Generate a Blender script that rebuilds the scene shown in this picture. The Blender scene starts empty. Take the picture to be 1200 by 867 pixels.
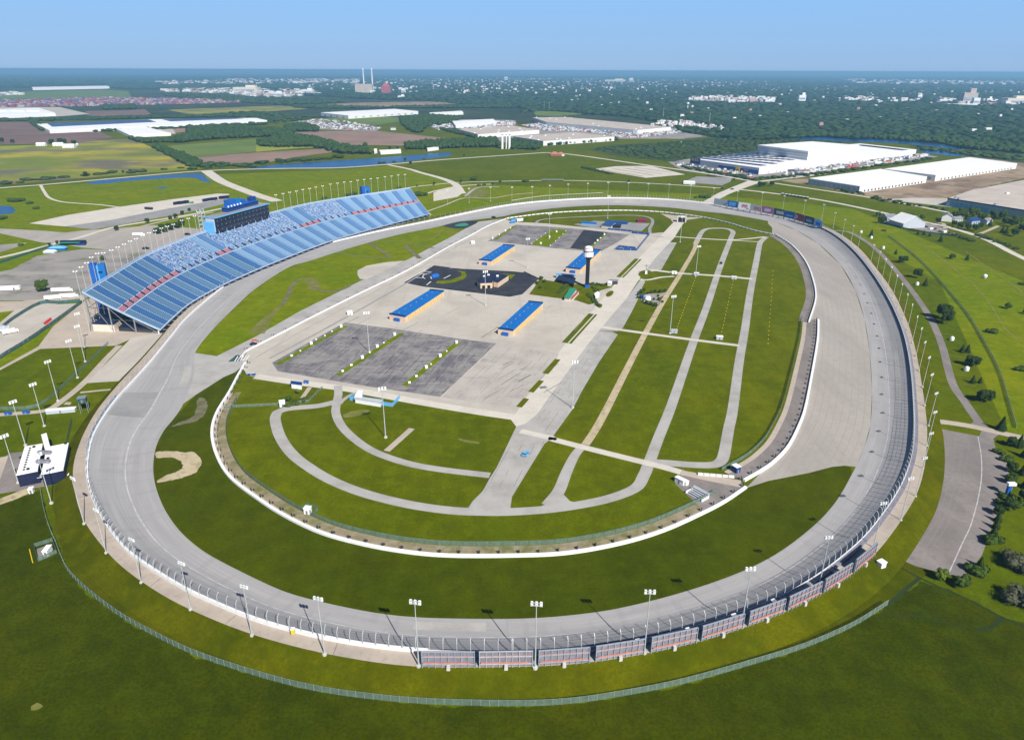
import bpy, bmesh, math, random
import numpy as np
from mathutils import Vector, Matrix
from mathutils.geometry import tessellate_polygon
S = bpy.context.scene
COL = S.collection
rnd = random.Random(7)
R = math.radians

# ---------------------------------------------------------------- camera model (metres, z up)
CAM_H = 200.0
F = 827.0; CX, CY = 600.0, 433.5
PITCH = R(23.0); ROLL = R(0.2)
def U(x, y, z=0.0):
    "sight line through a measured point, met with the horizontal plane at height z"
    u = x - CX; v = y - CY
    c, s = math.cos(ROLL), math.sin(ROLL)
    u, v = u * c + v * s, -u * s + v * c
    d = (u, F * math.cos(PITCH) - v * math.sin(PITCH), -F * math.sin(PITCH) - v * math.cos(PITCH))
    t = (CAM_H - z) / -d[2]
    return Vector((d[0] * t, d[1] * t, z))
def UL(pts, z=0.0): return [U(p[0], p[1], z) for p in pts]

# ---------------------------------------------------------------- materials
MATS = {}
def _new(name):
    m = bpy.data.materials.new(name); m.use_nodes = True
    return m, m.node_tree.nodes, m.node_tree.links, m.node_tree.nodes['Principled BSDF']
def mix(n, l, fac, a, b, mode='MIX'):
    k = n.new('ShaderNodeMix'); k.data_type = 'RGBA'; k.blend_type = mode
    for sock, v in ((0, fac), (6, a), (7, b)):
        if isinstance(v, (int, float)): k.inputs[sock].default_value = v
        elif isinstance(v, (tuple, list)): k.inputs[sock].default_value = (v[0], v[1], v[2], 1)
        else: l.new(v, k.inputs[sock])
    return k.outputs[2]
def noise(n, l, vec, scale, detail=4, rough=.6, lo=.35, hi=.65, stretch=None):
    if stretch:
        mp = n.new('ShaderNodeMapping'); mp.inputs['Scale'].default_value = stretch[0]
        mp.inputs['Rotation'].default_value = (0, 0, R(stretch[1]))
        l.new(vec, mp.inputs['Vector']); vec = mp.outputs[0]
    t = n.new('ShaderNodeTexNoise'); t.inputs['Scale'].default_value = scale
    t.inputs['Detail'].default_value = detail; t.inputs['Roughness'].default_value = rough
    l.new(vec, t.inputs['Vector'])
    r = n.new('ShaderNodeMapRange'); r.inputs['From Min'].default_value = lo; r.inputs['From Max'].default_value = hi
    l.new(t.outputs['Fac'], r.inputs['Value'])
    return r.outputs[0]
def ground_mat(name, base, layers, rough=.95, bump=0.0):
    "layers: (colour, scale, amount, lo, hi, stretch) laid over base by world-position noise"
    m, n, l, b = _new(name)
    if name.startswith('field'): base = tuple(c * 1.3 for c in base); layers = [(tuple(c * 1.3 for c in q[0]),) + tuple(q[1:]) for q in layers]
    if name.startswith('grass'):
        k = {'grass_dark': (1.8, 1.48, .06), 'grass_bright': (1.75, 1.35, .06), 'grass_bank': (1.35, 1.25, .06), 'grass_deep': (2.05, 1.5, .06), 'grass': (1.6, 1.3, .1)}.get(name, (2.55, 1.7, .1))
        fx = lambda c: tuple(x * y for x, y in zip(c, k)); base = fx(base); layers = [(fx(q[0]),) + tuple(q[1:]) for q in layers] + [(tuple(c * .5 for c in base), .07, .4, .42, .64, None), (tuple(c * 1.6 for c in base), .13, .35, .48, .68, None), (tuple(c * .4 for c in base), .8, .35, .42, .64, None)]
    g = n.new('ShaderNodeNewGeometry'); c = base
    for col, sc, amt, lo, hi, st in layers:
        f = noise(n, l, g.outputs['Position'], sc, 5, .62, lo, hi, st)
        mm = n.new('ShaderNodeMath'); mm.operation = 'MULTIPLY'; mm.inputs[1].default_value = amt
        l.new(f, mm.inputs[0]); c = mix(n, l, mm.outputs[0], c, col)
    if isinstance(c, tuple): b.inputs['Base Color'].default_value = (*c, 1)
    else: l.new(c, b.inputs['Base Color'])
    b.inputs['Roughness'].default_value = rough
    b.inputs['Specular IOR Level'].default_value = 0 if name.startswith('grass') else .10
    MATS[name] = m
    return m
def plain(name, col, rough=.6, metal=0, var=.18, scale=.35, spec=.3):
    m, n, l, b = _new(name)
    g = n.new('ShaderNodeNewGeometry')
    f = noise(n, l, g.outputs['Position'], scale, 4, .6, .3, .7)
    dk = tuple(c * (1 - var) for c in col); lt = tuple(min(.9, c * (1 + var)) for c in col)
    l.new(mix(n, l, f, dk, lt), b.inputs['Base Color'])
    b.inputs['Roughness'].default_value = rough; b.inputs['Metallic'].default_value = metal
    b.inputs['Specular IOR Level'].default_value = spec
    MATS[name] = m
    return m
G = ground_mat
G('grass', (.052, .092, .006), [((.095, .120, .010), .006, .8, .42, .62, None), ((.035, .066, .005), .018, .55, .4, .65, None),
   ((.10, .135, .014), .05, .35, .5, .7, None), ((.028, .052, .004), .35, .45, .35, .7, None), ((.09, .12, .012), 1.3, .35, .4, .7, None)])
G('grass_dark', (.021, .038, .002), [((.042, .055, .003), .008, .9, .40, .62, None), ((.014, .028, .002), .02, .7, .42, .62, None),  # near meadow: darkened in its colour to imitate lens falloff and view angle
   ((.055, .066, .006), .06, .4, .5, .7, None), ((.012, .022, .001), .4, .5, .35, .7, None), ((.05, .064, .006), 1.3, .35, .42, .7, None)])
G('grass_mown', (.036, .072, .003), [((.064, .098, .004), .008, .7, .42, .62, None), ((.024, .048, .002), .05, .7, .35, .7, ((1, .06, 1), 14)),
   ((.060, .092, .006), .03, .4, .42, .65, None), ((.022, .042, .002), .5, .4, .35, .7, None)])
G('grass_deep', (.026, .050, .002), [((.040, .064, .003), .01, .7, .42, .62, None), ((.017, .034, .0015), .05, .7, .35, .7, ((1, .06, 1), 100)),  # near turn turf: falloff towards the viewer painted in as darker green
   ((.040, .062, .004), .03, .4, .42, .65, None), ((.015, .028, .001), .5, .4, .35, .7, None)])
G('grass_bank', (.060, .072, .004), [((.085, .088, .008), .015, .8, .4, .65, None), ((.030, .048, .003), .04, .8, .42, .62, None),
   ((.10, .10, .014), .2, .5, .5, .75, None), ((.028, .042, .003), 1.0, .5, .35, .7, None)])
G('grass_bright', (.082, .145, .008), [((.13, .165, .02), .01, .7, .42, .62, None), ((.055, .11, .006), .03, .6, .4, .65, None), ((.045, .08, .006), .5, .4, .35, .7, None)])
G('scrub', (.055, .085, .018), [((.030, .055, .014), .02, .8, .42, .6, None), ((.16, .15, .08), .01, .7, .55, .7, None), ((.020, .042, .012), .08, .7, .45, .6, None)])
G('field_brown', (.135, .088, .072), [((.085, .058, .055), .006, .8, .4, .65, None), ((.18, .125, .10), .02, .5, .45, .7, ((.3, 1.5, 1), 8))])
G('field_pink', (.20, .135, .105), [((.14, .095, .075), .008, .8, .4, .65, None), ((.25, .17, .13), .03, .6, .45, .7, ((.2, 1.5, 1), 10))])
G('field_mixed', (.12, .145, .018), [((.27, .235, .02), .005, .95, .42, .56, None), ((.10, .085, .075), .008, .9, .48, .62, ((.5, 1, 1), 0)), ((.05, .085, .02), .02, .5, .45, .7, None)])
G('field_green', (.075, .12, .018), [((.12, .15, .03), .006, .8, .42, .62, None), ((.10, .10, .06), .012, .5, .5, .7, ((.3, 1, 1), 5))])
G('field_yellow', (.17, .20, .02), [((.22, .21, .03), .01, .6, .4, .65, None)])
G('forest_floor', (.020, .036, .012), [((.03, .05, .018), .01, .8, .4, .65, None)])
G('far_plain', (.040, .062, .026), [((.075, .085, .035), .0012, .8, .5, .62, None), ((.10, .09, .06), .002, .6, .58, .68, None), ((.018, .03, .014), .004, .7, .4, .6, None)])
G('concrete', (.455, .42, .37), [((.365, .335, .295), .03, .7, .42, .62, None), ((.53, .49, .43), .01, .6, .45, .65, None), ((.36, .33, .30), .15, .35, .5, .72, None), ((.33, .30, .28), .05, .5, .55, .72, ((3, .12, 1), 40))])
G('concrete_road', (.56, .52, .455), [((.46, .425, .38), .05, .6, .42, .65, None), ((.38, .35, .32), .25, .35, .5, .72, None)])
G('concrete_tan', (.44, .375, .31), [((.36, .31, .265), .06, .7, .42, .62, None), ((.30, .265, .235), .3, .35, .5, .7, None)])
G('promenade', (.41, .35, .295), [((.33, .28, .24), .08, .7, .42, .62, None), ((.43, .37, .31), .03, .5, .45, .65, None), ((.22, .19, .175), .4, .35, .5, .7, None)])
G('apron_tan', (.36, .33, .30), [((.285, .26, .24), .03, .7, .40, .60, ((1, .25, 1), -10)), ((.40, .36, .32), .06, .5, .45, .68, ((1, .12, 1), -20)), ((.25, .23, .21), .2, .4, .5, .72, None)])
G('asphalt_grey', (.27, .265, .265), [((.21, .21, .215), .04, .7, .42, .62, None), ((.33, .32, .315), .1, .4, .45, .68, None)])
G('lot_pale', (.42, .385, .35), [((.33, .30, .275), .05, .8, .42, .6, None), ((.20, .185, .18), .12, .5, .55, .68, ((.25, 1, 1), 40)), ((.48, .44, .40), .2, .5, .45, .66, None)])
G('asphalt_light', (.385, .37, .355), [((.275, .262, .245), .05, .7, .42, .62, None), ((.42, .40, .37), .15, .4, .45, .68, None)])
G('apron_joint', (.29, .258, .23), [((.33, .295, .265), .1, .8, .42, .6, None)])
G('concrete_joint', (.385, .355, .315), [((.47, .43, .38), .1, .8, .42, .6, None)])
G('asphalt_lot', (.25, .235, .23), [((.12, .115, .13), .05, .9, .42, .60, None), ((.25, .235, .225), .12, .8, .46, .62, ((1, .3, 1), 40)), ((.09, .085, .10), .25, .6, .5, .64, ((.25, 1, 1), 20))])
G('asphalt_dark', (.030, .033, .045), [((.05, .052, .062), .05, .7, .42, .62, None), ((.09, .085, .09), .1, .3, .55, .72, None)])
G('asphalt_park', (.215, .19, .18), [((.165, .15, .145), .03, .7, .42, .62, None), ((.27, .24, .225), .08, .7, .45, .64, ((1, .3, 1), -10)), ((.14, .125, .12), .3, .4, .5, .66, None)])
G('gravel_grey', (.27, .25, .235), [((.19, .175, .17), .02, .8, .42, .6, None), ((.36, .33, .30), .05, .6, .45, .65, ((.3, 1, 1), 20)), ((.12, .14, .05), .04, .6, .56, .66, None)])
G('dirt', (.42, .345, .23), [((.52, .44, .30), .1, .7, .42, .62, None), ((.14, .14, .05), .2, .6, .5, .66, None)])
G('dirt_brown', (.30, .225, .15), [((.15, .10, .07), .012, .9, .42, .58, None), ((.42, .34, .25), .03, .6, .48, .66, None)])
G('dirt_thin', (.13, .145, .02), [((.24, .20, .09), .15, .8, .42, .6, None), ((.07, .10, .01), .3, .6, .45, .65, None)])
G('dirt_dark', (.13, .12, .07), [((.20, .18, .12), .15, .7, .42, .6, None), ((.06, .08, .015), .2, .6, .48, .66, None)])
G('strip_dirt', (.24, .20, .13), [((.12, .13, .03), .06, .8, .42, .6, None), ((.34, .29, .21), .2, .6, .45, .65, None)])
G('line_white', (.75, .74, .72), [((.5, .49, .48), .3, .6, .45, .65, None)])
G('line_worn', (.48, .48, .49), [((.30, .30, .31), .3, .7, .42, .6, None)])
G('line_faint', (.235, .215, .20), [((.20, .185, .17), .3, .7, .42, .6, None)])
G('crack', (.10, .09, .085), [((.2, .18, .17), .5, .6, .45, .65, None)])
plain('white_paint', (.78, .79, .80), .5, 0, .06)
plain('white_wall', (.70, .70, .70), .6, 0, .08)
plain('roof_white', (.82, .82, .82), .6, 0, .05, .03)
plain('roof_tan', (.46, .40, .35), .8, 0, .12, .03)
plain('wall_grey', (.42, .46, .52), .6, 0, .08)
plain('wall_greyblue', (.30, .36, .44), .6, 0, .10)
plain('wall_beige', (.62, .47, .33), .7, 0, .10)
plain('trim_cream', (.68, .60, .50), .7, 0, .08)
plain('door_yellow', (.62, .42, .10), .6, 0, .12)
plain('roof_blue', (.008, .135, .43), .45, 0, .06, .1)
plain('blue', (.012, .10, .40), .45, 0, .10)
plain('blue_light', (.12, .38, .68), .4, 0, .08)
plain('blue_deep', (.010, .045, .20), .5, 0, .12)
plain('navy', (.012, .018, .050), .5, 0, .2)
plain('glass_dark', (.010, .018, .040), .12, 0, .3, .2, .6)
plain('black', (.012, .012, .014), .5, 0, .2)
plain('dark_steel', (.05, .055, .07), .5, .4, .2)
plain('steel', (.42, .44, .47), .45, .6, .12)
plain('steel_white', (.50, .53, .54), .45, .2, .10)
plain('teal_dark', (.030, .085, .095), .7, 0, .2)
plain('teal_post', (.22, .30, .27), .6, 0, .2)
plain('fence_green', (.05, .105, .075), .7, 0, .2)
plain('red', (.42, .020, .025), .5, 0, .15)
plain('red_pale', (.55, .16, .13), .6, 0, .12)
plain('rust_red', (.52, .20, .16), .7, 0, .15)
plain('maroon', (.20, .018, .05), .5, 0, .15)
plain('magenta', (.35, .08, .28), .5, 0, .15)
plain('pinkish', (.55, .30, .42), .5, 0, .15)
plain('green_roof', (.03, .24, .15), .5, 0, .12)
plain('yellow', (.75, .52, .02), .5, 0, .08)
plain('solar', (.010, .022, .085), .3, 0, .3, .05, .5)
plain('brick_red', (.34, .085, .10), .8, 0, .15, .05)
plain('roof_brown', (.36, .17, .10), .8, 0, .2)
plain('roof_shingle', (.20, .20, .22), .8, 0, .2)
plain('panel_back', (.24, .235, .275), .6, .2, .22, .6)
plain('timber', (.30, .20, .12), .8, 0, .2)
plain('concrete_part', (.50, .48, .45), .8, 0, .12)
plain('trunk', (.10, .075, .05), .9, 0, .2)
plain('seat_walk', (.36, .46, .60), .6, 0, .08)
plain('seat_dark', (.050, .145, .33), .55, 0, .10, 1.0)
plain('seat_mid', (.11, .215, .34), .55, 0, .10, 1.0)
plain('seat_pale', (.20, .335, .50), .55, 0, .08, 1.0)
plain('seat_strong', (.10, .21, .40), .55, 0, .08, 1.0)
plain('seat_red', (.40, .18, .22), .55, 0, .16, 1.5)
def confetti():
    m, n, l, b = _new('seat_mixed'); g = n.new('ShaderNodeNewGeometry')
    v = n.new('ShaderNodeTexVoronoi'); v.inputs['Scale'].default_value = .8; l.new(g.outputs['Position'], v.inputs['Vector'])
    s = n.new('ShaderNodeSeparateColor'); l.new(v.outputs['Color'], s.inputs[0])
    r = n.new('ShaderNodeValToRGB'); r.color_ramp.interpolation = 'CONSTANT'
    e = r.color_ramp.elements; e[0].position = 0; e[0].color = (.04, .12, .32, 1); e[1].position = .22; e[1].color = (.14, .28, .50, 1)
    for p, c in ((.50, (.42, .47, .55)), (.74, (.20, .33, .52)), (.9, (.12, .13, .20))):
        k = e.new(p); k.color = (*c, 1)
    l.new(s.outputs[0], r.inputs[0]); l.new(r.outputs[0], b.inputs['Base Color']); b.inputs['Roughness'].default_value = .6
    MATS['seat_mixed'] = m
confetti()
def mesh_mat(name, col, opacity):
    "open wire mesh: mostly holes"
    m, n, l, b = _new(name); b.inputs['Base Color'].default_value = (*col, 1); b.inputs['Roughness'].default_value = .7
    t = n.new('ShaderNodeBsdfTransparent'); x = n.new('ShaderNodeMixShader')
    g = n.new('ShaderNodeNewGeometry')
    f = noise(n, l, g.outputs['Position'], .5, 2, .5, .3, .7)
    r = n.new('ShaderNodeMapRange'); r.inputs['To Min'].default_value = opacity * .8; r.inputs['To Max'].default_value = opacity * 1.2
    l.new(f, r.inputs['Value']); l.new(r.outputs[0], x.inputs[0]); l.new(t.outputs[0], x.inputs[1]); l.new(b.outputs[0], x.inputs[2])
    l.new(x.outputs[0], n['Material Output'].inputs['Surface']); MATS[name] = m
mesh_mat('wire_mesh', (.16, .16, .17), .055)
plain('blue_mid', (.015, .065, .22), .5, 0, .12)
mesh_mat('chain_link', (.16, .24, .20), .55)
mesh_mat('screen_cloth', (.02, .09, .10), .92)
def water():
    m, n, l, b = _new('water'); b.inputs['Base Color'].default_value = (.006, .060, .17, 1)
    b.inputs['Roughness'].default_value = .25; b.inputs['Specular IOR Level'].default_value = .12
    g = n.new('ShaderNodeNewGeometry'); t = n.new('ShaderNodeTexNoise'); t.inputs['Scale'].default_value = .6
    l.new(g.outputs['Position'], t.inputs['Vector']); bp = n.new('ShaderNodeBump'); bp.inputs['Strength'].default_value = .25
    l.new(t.outputs['Fac'], bp.inputs['Height']); l.new(bp.outputs[0], b.inputs['Normal']); MATS['water'] = m
water()
def foliage(name, a, bcol, c3, scale=.12):
    m, n, l, b = _new(name); g = n.new('ShaderNodeNewGeometry'); oi = n.new('ShaderNodeObjectInfo')
    f = noise(n, l, g.outputs['Position'], scale, 3, .6, .38, .62)
    f2 = noise(n, l, g.outputs['Position'], scale * 6, 2, .5, .38, .62)
    c = mix(n, l, f, a, bcol); mm = n.new('ShaderNodeMath'); mm.operation = 'MULTIPLY'; mm.inputs[1].default_value = .5
    l.new(f2, mm.inputs[0]); c = mix(n, l, mm.outputs[0], c, c3)
    l.new(c, b.inputs['Base Color']); b.inputs['Roughness'].default_value = .8; b.inputs['Specular IOR Level'].default_value = .1
    MATS[name] = m
foliage('leaf_green', (.045, .085, .012), (.075, .12, .016), (.025, .05, .008), .3)
foliage('leaf_dark', (.026, .055, .010), (.050, .085, .016), (.014, .030, .006), .35)
foliage('leaf_light', (.11, .17, .02), (.15, .19, .03), (.06, .10, .012), .3)
foliage('leaf_brush', (.13, .13, .085), (.085, .095, .05), (.05, .06, .03), .5)
foliage('wood_mass', (.014, .038, .014), (.040, .078, .022), (.010, .028, .010), .012)
foliage('belt_leaf', (.026, .058, .014), (.046, .082, .018), (.014, .034, .009), .05)
foliage('shrub_mass', (.030, .062, .014), (.065, .10, .025), (.02, .04, .01), .05)
def specks():
    m, n, l, b = _new('container_paint'); g = n.new('ShaderNodeNewGeometry')
    w = n.new('ShaderNodeTexWhiteNoise'); l.new(g.outputs['Random Per Island'], w.inputs['Value']) if False else None
    r = n.new('ShaderNodeValToRGB'); r.color_ramp.interpolation = 'CONSTANT'; e = r.color_ramp.elements
    e[0].position = 0; e[0].color = (.26, .06, .06, 1); e[1].position = .3; e[1].color = (.38, .17, .15, 1)
    for p, c in ((.45, (.42, .42, .44)), (.62, (.08, .12, .28)), (.75, (.18, .12, .24)), (.88, (.32, .26, .26))):
        k = e.new(p); k.color = (*c, 1)
    l.new(g.outputs['Random Per Island'], r.inputs[0]); l.new(r.outputs[0], b.inputs['Base Color']); MATS['container_paint'] = m
    m, n, l, b = _new('truck_paint'); g = n.new('ShaderNodeNewGeometry')
    r = n.new('ShaderNodeValToRGB'); r.color_ramp.interpolation = 'CONSTANT'; e = r.color_ramp.elements
    e[0].position = 0; e[0].color = (.62, .63, .65, 1); e[1].position = .45; e[1].color = (.10, .18, .32, 1)
    for p, c in ((.6, (.04, .05, .06)), (.75, (.50, .50, .50)), (.9, (.40, .07, .06))):
        k = e.new(p); k.color = (*c, 1)
    l.new(g.outputs['Random Per Island'], r.inputs[0]); l.new(r.outputs[0], b.inputs['Base Color']); MATS['truck_paint'] = m
    m, n, l, b = _new('town_paint'); g = n.new('ShaderNodeNewGeometry')
    r = n.new('ShaderNodeValToRGB'); r.color_ramp.interpolation = 'CONSTANT'; e = r.color_ramp.elements
    e[0].position = 0; e[0].color = (.72, .72, .72, 1); e[1].position = .55; e[1].color = (.50, .46, .44, 1)
    for p, c in ((.75, (.30, .30, .32)), (.88, (.42, .24, .22))):
        k = e.new(p); k.color = (*c, 1)
    l.new(g.outputs['Random Per Island'], r.inputs[0]); l.new(r.outputs[0], b.inputs['Base Color']); MATS['town_paint'] = m
specks()
def track_mat():
    "racing asphalt: streaks along the lap, from UV (u across, v metres along)"
    m, n, l, b = _new('track_asphalt'); uv = n.new('ShaderNodeUVMap'); g = n.new('ShaderNodeNewGeometry')
    s1 = noise(n, l, uv.outputs[0], 1.0, 4, .6, .38, .62, ((26, .02, 1), 0))
    s2 = noise(n, l, uv.outputs[0], 1.0, 3, .6, .40, .60, ((5, .012, 1), 0))
    s3 = noise(n, l, g.outputs['Position'], .03, 4, .6, .4, .62)
    s4 = noise(n, l, uv.outputs[0], 1.0, 2, .5, .56, .64, ((1.2, .16, 1), 0))
    c = mix(n, l, s1, (.315, .305, .305), (.365, .353, .35))
    k = n.new('ShaderNodeMath'); k.operation = 'MULTIPLY'; k.inputs[1].default_value = .55; l.new(s2, k.inputs[0])
    c = mix(n, l, k.outputs[0], c, (.265, .257, .262))
    k = n.new('ShaderNodeMath'); k.operation = 'MULTIPLY'; k.inputs[1].default_value = .4; l.new(s3, k.inputs[0])
    c = mix(n, l, k.outputs[0], c, (.33, .325, .325))
    k = n.new('ShaderNodeMath'); k.operation = 'MULTIPLY'; k.inputs[1].default_value = .18; l.new(s4, k.inputs[0])
    c = mix(n, l, k.outputs[0], c, (.20, .195, .20))
    l.new(c, b.inputs['Base Color']); b.inputs['Roughness'].default_value = .85; b.inputs['Specular IOR Level'].default_value = .2
    MATS['track_asphalt'] = m
track_mat()

# ---------------------------------------------------------------- object helpers
def thing(name, label, cat, loc=(0, 0, 0), group=None, rz=0):
    o = bpy.data.objects.new(name, None); COL.objects.link(o); o.location = loc; o.rotation_euler = (0, 0, rz)
    o['label'] = label; o['category'] = cat
    if group: o['group'] = group
    return o
def tag(o, label, cat, group=None, kind=None):
    o['label'] = label; o['category'] = cat
    if group: o['group'] = group
    if kind: o['kind'] = kind
    return o
class MB:
    def __init__(s): s.v = []; s.f = []; s.m = []; s.uv = None; s.cur = 0
    def add(s, vs, fs):
        k = len(s.v); s.v += [tuple(q) for q in vs]; s.f += [tuple(i + k for i in f) for f in fs]; s.m += [s.cur] * len(fs); return s
    def box(s, c, d, rz=0, taper=1.0, shear=(0, 0)):
        "c = centre of the base, d = sizes"
        hx, hy, h = d[0] / 2, d[1] / 2, d[2]; cs, sn = math.cos(rz), math.sin(rz); vs = []
        for z, k in ((0, 1), (h, taper)):
            for x, y in ((-hx, -hy), (hx, -hy), (hx, hy), (-hx, hy)):
                x *= k; y *= k
                if z: x += shear[0]; y += shear[1]
                vs.append((c[0] + x * cs - y * sn, c[1] + x * sn + y * cs, c[2] + z))
        return s.add(vs, [(3, 2, 1, 0), (4, 5, 6, 7), (0, 1, 5, 4), (1, 2, 6, 5), (2, 3, 7, 6), (3, 0, 4, 7)])
    def bar(s, a, b, w, h=None, n=4):
        "bar from a to b"
        a, b = Vector(a), Vector(b); h = h or w; d = (b - a)
        if d.length < 1e-6: return s
        d.normalize(); up = Vector((0, 0, 1)) if abs(d.z) < .95 else Vector((0, 1, 0))
        x = d.cross(up).normalized(); y = x.cross(d).normalized(); vs = []
        for p in (a, b):
            for i in range(n):
                t = 2 * math.pi * (i + .5) / n; k = 1 / math.cos(math.pi / n) / 2
                vs.append(p + x * (math.cos(t) * w * k) + y * (math.sin(t) * h * k))
        fs = [tuple(range(n))[::-1], tuple(range(n, 2 * n))] + [(i, (i + 1) % n, n + (i + 1) % n, n + i) for i in range(n)]
        return s.add(vs, fs)
    def cyl(s, c, r, h, n=12, r2=None):
        r2 = r if r2 is None else r2; vs = []
        for z, q in ((0, r), (h, r2)):
            for i in range(n): t = 2 * math.pi * i / n; vs.append((c[0] + q * math.cos(t), c[1] + q * math.sin(t), c[2] + z))
        return s.add(vs, [tuple(range(n))[::-1], tuple(range(n, 2 * n))] + [(i, (i + 1) % n, n + (i + 1) % n, n + i) for i in range(n)])
    def dome(s, c, r, h, n=12, m=4):
        vs = []; fs = []
        for j in range(m):
            a = math.pi / 2 * j / m
            for i in range(n): t = 2 * math.pi * i / n; vs.append((c[0] + r * math.cos(a) * math.cos(t), c[1] + r * math.cos(a) * math.sin(t), c[2] + h * math.sin(a)))
        vs.append((c[0], c[1], c[2] + h)); 
        for j in range(m - 1): fs += [(j * n + i, j * n + (i + 1) % n, (j + 1) * n + (i + 1) % n, (j + 1) * n + i) for i in range(n)]
        fs += [((m - 1) * n + i, (m - 1) * n + (i + 1) % n, m * n) for i in range(n)]
        return s.add(vs, fs)
    def quad(s, a, b, c, d): return s.add([a, b, c, d], [(0, 1, 2, 3)])
    def prism(s, pts, z0, z1):
        "vertical prism over world xy points"
        pts = [Vector((p[0], p[1])) for p in pts]
        area = sum(pts[i].x * pts[(i + 1) % len(pts)].y - pts[(i + 1) % len(pts)].x * pts[i].y for i in range(len(pts)))
        if area < 0: pts = pts[::-1]
        n = len(pts); vs = [(p.x, p.y, z0) for p in pts] + [(p.x, p.y, z1) for p in pts]
        return s.add(vs, [tuple(range(n))[::-1], tuple(range(n, 2 * n))] + [(i, (i + 1) % n, n + (i + 1) % n, n + i) for i in range(n)])
    def wall(s, a, b, z0, z1, t=.3):
        "wall slab between two ground points"
        a = Vector((a[0], a[1], 0)); b = Vector((b[0], b[1], 0)); d = (b - a)
        if d.length < 1e-4: return s
        d.normalize(); nn = Vector((-d.y, d.x, 0)) * t / 2
        return s.prism([a - nn, b - nn, b + nn, a + nn], z0, z1)
    def build(s, name, mats, parent=None, world=False):
        me = bpy.data.meshes.new(name)
        if world and parent is not None:
            L = parent.location; cs, sn = math.cos(-parent.rotation_euler.z), math.sin(-parent.rotation_euler.z)
            s.v = [((x - L.x) * cs - (y - L.y) * sn, (x - L.x) * sn + (y - L.y) * cs, z - L.z) for x, y, z in s.v]
        me.from_pydata(s.v, [], s.f)
        mats = [mats] if isinstance(mats, str) else mats
        for q in mats: me.materials.append(MATS[q])
        if len(mats) > 1: me.polygons.foreach_set('material_index', s.m)
        me.update()
        o = bpy.data.objects.new(name, me); COL.objects.link(o)
        if parent is not None: o.parent = parent
        return o
def copy_thing(t, loc, label, rz=0, group=None, sc=1):
    c = t.copy(); COL.objects.link(c); c.location = loc; c.rotation_euler = (0, 0, rz); c.scale = (sc, sc, sc); c['label'] = label
    if group: c['group'] = group
    for ch in t.children:
        k = ch.copy(); COL.objects.link(k); k.parent = c
        for g in ch.children:
            q = g.copy(); COL.objects.link(q); q.parent = k
    return c
ORD = ['first', 'second', 'third', 'fourth', 'fifth', 'sixth', 'seventh', 'eighth', 'ninth', 'tenth', 'eleventh', 'twelfth', 'thirteenth',
       'fourteenth', 'fifteenth', 'sixteenth', 'seventeenth', 'eighteenth', 'nineteenth', 'twentieth']
def ordw(i):
    if i < 20: return ORD[i]
    tens = {2: 'twenty', 3: 'thirty', 4: 'forty', 5: 'fifty'}; q, r_ = divmod(i + 1, 10)
    return tens[q] + '-' + ORD[r_ - 1] if r_ else {2: 'twentieth', 3: 'thirtieth', 4: 'fortieth', 5: 'fiftieth'}[q]
# ---------------------------------------------------------------- curves
def resample(pts, step, closed=False):
    pts = [Vector(p) for p in pts]
    if closed: pts = pts + [pts[0]]
    out = [pts[0].copy()]; acc = 0
    for a, b in zip(pts, pts[1:]):
        L = (b - a).length
        if L < 1e-9: continue
        t = step - acc
        while t <= L: out.append(a.lerp(b, t / L)); t += step
        acc = L - (t - step)
    if not closed and (out[-1] - pts[-1]).length > step * .2: out.append(pts[-1].copy())
    return out
def smooth(pts, closed=False, n=6):
    "Catmull-Rom through the points"
    P = [Vector(p) for p in pts]; m = len(P); out = []
    rng = range(m) if closed else range(m - 1)
    for i in rng:
        p0 = P[(i - 1) % m] if closed or i > 0 else P[0] * 2 - P[1]
        p1 = P[i]; p2 = P[(i + 1) % m]
        p3 = P[(i + 2) % m] if closed or i + 2 < m else P[-1] * 2 - P[-2]
        for k in range(n):
            t = k / n
            out.append(.5 * ((2 * p1) + (p2 - p0) * t + (2 * p0 - 5 * p1 + 4 * p2 - p3) * t * t + (3 * p1 - p0 - 3 * p2 + p3) * t ** 3))
    if not closed: out.append(P[-1].copy())
    return out
def offset(line, d, closed=False):
    "shift a plan polyline to its left by d"
    out = []; n = len(line)
    for i in range(n):
        a = line[(i - 1) % n] if closed or i > 0 else line[i]; b = line[(i + 1) % n] if closed or i < n - 1 else line[i]
        t = Vector((b.x - a.x, b.y - a.y)); t.normalize() if t.length else None
        out.append(Vector((line[i].x - t.y * d, line[i].y + t.x * d, line[i].z)))
    return out
LAYER = [0.0]
def area(name, pts, mat, z=.02, sm=False, ragged=0, world=False, kind='structure', parent=None):
    "flat ground sheet over a polygon of measured points"
    LAYER[0] += 1e-4; z += LAYER[0]
    P = [Vector(p) for p in pts] if world else UL(pts, 0)
    if sm: P = smooth(P, True, 6)
    if ragged:
        Q = resample(P, max(ragged * 1.2, 1.0), True); r = random.Random(len(Q)); off = 0
        P = []
        for i, q in enumerate(Q):
            off = off * .6 + r.uniform(-1, 1) * ragged * .6; k = Q[(i + 1) % len(Q)] - Q[i - 1]; k.normalize() if k.length else None
            P.append(q + Vector((-k.y, k.x, 0)) * off)
    for p in P: p.z = z
    tris = tessellate_polygon([P]); me = bpy.data.meshes.new(name)
    fs = []
    for a, b, c in tris:
        n = (P[b] - P[a]).cross(P[c] - P[a]).z
        fs.append((a, b, c) if n > 0 else (a, c, b))
    me.from_pydata([tuple(p) for p in P], [], fs); me.materials.append(MATS[mat]); me.update()
    o = bpy.data.objects.new(name, me); COL.objects.link(o)
    if kind: o['kind'] = kind
    return o
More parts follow.
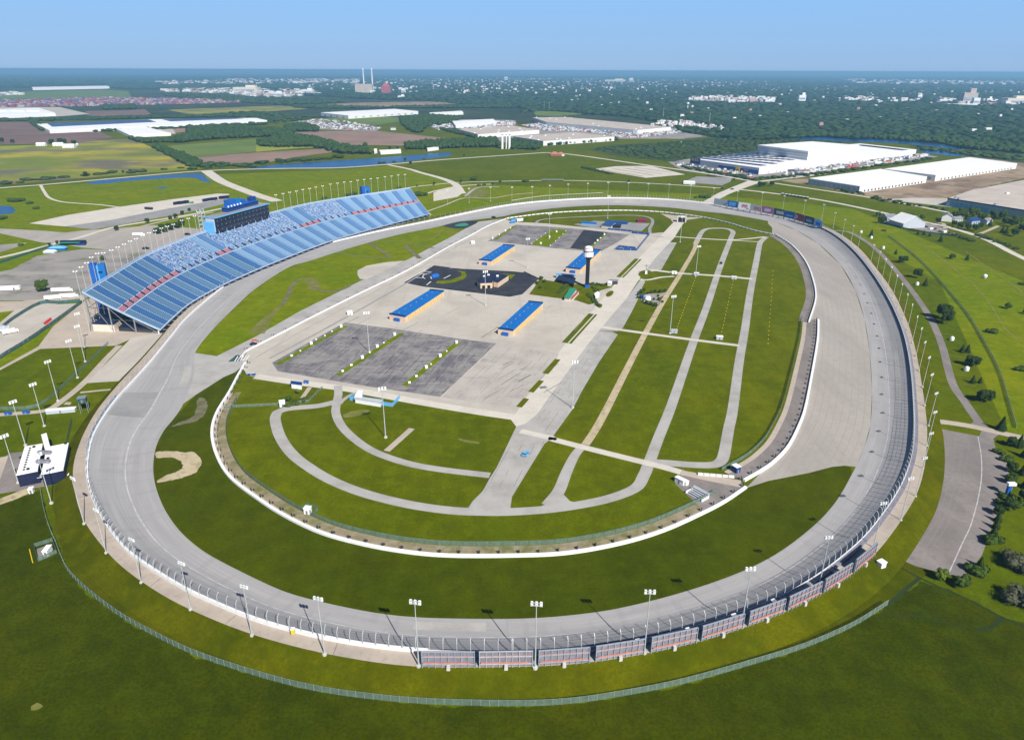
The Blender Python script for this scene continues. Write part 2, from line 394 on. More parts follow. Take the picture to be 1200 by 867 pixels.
def band(name, pts, width, mat, z=.03, sm=True, closed=False, world=False, kind='structure', pz=0):
    "strip of given width along a line of measured points"
    LAYER[0] += 1e-4; z += LAYER[0]
    P = [Vector(p) for p in pts] if world else UL(pts, pz)
    if sm and len(P) > 2: P = smooth(P, closed, 6)
    w = width if isinstance(width, (list, tuple)) else (width, width)
    n = len(P); A = offset(P, .5, closed); v = []; f = []
    for i, (p, a) in enumerate(zip(P, A)):
        ww = w[0] + (w[1] - w[0]) * i / max(1, n - 1); d = (a - p) * 2; d.z = 0
        l_ = p + d * ww / 2; r_ = p - d * ww / 2
        v += [(l_.x, l_.y, z + p.z), (r_.x, r_.y, z + p.z)]
    for i in range(n if closed else n - 1):
        j = (i + 1) % n; f.append((2 * i, 2 * i + 1, 2 * j + 1, 2 * j))
    me = bpy.data.meshes.new(name); me.from_pydata(v, [], f); me.materials.append(MATS[mat]); me.update()
    o = bpy.data.objects.new(name, me); COL.objects.link(o)
    if kind: o['kind'] = kind
    return o
def inside(p, poly):
    x, y = p[0], p[1]; c = False; n = len(poly); j = n - 1
    for i in range(n):
        xi, yi, xj, yj = poly[i][0], poly[i][1], poly[j][0], poly[j][1]
        if (yi > y) != (yj > y) and x < (xj - xi) * (y - yi) / (yj - yi) + xi: c = not c
        j = i
    return c
# ================================================================ THE GROUND
def ground():
    me = bpy.data.meshes.new('ground'); v = [(-60000, -3000, 0), (60000, -3000, 0), (60000, 60000, 0), (-60000, 60000, 0)]
    me.from_pydata(v, [], [(0, 1, 2, 3)]); me.materials.append(MATS['grass']); o = bpy.data.objects.new('ground', me); COL.objects.link(o); o['kind'] = 'structure'
ground()
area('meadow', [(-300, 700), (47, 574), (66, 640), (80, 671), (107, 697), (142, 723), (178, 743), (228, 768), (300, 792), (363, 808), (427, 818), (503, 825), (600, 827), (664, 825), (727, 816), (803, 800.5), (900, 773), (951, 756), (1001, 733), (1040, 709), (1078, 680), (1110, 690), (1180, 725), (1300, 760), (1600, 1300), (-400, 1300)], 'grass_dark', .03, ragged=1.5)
# far countryside
area('plain', [(-900, 84.9), (2100, 89.5), (2100, 190), (1200, 176), (1080, 168), (960, 164), (880, 166), (800, 156), (620, 150), (600, 142), (330, 138), (0, 142), (-900, 142)], 'far_plain', .25)
# woodland floor
WOODS = [(-900, 88), (2100, 92.5), (2100, 190), (1300, 178), (1200, 173), (1100, 166), (1050, 161), (1000, 164), (960, 161), (880, 165), (835, 161), (800, 155), (786, 147), (735, 137), (700, 135.5), (664, 133), (645, 134), (625, 131), (600, 136), (560, 124), (500, 119), (420, 116), (365, 113), (330, 109), (200, 106), (130, 104), (0, 103), (-900, 102)]
area('forest_floor', WOODS, 'forest_floor', .5, kind='structure')
# farm fields
area('field', [(-200, 143), (33, 143), (48, 154), (117, 155), (133, 161.7), (92, 167.5), (0, 170), (-200, 174)], 'field_brown', .35, ragged=2)
area('field', [(-200, 180), (0, 172.5), (60, 169.5), (134, 163.5), (155, 163), (236, 198), (200, 201), (0, 217), (-200, 232)], 'field_mixed', .30, ragged=2)
area('field', [(-200, 175), (0, 171.5), (40, 170.5), (28, 173.5), (0, 176), (-200, 180)], 'field_yellow', .38, ragged=2)
area('field', [(195, 171.5), (316.7, 161.7), (342, 166), (375, 171.5), (300, 178), (226, 185)], 'field_green', .31, ragged=2)
area('field', [(300, 171), (345, 169.5), (390, 172.5), (350, 174), (300, 178.4)], 'field_yellow', .36, ragged=2)
area('field', [(226, 185), (300, 179), (391.7, 174), (395, 178), (350, 184), (316.7, 190), (241, 194)], 'field_pink', .32, ragged=2)
area('field', [(338, 156), (380, 154), (442, 153.6), (528.4, 162.8), (475, 171), (396.4, 170), (366, 160)], 'field_pink', .33, ragged=2)
area('field', [(187, 150.5), (222, 148.5), (224, 154), (185, 158.5)], 'field_pink', .33, ragged=2)
area('field', [(100, 130.5), (170, 128.5), (178, 135), (105, 138.5)], 'field_brown', .5, ragged=3)
area('field', [(196, 129), (330, 124), (360, 128), (230, 136)], 'field_mixed', .5, ragged=4)
area('field', [(-100, 111), (120, 105.5), (150, 107), (155, 115), (-100, 119)], 'field_green', .8, ragged=4)
area('field', [(355, 140.5), (420, 136.5), (500, 139), (440, 147), (410, 146)], 'field_green', .5, ragged=3)
area('field', [(624, 130), (652, 131), (690, 134), (655, 136.5), (628, 136)], 'field_green', .9, ragged=3)
area('scrubland', [(688, 175), (720, 170), (790, 166), (845, 160.5), (905, 163), (1000, 166), (1010, 168), (880, 178), (808, 186), (790, 190), (720, 183)], 'scrub', .30, ragged=3)
area('scrubland', [(1050, 164), (1100, 168), (1260, 180), (1260, 200), (1190, 190), (1136, 184), (1080, 176)], 'scrub', .5, ragged=3)
area('quarry_floor', [(383, 122.5), (420, 120.8), (500, 119.5), (545, 117.5), (552, 120.5), (500, 125), (440, 126.5), (385, 124.5)], 'dirt_brown', 1.0, ragged=6)
# industrial yards
area('yard', [(560, 157), (601, 160), (620, 150), (650, 146), (747, 152), (790, 150), (800, 152), (830, 160), (800, 163), (725, 163), (640, 168), (600, 170), (585, 165)], 'gravel_grey', .34)
area('yard', [(500, 147), (530, 140), (600, 141), (605, 147), (545, 152), (515, 153)], 'gravel_grey', .36)
area('yard', [(340, 144), (370, 139), (400, 140), (448, 150), (440, 154), (400, 153), (345, 151)], 'gravel_grey', .36)
area('yard', [(-80, 126), (70, 126), (105, 134), (80, 136), (65, 137), (-80, 139)], 'concrete', .8)
area('yard', [(134, 149), (200, 147), (206, 157), (155, 160)], 'concrete', .37)
area('yard', [(783, 190), (810, 186), (890, 198), (1074, 180), (1100, 184), (950, 206), (880, 211), (800, 200)], 'gravel_grey', .1)
area('building_site', [(1100, 180), (1200, 178), (1290, 186), (1290, 205), (1190, 202), (1160, 188)], 'dirt_brown', .12, ragged=3)
area('building_site', [(915, 212), (945, 209), (1010, 222), (1090, 207), (1200, 192), (1300, 190), (1300, 208), (1200, 209), (1141, 222), (1110, 232), (1050, 236), (1034, 234), (960, 219)], 'dirt_brown', .08, ragged=2)
area('yard', [(1036, 234), (1070, 232), (1111, 232.6), (1141, 222), (1155, 220), (1120, 240), (1115, 243)], 'concrete', .11)
area('lake', [(293, 197.5), (316.7, 194), (366.7, 190), (400, 188), (450, 184.5), (521.7, 179), (526.7, 181), (524, 183.5), (466.7, 190.5), (416.7, 195.3), (366.7, 197.3)], 'water', .06, sm=True)
area('pond', [(101.7, 215), (116.7, 211.7), (160, 208), (200, 205), (233, 203.5), (240, 207), (246.5, 214), (236, 212), (225, 208.5), (200, 209), (150, 212.5), (120, 215.7)], 'water', .05, sm=True)
area('pond', [(-40, 238), (0, 241), (12, 242), (17.5, 246), (14, 250.5), (0, 251.5), (-40, 256)], 'water', .05, sm=True)
area('pond', [(184, 219.8), (190, 219), (196, 219.8), (190, 221.4)], 'water', .05, sm=True)
area('pond', [(855, 158), (880, 156), (905, 156.5), (900, 160), (866, 161.5)], 'water', .7, sm=True)
area('pond', [(912, 159.5), (960, 161), (1050, 165), (1120, 172), (1128, 176), (1060, 169), (940, 163.5)], 'water', .7, sm=True)
area('pond', [(1075, 176), (1100, 176), (1128, 181), (1120, 183.5), (1090, 180)], 'water', .6, sm=True)
# grass zones around the oval: a yellower apron outside, deeper turf inside
area('field_grass', [(-300, 240), (0, 222), (50, 218.5), (241, 205), (400, 199), (458, 194.5), (540, 215), (829, 228), (1000, 245), (1200, 330), (1500, 420), (1500, 520), (1186, 520), (1101, 330), (980, 264), (820, 236), (600, 238), (500, 255), (300, 290), (0, 430), (-300, 500)], 'grass_bright', .012)
area('bank_grass', [(88, 576), (100, 616), (126, 650), (167, 685), (224, 717), (300, 747), (381, 767), (493, 783), (628, 782), (757, 768), (871, 738), (961, 699), (1025, 652), (1060, 612), (1102, 668), (1075, 680), (1038, 708), (1000, 731), (950, 755), (900, 771), (803, 799), (727, 814), (664, 823), (600, 825.5), (503, 823), (427, 816), (363, 806), (300, 790), (228, 766), (178, 742), (142, 721.5), (107, 695), (82, 670), (70, 640), (60, 590)], 'grass_bank', .012, ragged=1.0)
# ---- roads north and west of the track
Z = .14
band('road', [(-200, 236), (0, 220.5), (50, 216.7), (116.7, 210.8), (200, 203.3), (241.7, 200.3), (283, 198.7), (340, 197.6), (400, 196.7), (458, 192.5), (516.7, 187.5), (600, 181.7), (640, 179)], 11, 'concrete_road', Z)
band('road', [(640, 179), (673, 181.7), (755, 193.3), (826.7, 203.3), (886.7, 213.3)], 11, 'concrete_road', Z)
band('road', [(886.7, 213.3), (915, 210), (960, 204.5), (1010, 196), (1075, 184)], 11, 'concrete_road', Z)
band('road', [(884, 213), (868, 219), (848, 227), (828, 238)], (26, 16), 'concrete_road', Z + .02, sm=False)
band('road', [(860, 221.5), (900, 226), (963.5, 235), (1027, 247.8), (1090, 261.8), (1110, 266), (1153.8, 280), (1200, 303), (1300, 345)], 9, 'concrete_road', Z)
band('road', [(900, 213.5), (915, 216), (1001.5, 228.8), (1060, 239), (1111, 249)], 8, 'concrete_road', Z + .01)
band('road', [(241, 200), (246.7, 204), (256, 210.5), (266.7, 215.8), (300, 228.3), (325, 236)], (22, 20), 'concrete_road', Z + .02)
band('road', [(455, 193.3), (480, 198.5), (493, 202.5), (516.7, 209), (533, 215.8), (541, 227)], (9, 16), 'concrete_road', Z)
band('road', [(400, 235), (475, 220.8), (508, 216.7), (540, 214), (600, 212.4), (660, 211.7), (727, 213.5), (785, 216.5), (846, 220.8)], 6, 'concrete_road', Z)
band('path', [(600, 235), (640, 229.5), (706.6, 226)], 5, 'concrete_road', .1)
band('path', [(495, 229), (510, 224), (535, 219), (560, 216.5), (580, 216)], 6, 'concrete_road', .1)
band('path', [(500, 248), (520, 241), (545, 232), (575, 232.5), (600, 228.5), (625, 226)], 4, 'concrete_tan', .1)
band('path', [(545, 230), (560, 220), (585, 219)], 5, 'asphalt_light', .1)
band('path', [(47.5, 217), (52, 225), (58, 232), (75, 237), (115, 240), (140, 243)], 5, 'concrete_road', .1)
area('plaza', [(508, 226), (520, 221), (533, 218.5), (541.7, 226.7), (536, 231), (516.7, 234.5), (508, 236)], 'concrete_road', .09)
area('dry_grass', [(546, 226), (552, 222), (566, 222), (571, 226), (564, 231), (550, 231)], 'dirt_thin', .08, sm=True)
area('parking_lot', [(696, 198.3), (721.8, 195), (762.4, 194.6), (803, 204.7), (757, 208.7)], 'concrete_road', .09)
for i in range(4):
    t = (i + .7) / 4.4; a = (721.8 + (762.4 - 721.8) * t - 24, 195.4 + 2.2 * 0 + (3.3 - .6 * i) * .9); 
    x0 = 704 + i * 13; y0 = 198.6 - i * .75; x1 = 754 + i * 11; y1 = 206.9 - i * 1.5
    band('parking_verge', [(x0, y0), (x1, y1)], 5, 'dirt_brown', .13, sm=False)
area('parking_lot', [(801, 213.3), (816, 207), (858, 208.5), (856, 213), (846, 217.5)], 'asphalt_grey', .09)
band('hedge_bank', [(681, 197.2), (717, 204)], 4, 'forest_floor', .1, sm=False)
# ---- west side: pale lots, paths, gravel
area('parking_lot', [(34, 262), (80, 252), (127, 244.5), (200, 234), (255, 227), (269, 227.5), (266, 232.5), (195, 245), (130, 258), (76, 265.5)], 'concrete_road', .07)
area('parking_lot', [(76, 265.5), (130, 258), (195, 245), (266, 232.5), (272, 237), (225, 248), (150, 262), (109, 269)], 'asphalt_grey', .06)
band('road', [(-60, 312), (0, 302), (60, 287), (95, 278), (131, 267), (172, 260), (230, 250.5), (262, 244)], 8, 'concrete_road', .10)
area('plaza', [(-60, 262), (0, 268), (50, 270.5), (76, 272.7), (100, 270), (134, 268), (180, 264), (232, 268), (262, 262), (252, 282), (205, 296), (160, 296), (95, 290), (70, 286), (47, 284), (0, 273.5), (-60, 270)], 'apron_tan', .05)
band('path', [(140, 272), (180, 262), (210, 255), (250, 249)], 6, 'concrete_tan', .11)
area('gravel_yard', [(-60, 330), (12, 316), (45, 300), (95, 292), (130, 293), (190, 292), (215, 290), (150, 335), (100, 350), (60, 354), (20, 352), (-60, 352)], 'gravel_grey', .04, ragged=2)
area('plaza', [(-60, 354), (25, 353), (60, 349), (95, 346), (105, 344), (98, 352), (62, 357), (36, 362), (0, 366), (-60, 366)], 'concrete_tan', .05)
area('gravel_yard', [(-60, 292), (32, 284.5), (25, 288), (0, 296), (-60, 300)], 'gravel_grey', .05)
area('yard', [(-60, 386), (0, 378), (18, 363), (50, 357.5), (96.4, 355.5), (60, 382), (0, 420), (-60, 455)], 'concrete', .06)
area('concourse', [(62, 383), (100, 352), (240, 290), (300, 316), (200, 392), (152, 398), (136, 405), (47, 409), (-40, 455), (-40, 446), (0, 431), (45, 406)], 'concrete_tan', .05)
area('concourse', [(238, 296), (320, 256), (480, 228), (506, 252), (440, 272), (330, 302), (250, 345)], 'concrete_tan', .05)
area('concrete_slab', [(154, 396), (196, 388), (142, 446.5), (101.5, 449)], 'concrete', .07)
band('path', [(-20, 489), (0, 486), (25, 484), (55, 480.5), (75, 468), (100, 447), (125, 420), (140, 405)], 5, 'concrete_tan', .06)
band('path', [(94, 460), (118, 457.5), (136, 456)], 2.5, 'concrete_tan', .05)
area('building_pad', [(-10, 580), (0, 538), (12, 531), (28, 529), (80, 560), (75, 566), (22, 575)], 'asphalt_park', .05)
area('bare_ground', [(-60, 600), (-5, 586), (20, 576), (40, 571), (30, 580), (-10, 594)], 'dirt', .07, sm=True, ragged=.5)
area('bare_ground', [(-30, 545), (0, 536), (10, 534), (0, 562), (-12, 584), (-40, 590)], 'concrete_tan', .065)
area('concrete_slab', [(74, 474), (78, 471), (84, 471.5), (82, 474.5)], 'concrete_tan', .08)
# ---- east side
area('parking_lot', [(1103, 502.6), (1146, 510.8), (1164, 513), (1167, 527), (1178, 532), (1183, 560), (1187, 572), (1170, 600), (1164, 612), (1151, 650), (1141, 663), (1128, 676), (1113, 673), (1088, 667), (1072.6, 663), (1043.4, 650), (1062, 629), (1077.7, 607), (1088, 582), (1095.4, 561.5), (1100, 535)], 'asphalt_park', .03)
band('painted_line', [(1146, 511), (1150, 536), (1150, 561), (1146, 585), (1143.7, 594.5), (1137, 617), (1128.4, 635), (1112, 671)], .45, 'line_worn', .045)
for q in ([(1150, 536), (1110, 532)], [(1144, 595), (1092, 575)], [(1134, 622), (1078, 610)]): pass
for i in range(14):
    t = i / 13; band('joint', [(1104 + 2 * t - 30 * t * t, 510 + 140 * t), (1108 + 5 * t - 30 * t * t, 511.5 + 140 * t)], .25, 'line_faint', .04, sm=False)
for k, (dx) in enumerate((9, 18, 27, 35)):
    band('joint', [(1103 + dx, 505 + dx * .18), (1102 + dx * .9, 535), (1096 + dx * .9, 566), (1079 + dx * .95, 610), (1047 + dx * 1.0, 651 + dx * .25)], .3, 'line_faint', .041)
band('road', [(976, 270), (996.4, 272.7), (1021.8, 288), (1042, 308), (1065, 336), (1087.8, 369), (1103, 402), (1115.7, 447.8), (1130, 470), (1143.7, 490), (1152, 500)], 5.5, 'asphalt_park', .05)
band('road', [(1074, 486), (1087.8, 492.5), (1110, 495), (1141, 500), (1172, 507), (1200, 513), (1260, 524)], 6.5, 'concrete_tan', .055)
area('road_corner', [(1136, 499), (1146, 487), (1150, 493), (1160, 503), (1172, 508), (1164, 514), (1147, 512), (1150, 505)], 'asphalt_park', .053)
band('dirt_track', [(1073, 284), (1090, 293.5), (1110, 308), (1138, 330), (1165, 332), (1195, 337), (1230, 343)], 1.8, 'dirt_thin', .05)
band('dirt_track', [(1138, 330), (1160, 356), (1178, 385), (1200, 402)], 1.5, 'dirt_thin', .05)
band('dirt_track', [(1132, 295), (1160, 315), (1190, 335), (1200, 345), (1230, 365)], 1.5, 'dirt_thin', .051)
for y in (390, 416, 426, 439, 450): band('dirt_track', [(1098 + (y - 390) * .45, y), (1117 + (y - 390) * .45, y + 2.5)], .8, 'dirt_thin', .052, sm=False)
area('driveway', [(1032, 254), (1060, 257), (1100, 266), (1085, 262), (1120, 263), (1110, 272), (1099, 275), (1078, 268), (1040, 262)][:0] or [(1036, 258), (1052, 254), (1090, 262), (1112, 270), (1098, 274), (1070, 268), (1040, 264)], 'gravel_grey', .16)
band('driveway', [(1108, 268), (1105, 262), (1095, 262)], 5, 'concrete_tan', .15)
band('driveway', [(1144, 276), (1156, 271), (1170, 265)], 5, 'concrete_tan', .15)

# ================================================================ INFIELD
INNERWALL = [(287.7, 425.8), (279, 441), (269, 460), (253.8, 485.4), (248.5, 508), (253.8, 533.6), (269, 559), (300, 583.5), (333, 604.7), (376, 625), (427, 639), (477.7, 647.8), (528, 652), (600, 652), (663.5, 649), (727, 637.7), (777.7, 622.4), (823.4, 602), (850, 588), (874, 571.7)]
BACKWALL1 = [(871.6, 564), (895, 550.5), (910, 539), (925, 522), (937, 498), (943.8, 478), (950.8, 442.7), (958, 399.6), (959, 375.5)]
BACKWALL2 = [(948, 378), (956, 349), (952, 326), (943.3, 305.7), (928, 288), (909, 275.5)]
FARWALL = [(593, 256.8), (600, 255.4), (650.8, 249.5), (714, 247), (767.5, 248.3), (818, 254), (853.8, 261.8), (879, 269.4), (906, 275.2)]
area('infield_turf', [(284, 446), (269, 466), (256, 487), (251, 508), (256, 532), (271, 557), (302, 582), (335, 602.5), (378, 623), (428, 637), (478, 645.8), (528, 650), (600, 650), (663.5, 647), (727, 635.7), (777.7, 620.4), (823.4, 600), (872, 563), (893, 549), (908, 538), (923, 521), (935, 497), (942, 478), (948, 442.7), (950, 378), (954, 349), (950, 326), (941, 305.7), (926, 288), (905, 277), (880, 271), (853, 263.5), (818, 256), (767, 250), (714, 249), (650, 251.5), (600, 258), (560, 275), (478, 312), (367, 371), (306, 403)], 'grass_mown', .02)
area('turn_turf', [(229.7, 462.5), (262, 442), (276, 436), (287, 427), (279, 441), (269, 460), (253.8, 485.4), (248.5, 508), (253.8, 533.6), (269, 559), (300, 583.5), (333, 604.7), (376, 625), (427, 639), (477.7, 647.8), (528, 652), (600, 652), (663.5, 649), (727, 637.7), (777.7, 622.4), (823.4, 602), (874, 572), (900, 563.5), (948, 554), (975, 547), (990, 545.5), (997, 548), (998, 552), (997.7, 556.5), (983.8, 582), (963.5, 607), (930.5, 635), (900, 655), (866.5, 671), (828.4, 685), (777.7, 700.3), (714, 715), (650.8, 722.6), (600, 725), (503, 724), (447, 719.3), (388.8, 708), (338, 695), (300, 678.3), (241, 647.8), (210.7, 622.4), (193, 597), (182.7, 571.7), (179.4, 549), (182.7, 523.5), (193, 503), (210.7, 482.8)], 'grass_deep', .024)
area('front_turf', [(558, 261.5), (540, 259.5), (510, 266.6), (474, 273.6), (438.7, 282.5), (398, 294.5), (360, 307), (338, 313.5), (300, 338), (274, 361.5), (248.7, 387), (233, 406), (229, 413), (236, 417.4), (253.8, 417), (272, 408), (299.5, 394.5), (350.8, 365), (400, 340), (427, 327), (477.7, 304.4), (528, 277.8)], 'grass_bright', .026)
area('far_turf', [(583, 258), (598.4, 251.8), (650.8, 244.2), (714, 240.9), (777.7, 243), (828.4, 248.2), (851.7, 250.3), (883.5, 256.5), (900, 262.5), (904.8, 267.5), (905.5, 275), (879, 269.4), (853.8, 261.8), (818, 254), (767.5, 248.3), (714, 247), (650.8, 249.5), (600, 255.4)], 'grass_mown', .026)
# paved bases
area('pit_road', [(228.4, 413.5), (253.8, 417.4), (299.5, 394.5), (350.8, 365), (427, 327), (477.7, 304.4), (528, 277.8), (560, 260), (585, 257), (600, 256), (572, 266), (554, 275.5), (478, 317.5), (367, 372), (306, 404), (291, 411.5), (284, 419), (287, 426), (276, 436), (262, 442), (229.7, 462.5), (205, 480), (205, 430)], 'asphalt_light', .034)
area('crew_pad', [(421.8, 327), (419, 322), (419, 317), (429.4, 311.5), (452, 307.5), (474, 305.5), (430, 327.5)], 'concrete', .036)
area('back_apron', [(874, 572), (900, 563.5), (948, 554), (975, 547), (990, 545.5), (1003, 547), (1013, 523.5), (1020, 498), (1022, 458), (1019, 412), (1013, 374), (1002.5, 341), (985, 310.8), (958, 285), (933, 270), (912, 262), (900, 258), (900, 262), (904.8, 267), (905, 275), (910, 276.5), (928, 288), (943.3, 305.7), (952, 326), (956, 349), (948, 378), (959, 380), (958, 399.6), (950.8, 442.7), (943.8, 478), (937, 498), (925, 522), (910, 539), (895, 550.5)], 'apron_tan', .034)
area('garage_pavement', [(283, 424), (291, 411), (306, 404), (367, 372), (478, 317.5), (554, 275.5), (572, 266), (593, 257.5), (600, 260), (640, 262), (700, 268), (760, 274), (782, 272), (762, 303), (740, 330), (717, 360), (690, 395), (660, 432), (628, 478), (612, 498), (605, 490), (530, 478), (478, 468), (402, 456), (300, 441.5), (290, 440), (285, 432)], 'concrete', .030)
area('infield_road', [(599, 492), (606, 482), (640, 432), (661, 404.7), (700, 357), (728, 325), (748, 303), (768, 283), (786, 264), (794, 256), (806, 257), (800, 263), (790, 279), (770, 300), (752, 323), (735, 349), (715, 372), (690, 402), (662, 440), (640, 470), (630, 485), (616, 496), (605, 500)], 'concrete_road', .040)
area('access_strip', [(601, 508), (605, 500), (618, 494), (640, 470), (662, 440), (690, 402), (700, 388), (718, 389), (724, 392), (701.5, 425), (681, 460), (672, 478), (646, 514), (638, 520), (619, 551), (600, 582), (598, 596), (548, 596), (554, 587), (566, 575), (574, 560), (582, 548)], 'asphalt_light', .038)
area('access_strip', [(700, 388), (715, 372), (735, 349), (752, 326), (756, 330), (752, 338), (748, 350), (740, 366), (730, 384), (724, 388)], 'asphalt_light', .039)
area('access_strip', [(752, 323), (770, 300), (783, 284), (793, 284.5), (775, 316), (766, 318)], 'asphalt_light', .039)
band('road', [(604, 489), (560, 482.5), (500, 472.5), (450, 463.5), (402, 455), (350, 448.5), (300, 441)], 8, 'concrete_road', .044)
area('asphalt_lot', [(404, 378), (455, 384.4), (538.6, 397), (581.7, 402.6), (550, 433), (515.7, 465), (432, 453), (325.4, 435), (319, 425)], 'asphalt_lot', .05)
area('grey_lot', [(584, 403.5), (640, 411), (655, 415), (646, 432), (604, 477), (560, 472), (517.5, 465.5)], 'lot_pale', .048)
area('asphalt_lot', [(508, 311), (540, 315), (600, 318), (619, 320), (631, 327), (612, 345), (597, 348), (496, 336), (472, 331)], 'asphalt_dark', .05)
area('asphalt_lot', [(604.7, 263.5), (647, 266), (684, 269), (738, 275), (722, 285), (701.5, 296), (682, 294), (640, 290), (571.7, 282.5), (590, 272)], 'asphalt_lot', .05)
area('asphalt_patch', [(684, 269.5), (712, 272.5), (690, 293.5), (668, 291)], 'asphalt_dark', .056)
area('concrete_pad', [(738, 275), (760, 274.5), (745, 290), (722, 289), (726, 284)], 'concrete', .055)
area('grey_lot', [(672, 263), (697, 259), (741, 261), (762, 262), (752, 271), (700, 268.5)], 'asphalt_grey', .05)
for a, b in (((325, 427), (405, 382)), ((396, 439.5), (471, 391)), ((474, 452), (537.5, 401)), ((580, 281), (603, 265))):
    band('grass_island', [a, b], 4.6, 'grass_bright', .07, sm=False)
area('grass_island', [(621, 287), (642.8, 288.9), (667, 269.8), (647.9, 268.6)], 'grass_bright', .07)
band('grass_island', [(693, 289), (711, 273.5)], 3.5, 'grass_bright', .07, sm=False)
band('grass_island', [(726.5, 325), (748, 303.5)], 8, 'grass_mown', .07, sm=False)
band('grass_island', [(664, 402), (695, 368)], 8, 'grass_mown', .07, sm=False)
band('grass_island', [(639, 438), (653.5, 421)], 4.5, 'grass_mown', .07, sm=False)
band('grass_island', [(622, 459.5), (634.5, 446)], 4, 'grass_mown', .07, sm=False)
band('grass_island', [(608, 477), (617, 467)], 4, 'grass_mown', .07, sm=False)
band('sidewalk', [(728, 325), (749.5, 303.5)], 1.2, 'concrete_road', .09, sm=False)
band('sidewalk', [(666, 402), (697, 368)], 1.2, 'concrete_road', .09, sm=False)
area('lawn', [(620, 345), (626, 337), (632, 327), (650, 330), (663, 333), (672, 333), (700, 333), (722, 331.5), (716, 337), (702, 341), (700, 348), (699, 355), (690, 357), (675, 352), (650, 349)], 'grass_mown', .06)
area('lawn', [(710, 345), (715, 341), (719, 341.5), (717, 346), (712, 348)], 'grass_mown', .07, sm=True)
area('lawn', [(698, 358), (703, 356), (706, 358), (703, 361)], 'grass_mown', .07, sm=True)
area('lawn', [(511, 332), (512, 329.5), (528, 328), (540, 324), (541, 320), (536, 317.5), (545, 318.5), (547, 323), (543, 327.5), (532, 331), (520, 332.5)], 'grass_bright', .07)
area('lawn', [(580, 320.3), (604, 322), (598, 327.5), (596, 324)], 'grass_bright', .07)
area('lawn', [(748, 322), (752, 317.5), (760, 317), (765, 320), (763, 325), (755, 326.5)], 'grass_mown', .075, sm=True)
# pit lane band and its joints
band('lane_edge', [(300, 441 - 22), (376, 376), (478, 321.5), (500, 309), (560, 275)], .7, 'asphalt_grey', .06)
band('lane_edge', [(316, 420), (380, 386), (478, 331), (505, 312)], 2.2, 'asphalt_grey', .058)
# infield roads
RD = 'asphalt_light'
band('road', [(396, 470), (383, 473.5), (369, 476), (350, 477.5), (337.5, 479), (327, 482), (323.5, 486), (322.8, 494), (328.5, 512), (342, 531.5), (363, 548), (388.8, 563), (427, 578), (477.7, 590.7), (528, 598), (570, 599.8), (600, 599.5), (638, 597), (676, 592), (714, 584), (744.7, 571.7), (754.8, 556.4), (760, 543.8), (772.6, 510.8), (787.8, 472.7), (813, 399.6), (828.4, 359), (843.6, 313.3), (856.3, 280), (859, 272.5), (856, 269.5), (848.7, 267.8), (838, 267.6), (828.4, 268.4), (822.5, 272), (818, 280), (815, 286)], 6.5, RD, .046)
band('road', [(396, 452), (396.5, 462), (395, 470), (393.5, 483), (399, 497), (411, 510.5), (429, 524), (450, 534), (480, 543.5), (515.7, 550), (574, 557)], 5.5, RD, .047)
band('path', [(453, 528.5), (482.7, 502)], 4, 'concrete_tan', .045, sm=False)
band('path', [(397.5, 473.7), (403, 468), (413, 462), (425, 459)], 3, 'asphalt_light', .045)
band('path', [(353, 468), (358, 461), (363, 454)], 3, 'concrete_tan', .05, sm=False)
band('road', [(898, 277.7), (893, 282), (890, 287), (886, 308), (879, 343.8), (872.8, 387), (866.5, 422.4), (859, 478), (853.8, 503), (849, 530), (845, 540), (836, 544.5), (815, 544.8), (790, 543), (762.4, 541)], 6.5, RD, .048)
band('dirt_road', [(817, 282), (812, 296), (795, 325), (778, 352), (757, 389.4), (732, 437.7), (711.7, 478), (698, 503), (686, 521)], 5, 'dirt', .052)
band('dirt_road', [(724, 452), (711.7, 478), (698, 503), (690, 515)], 3.4, 'dirt', .054)
band('road', [(684, 521), (673.6, 533.6), (664, 553), (655, 575), (642, 592)], (5, 7), RD, .048)
area('road_corner', [(652, 575), (659, 578), (668, 587), (682, 590.5), (660, 594.5), (640, 596), (632, 594), (645, 588)], RD, .049)
band('road', [(610, 505), (645, 513), (650.8, 515.5), (701.5, 528.5), (752, 541), (780, 548), (800, 554)], 5.5, 'concrete_road', .056)
band('road', [(696, 381.5), (706.6, 383.5), (757, 390.7), (813, 398.3), (866.5, 405)], 5, 'concrete_road', .056)
band('road', [(762.4, 316.3), (798, 320.4), (841, 323.3), (881.7, 327)], 6, 'concrete_road', .056)
band('path', [(748, 327.5), (760, 328), (775, 325), (790, 324)], 4, 'concrete_road', .05)
band('path', [(784, 277), (818, 279.5), (853.8, 281.3), (875, 280), (897, 277.6)], 4.5, 'concrete_road', .056)
band('path', [(853, 281.6), (889, 283.5)], 3, 'concrete_road', .057, sm=False)
band('path', [(628, 261.5), (632, 258.3), (645, 256.3), (676, 254.5), (700, 253.5), (727, 252.5), (745, 252.7), (757, 254), (764, 257), (764.5, 262), (761.5, 268), (762, 274)], 4.5, 'asphalt_grey', .05)
area('ramp_concrete', [(774, 250.5), (794, 253), (802, 254.5), (824, 255), (805, 258), (788, 260.5), (786, 257)], 'concrete_tan', .06)
area('memorial_pad', [(752, 348), (758, 344), (770, 344.5), (781, 342.5), (779, 346), (770, 350), (774, 356), (772, 359), (763, 356), (751, 353)], 'gravel_grey', .06)
area('wall_walk', [(800, 549), (803, 552), (833, 558), (866, 562), (874, 571.7), (860, 580), (826, 600), (818, 592), (791, 567)], 'asphalt_park', .06)
band('road', [(798, 553.5), (830, 560), (868, 567)], (5, 7), 'concrete_tan', .066)
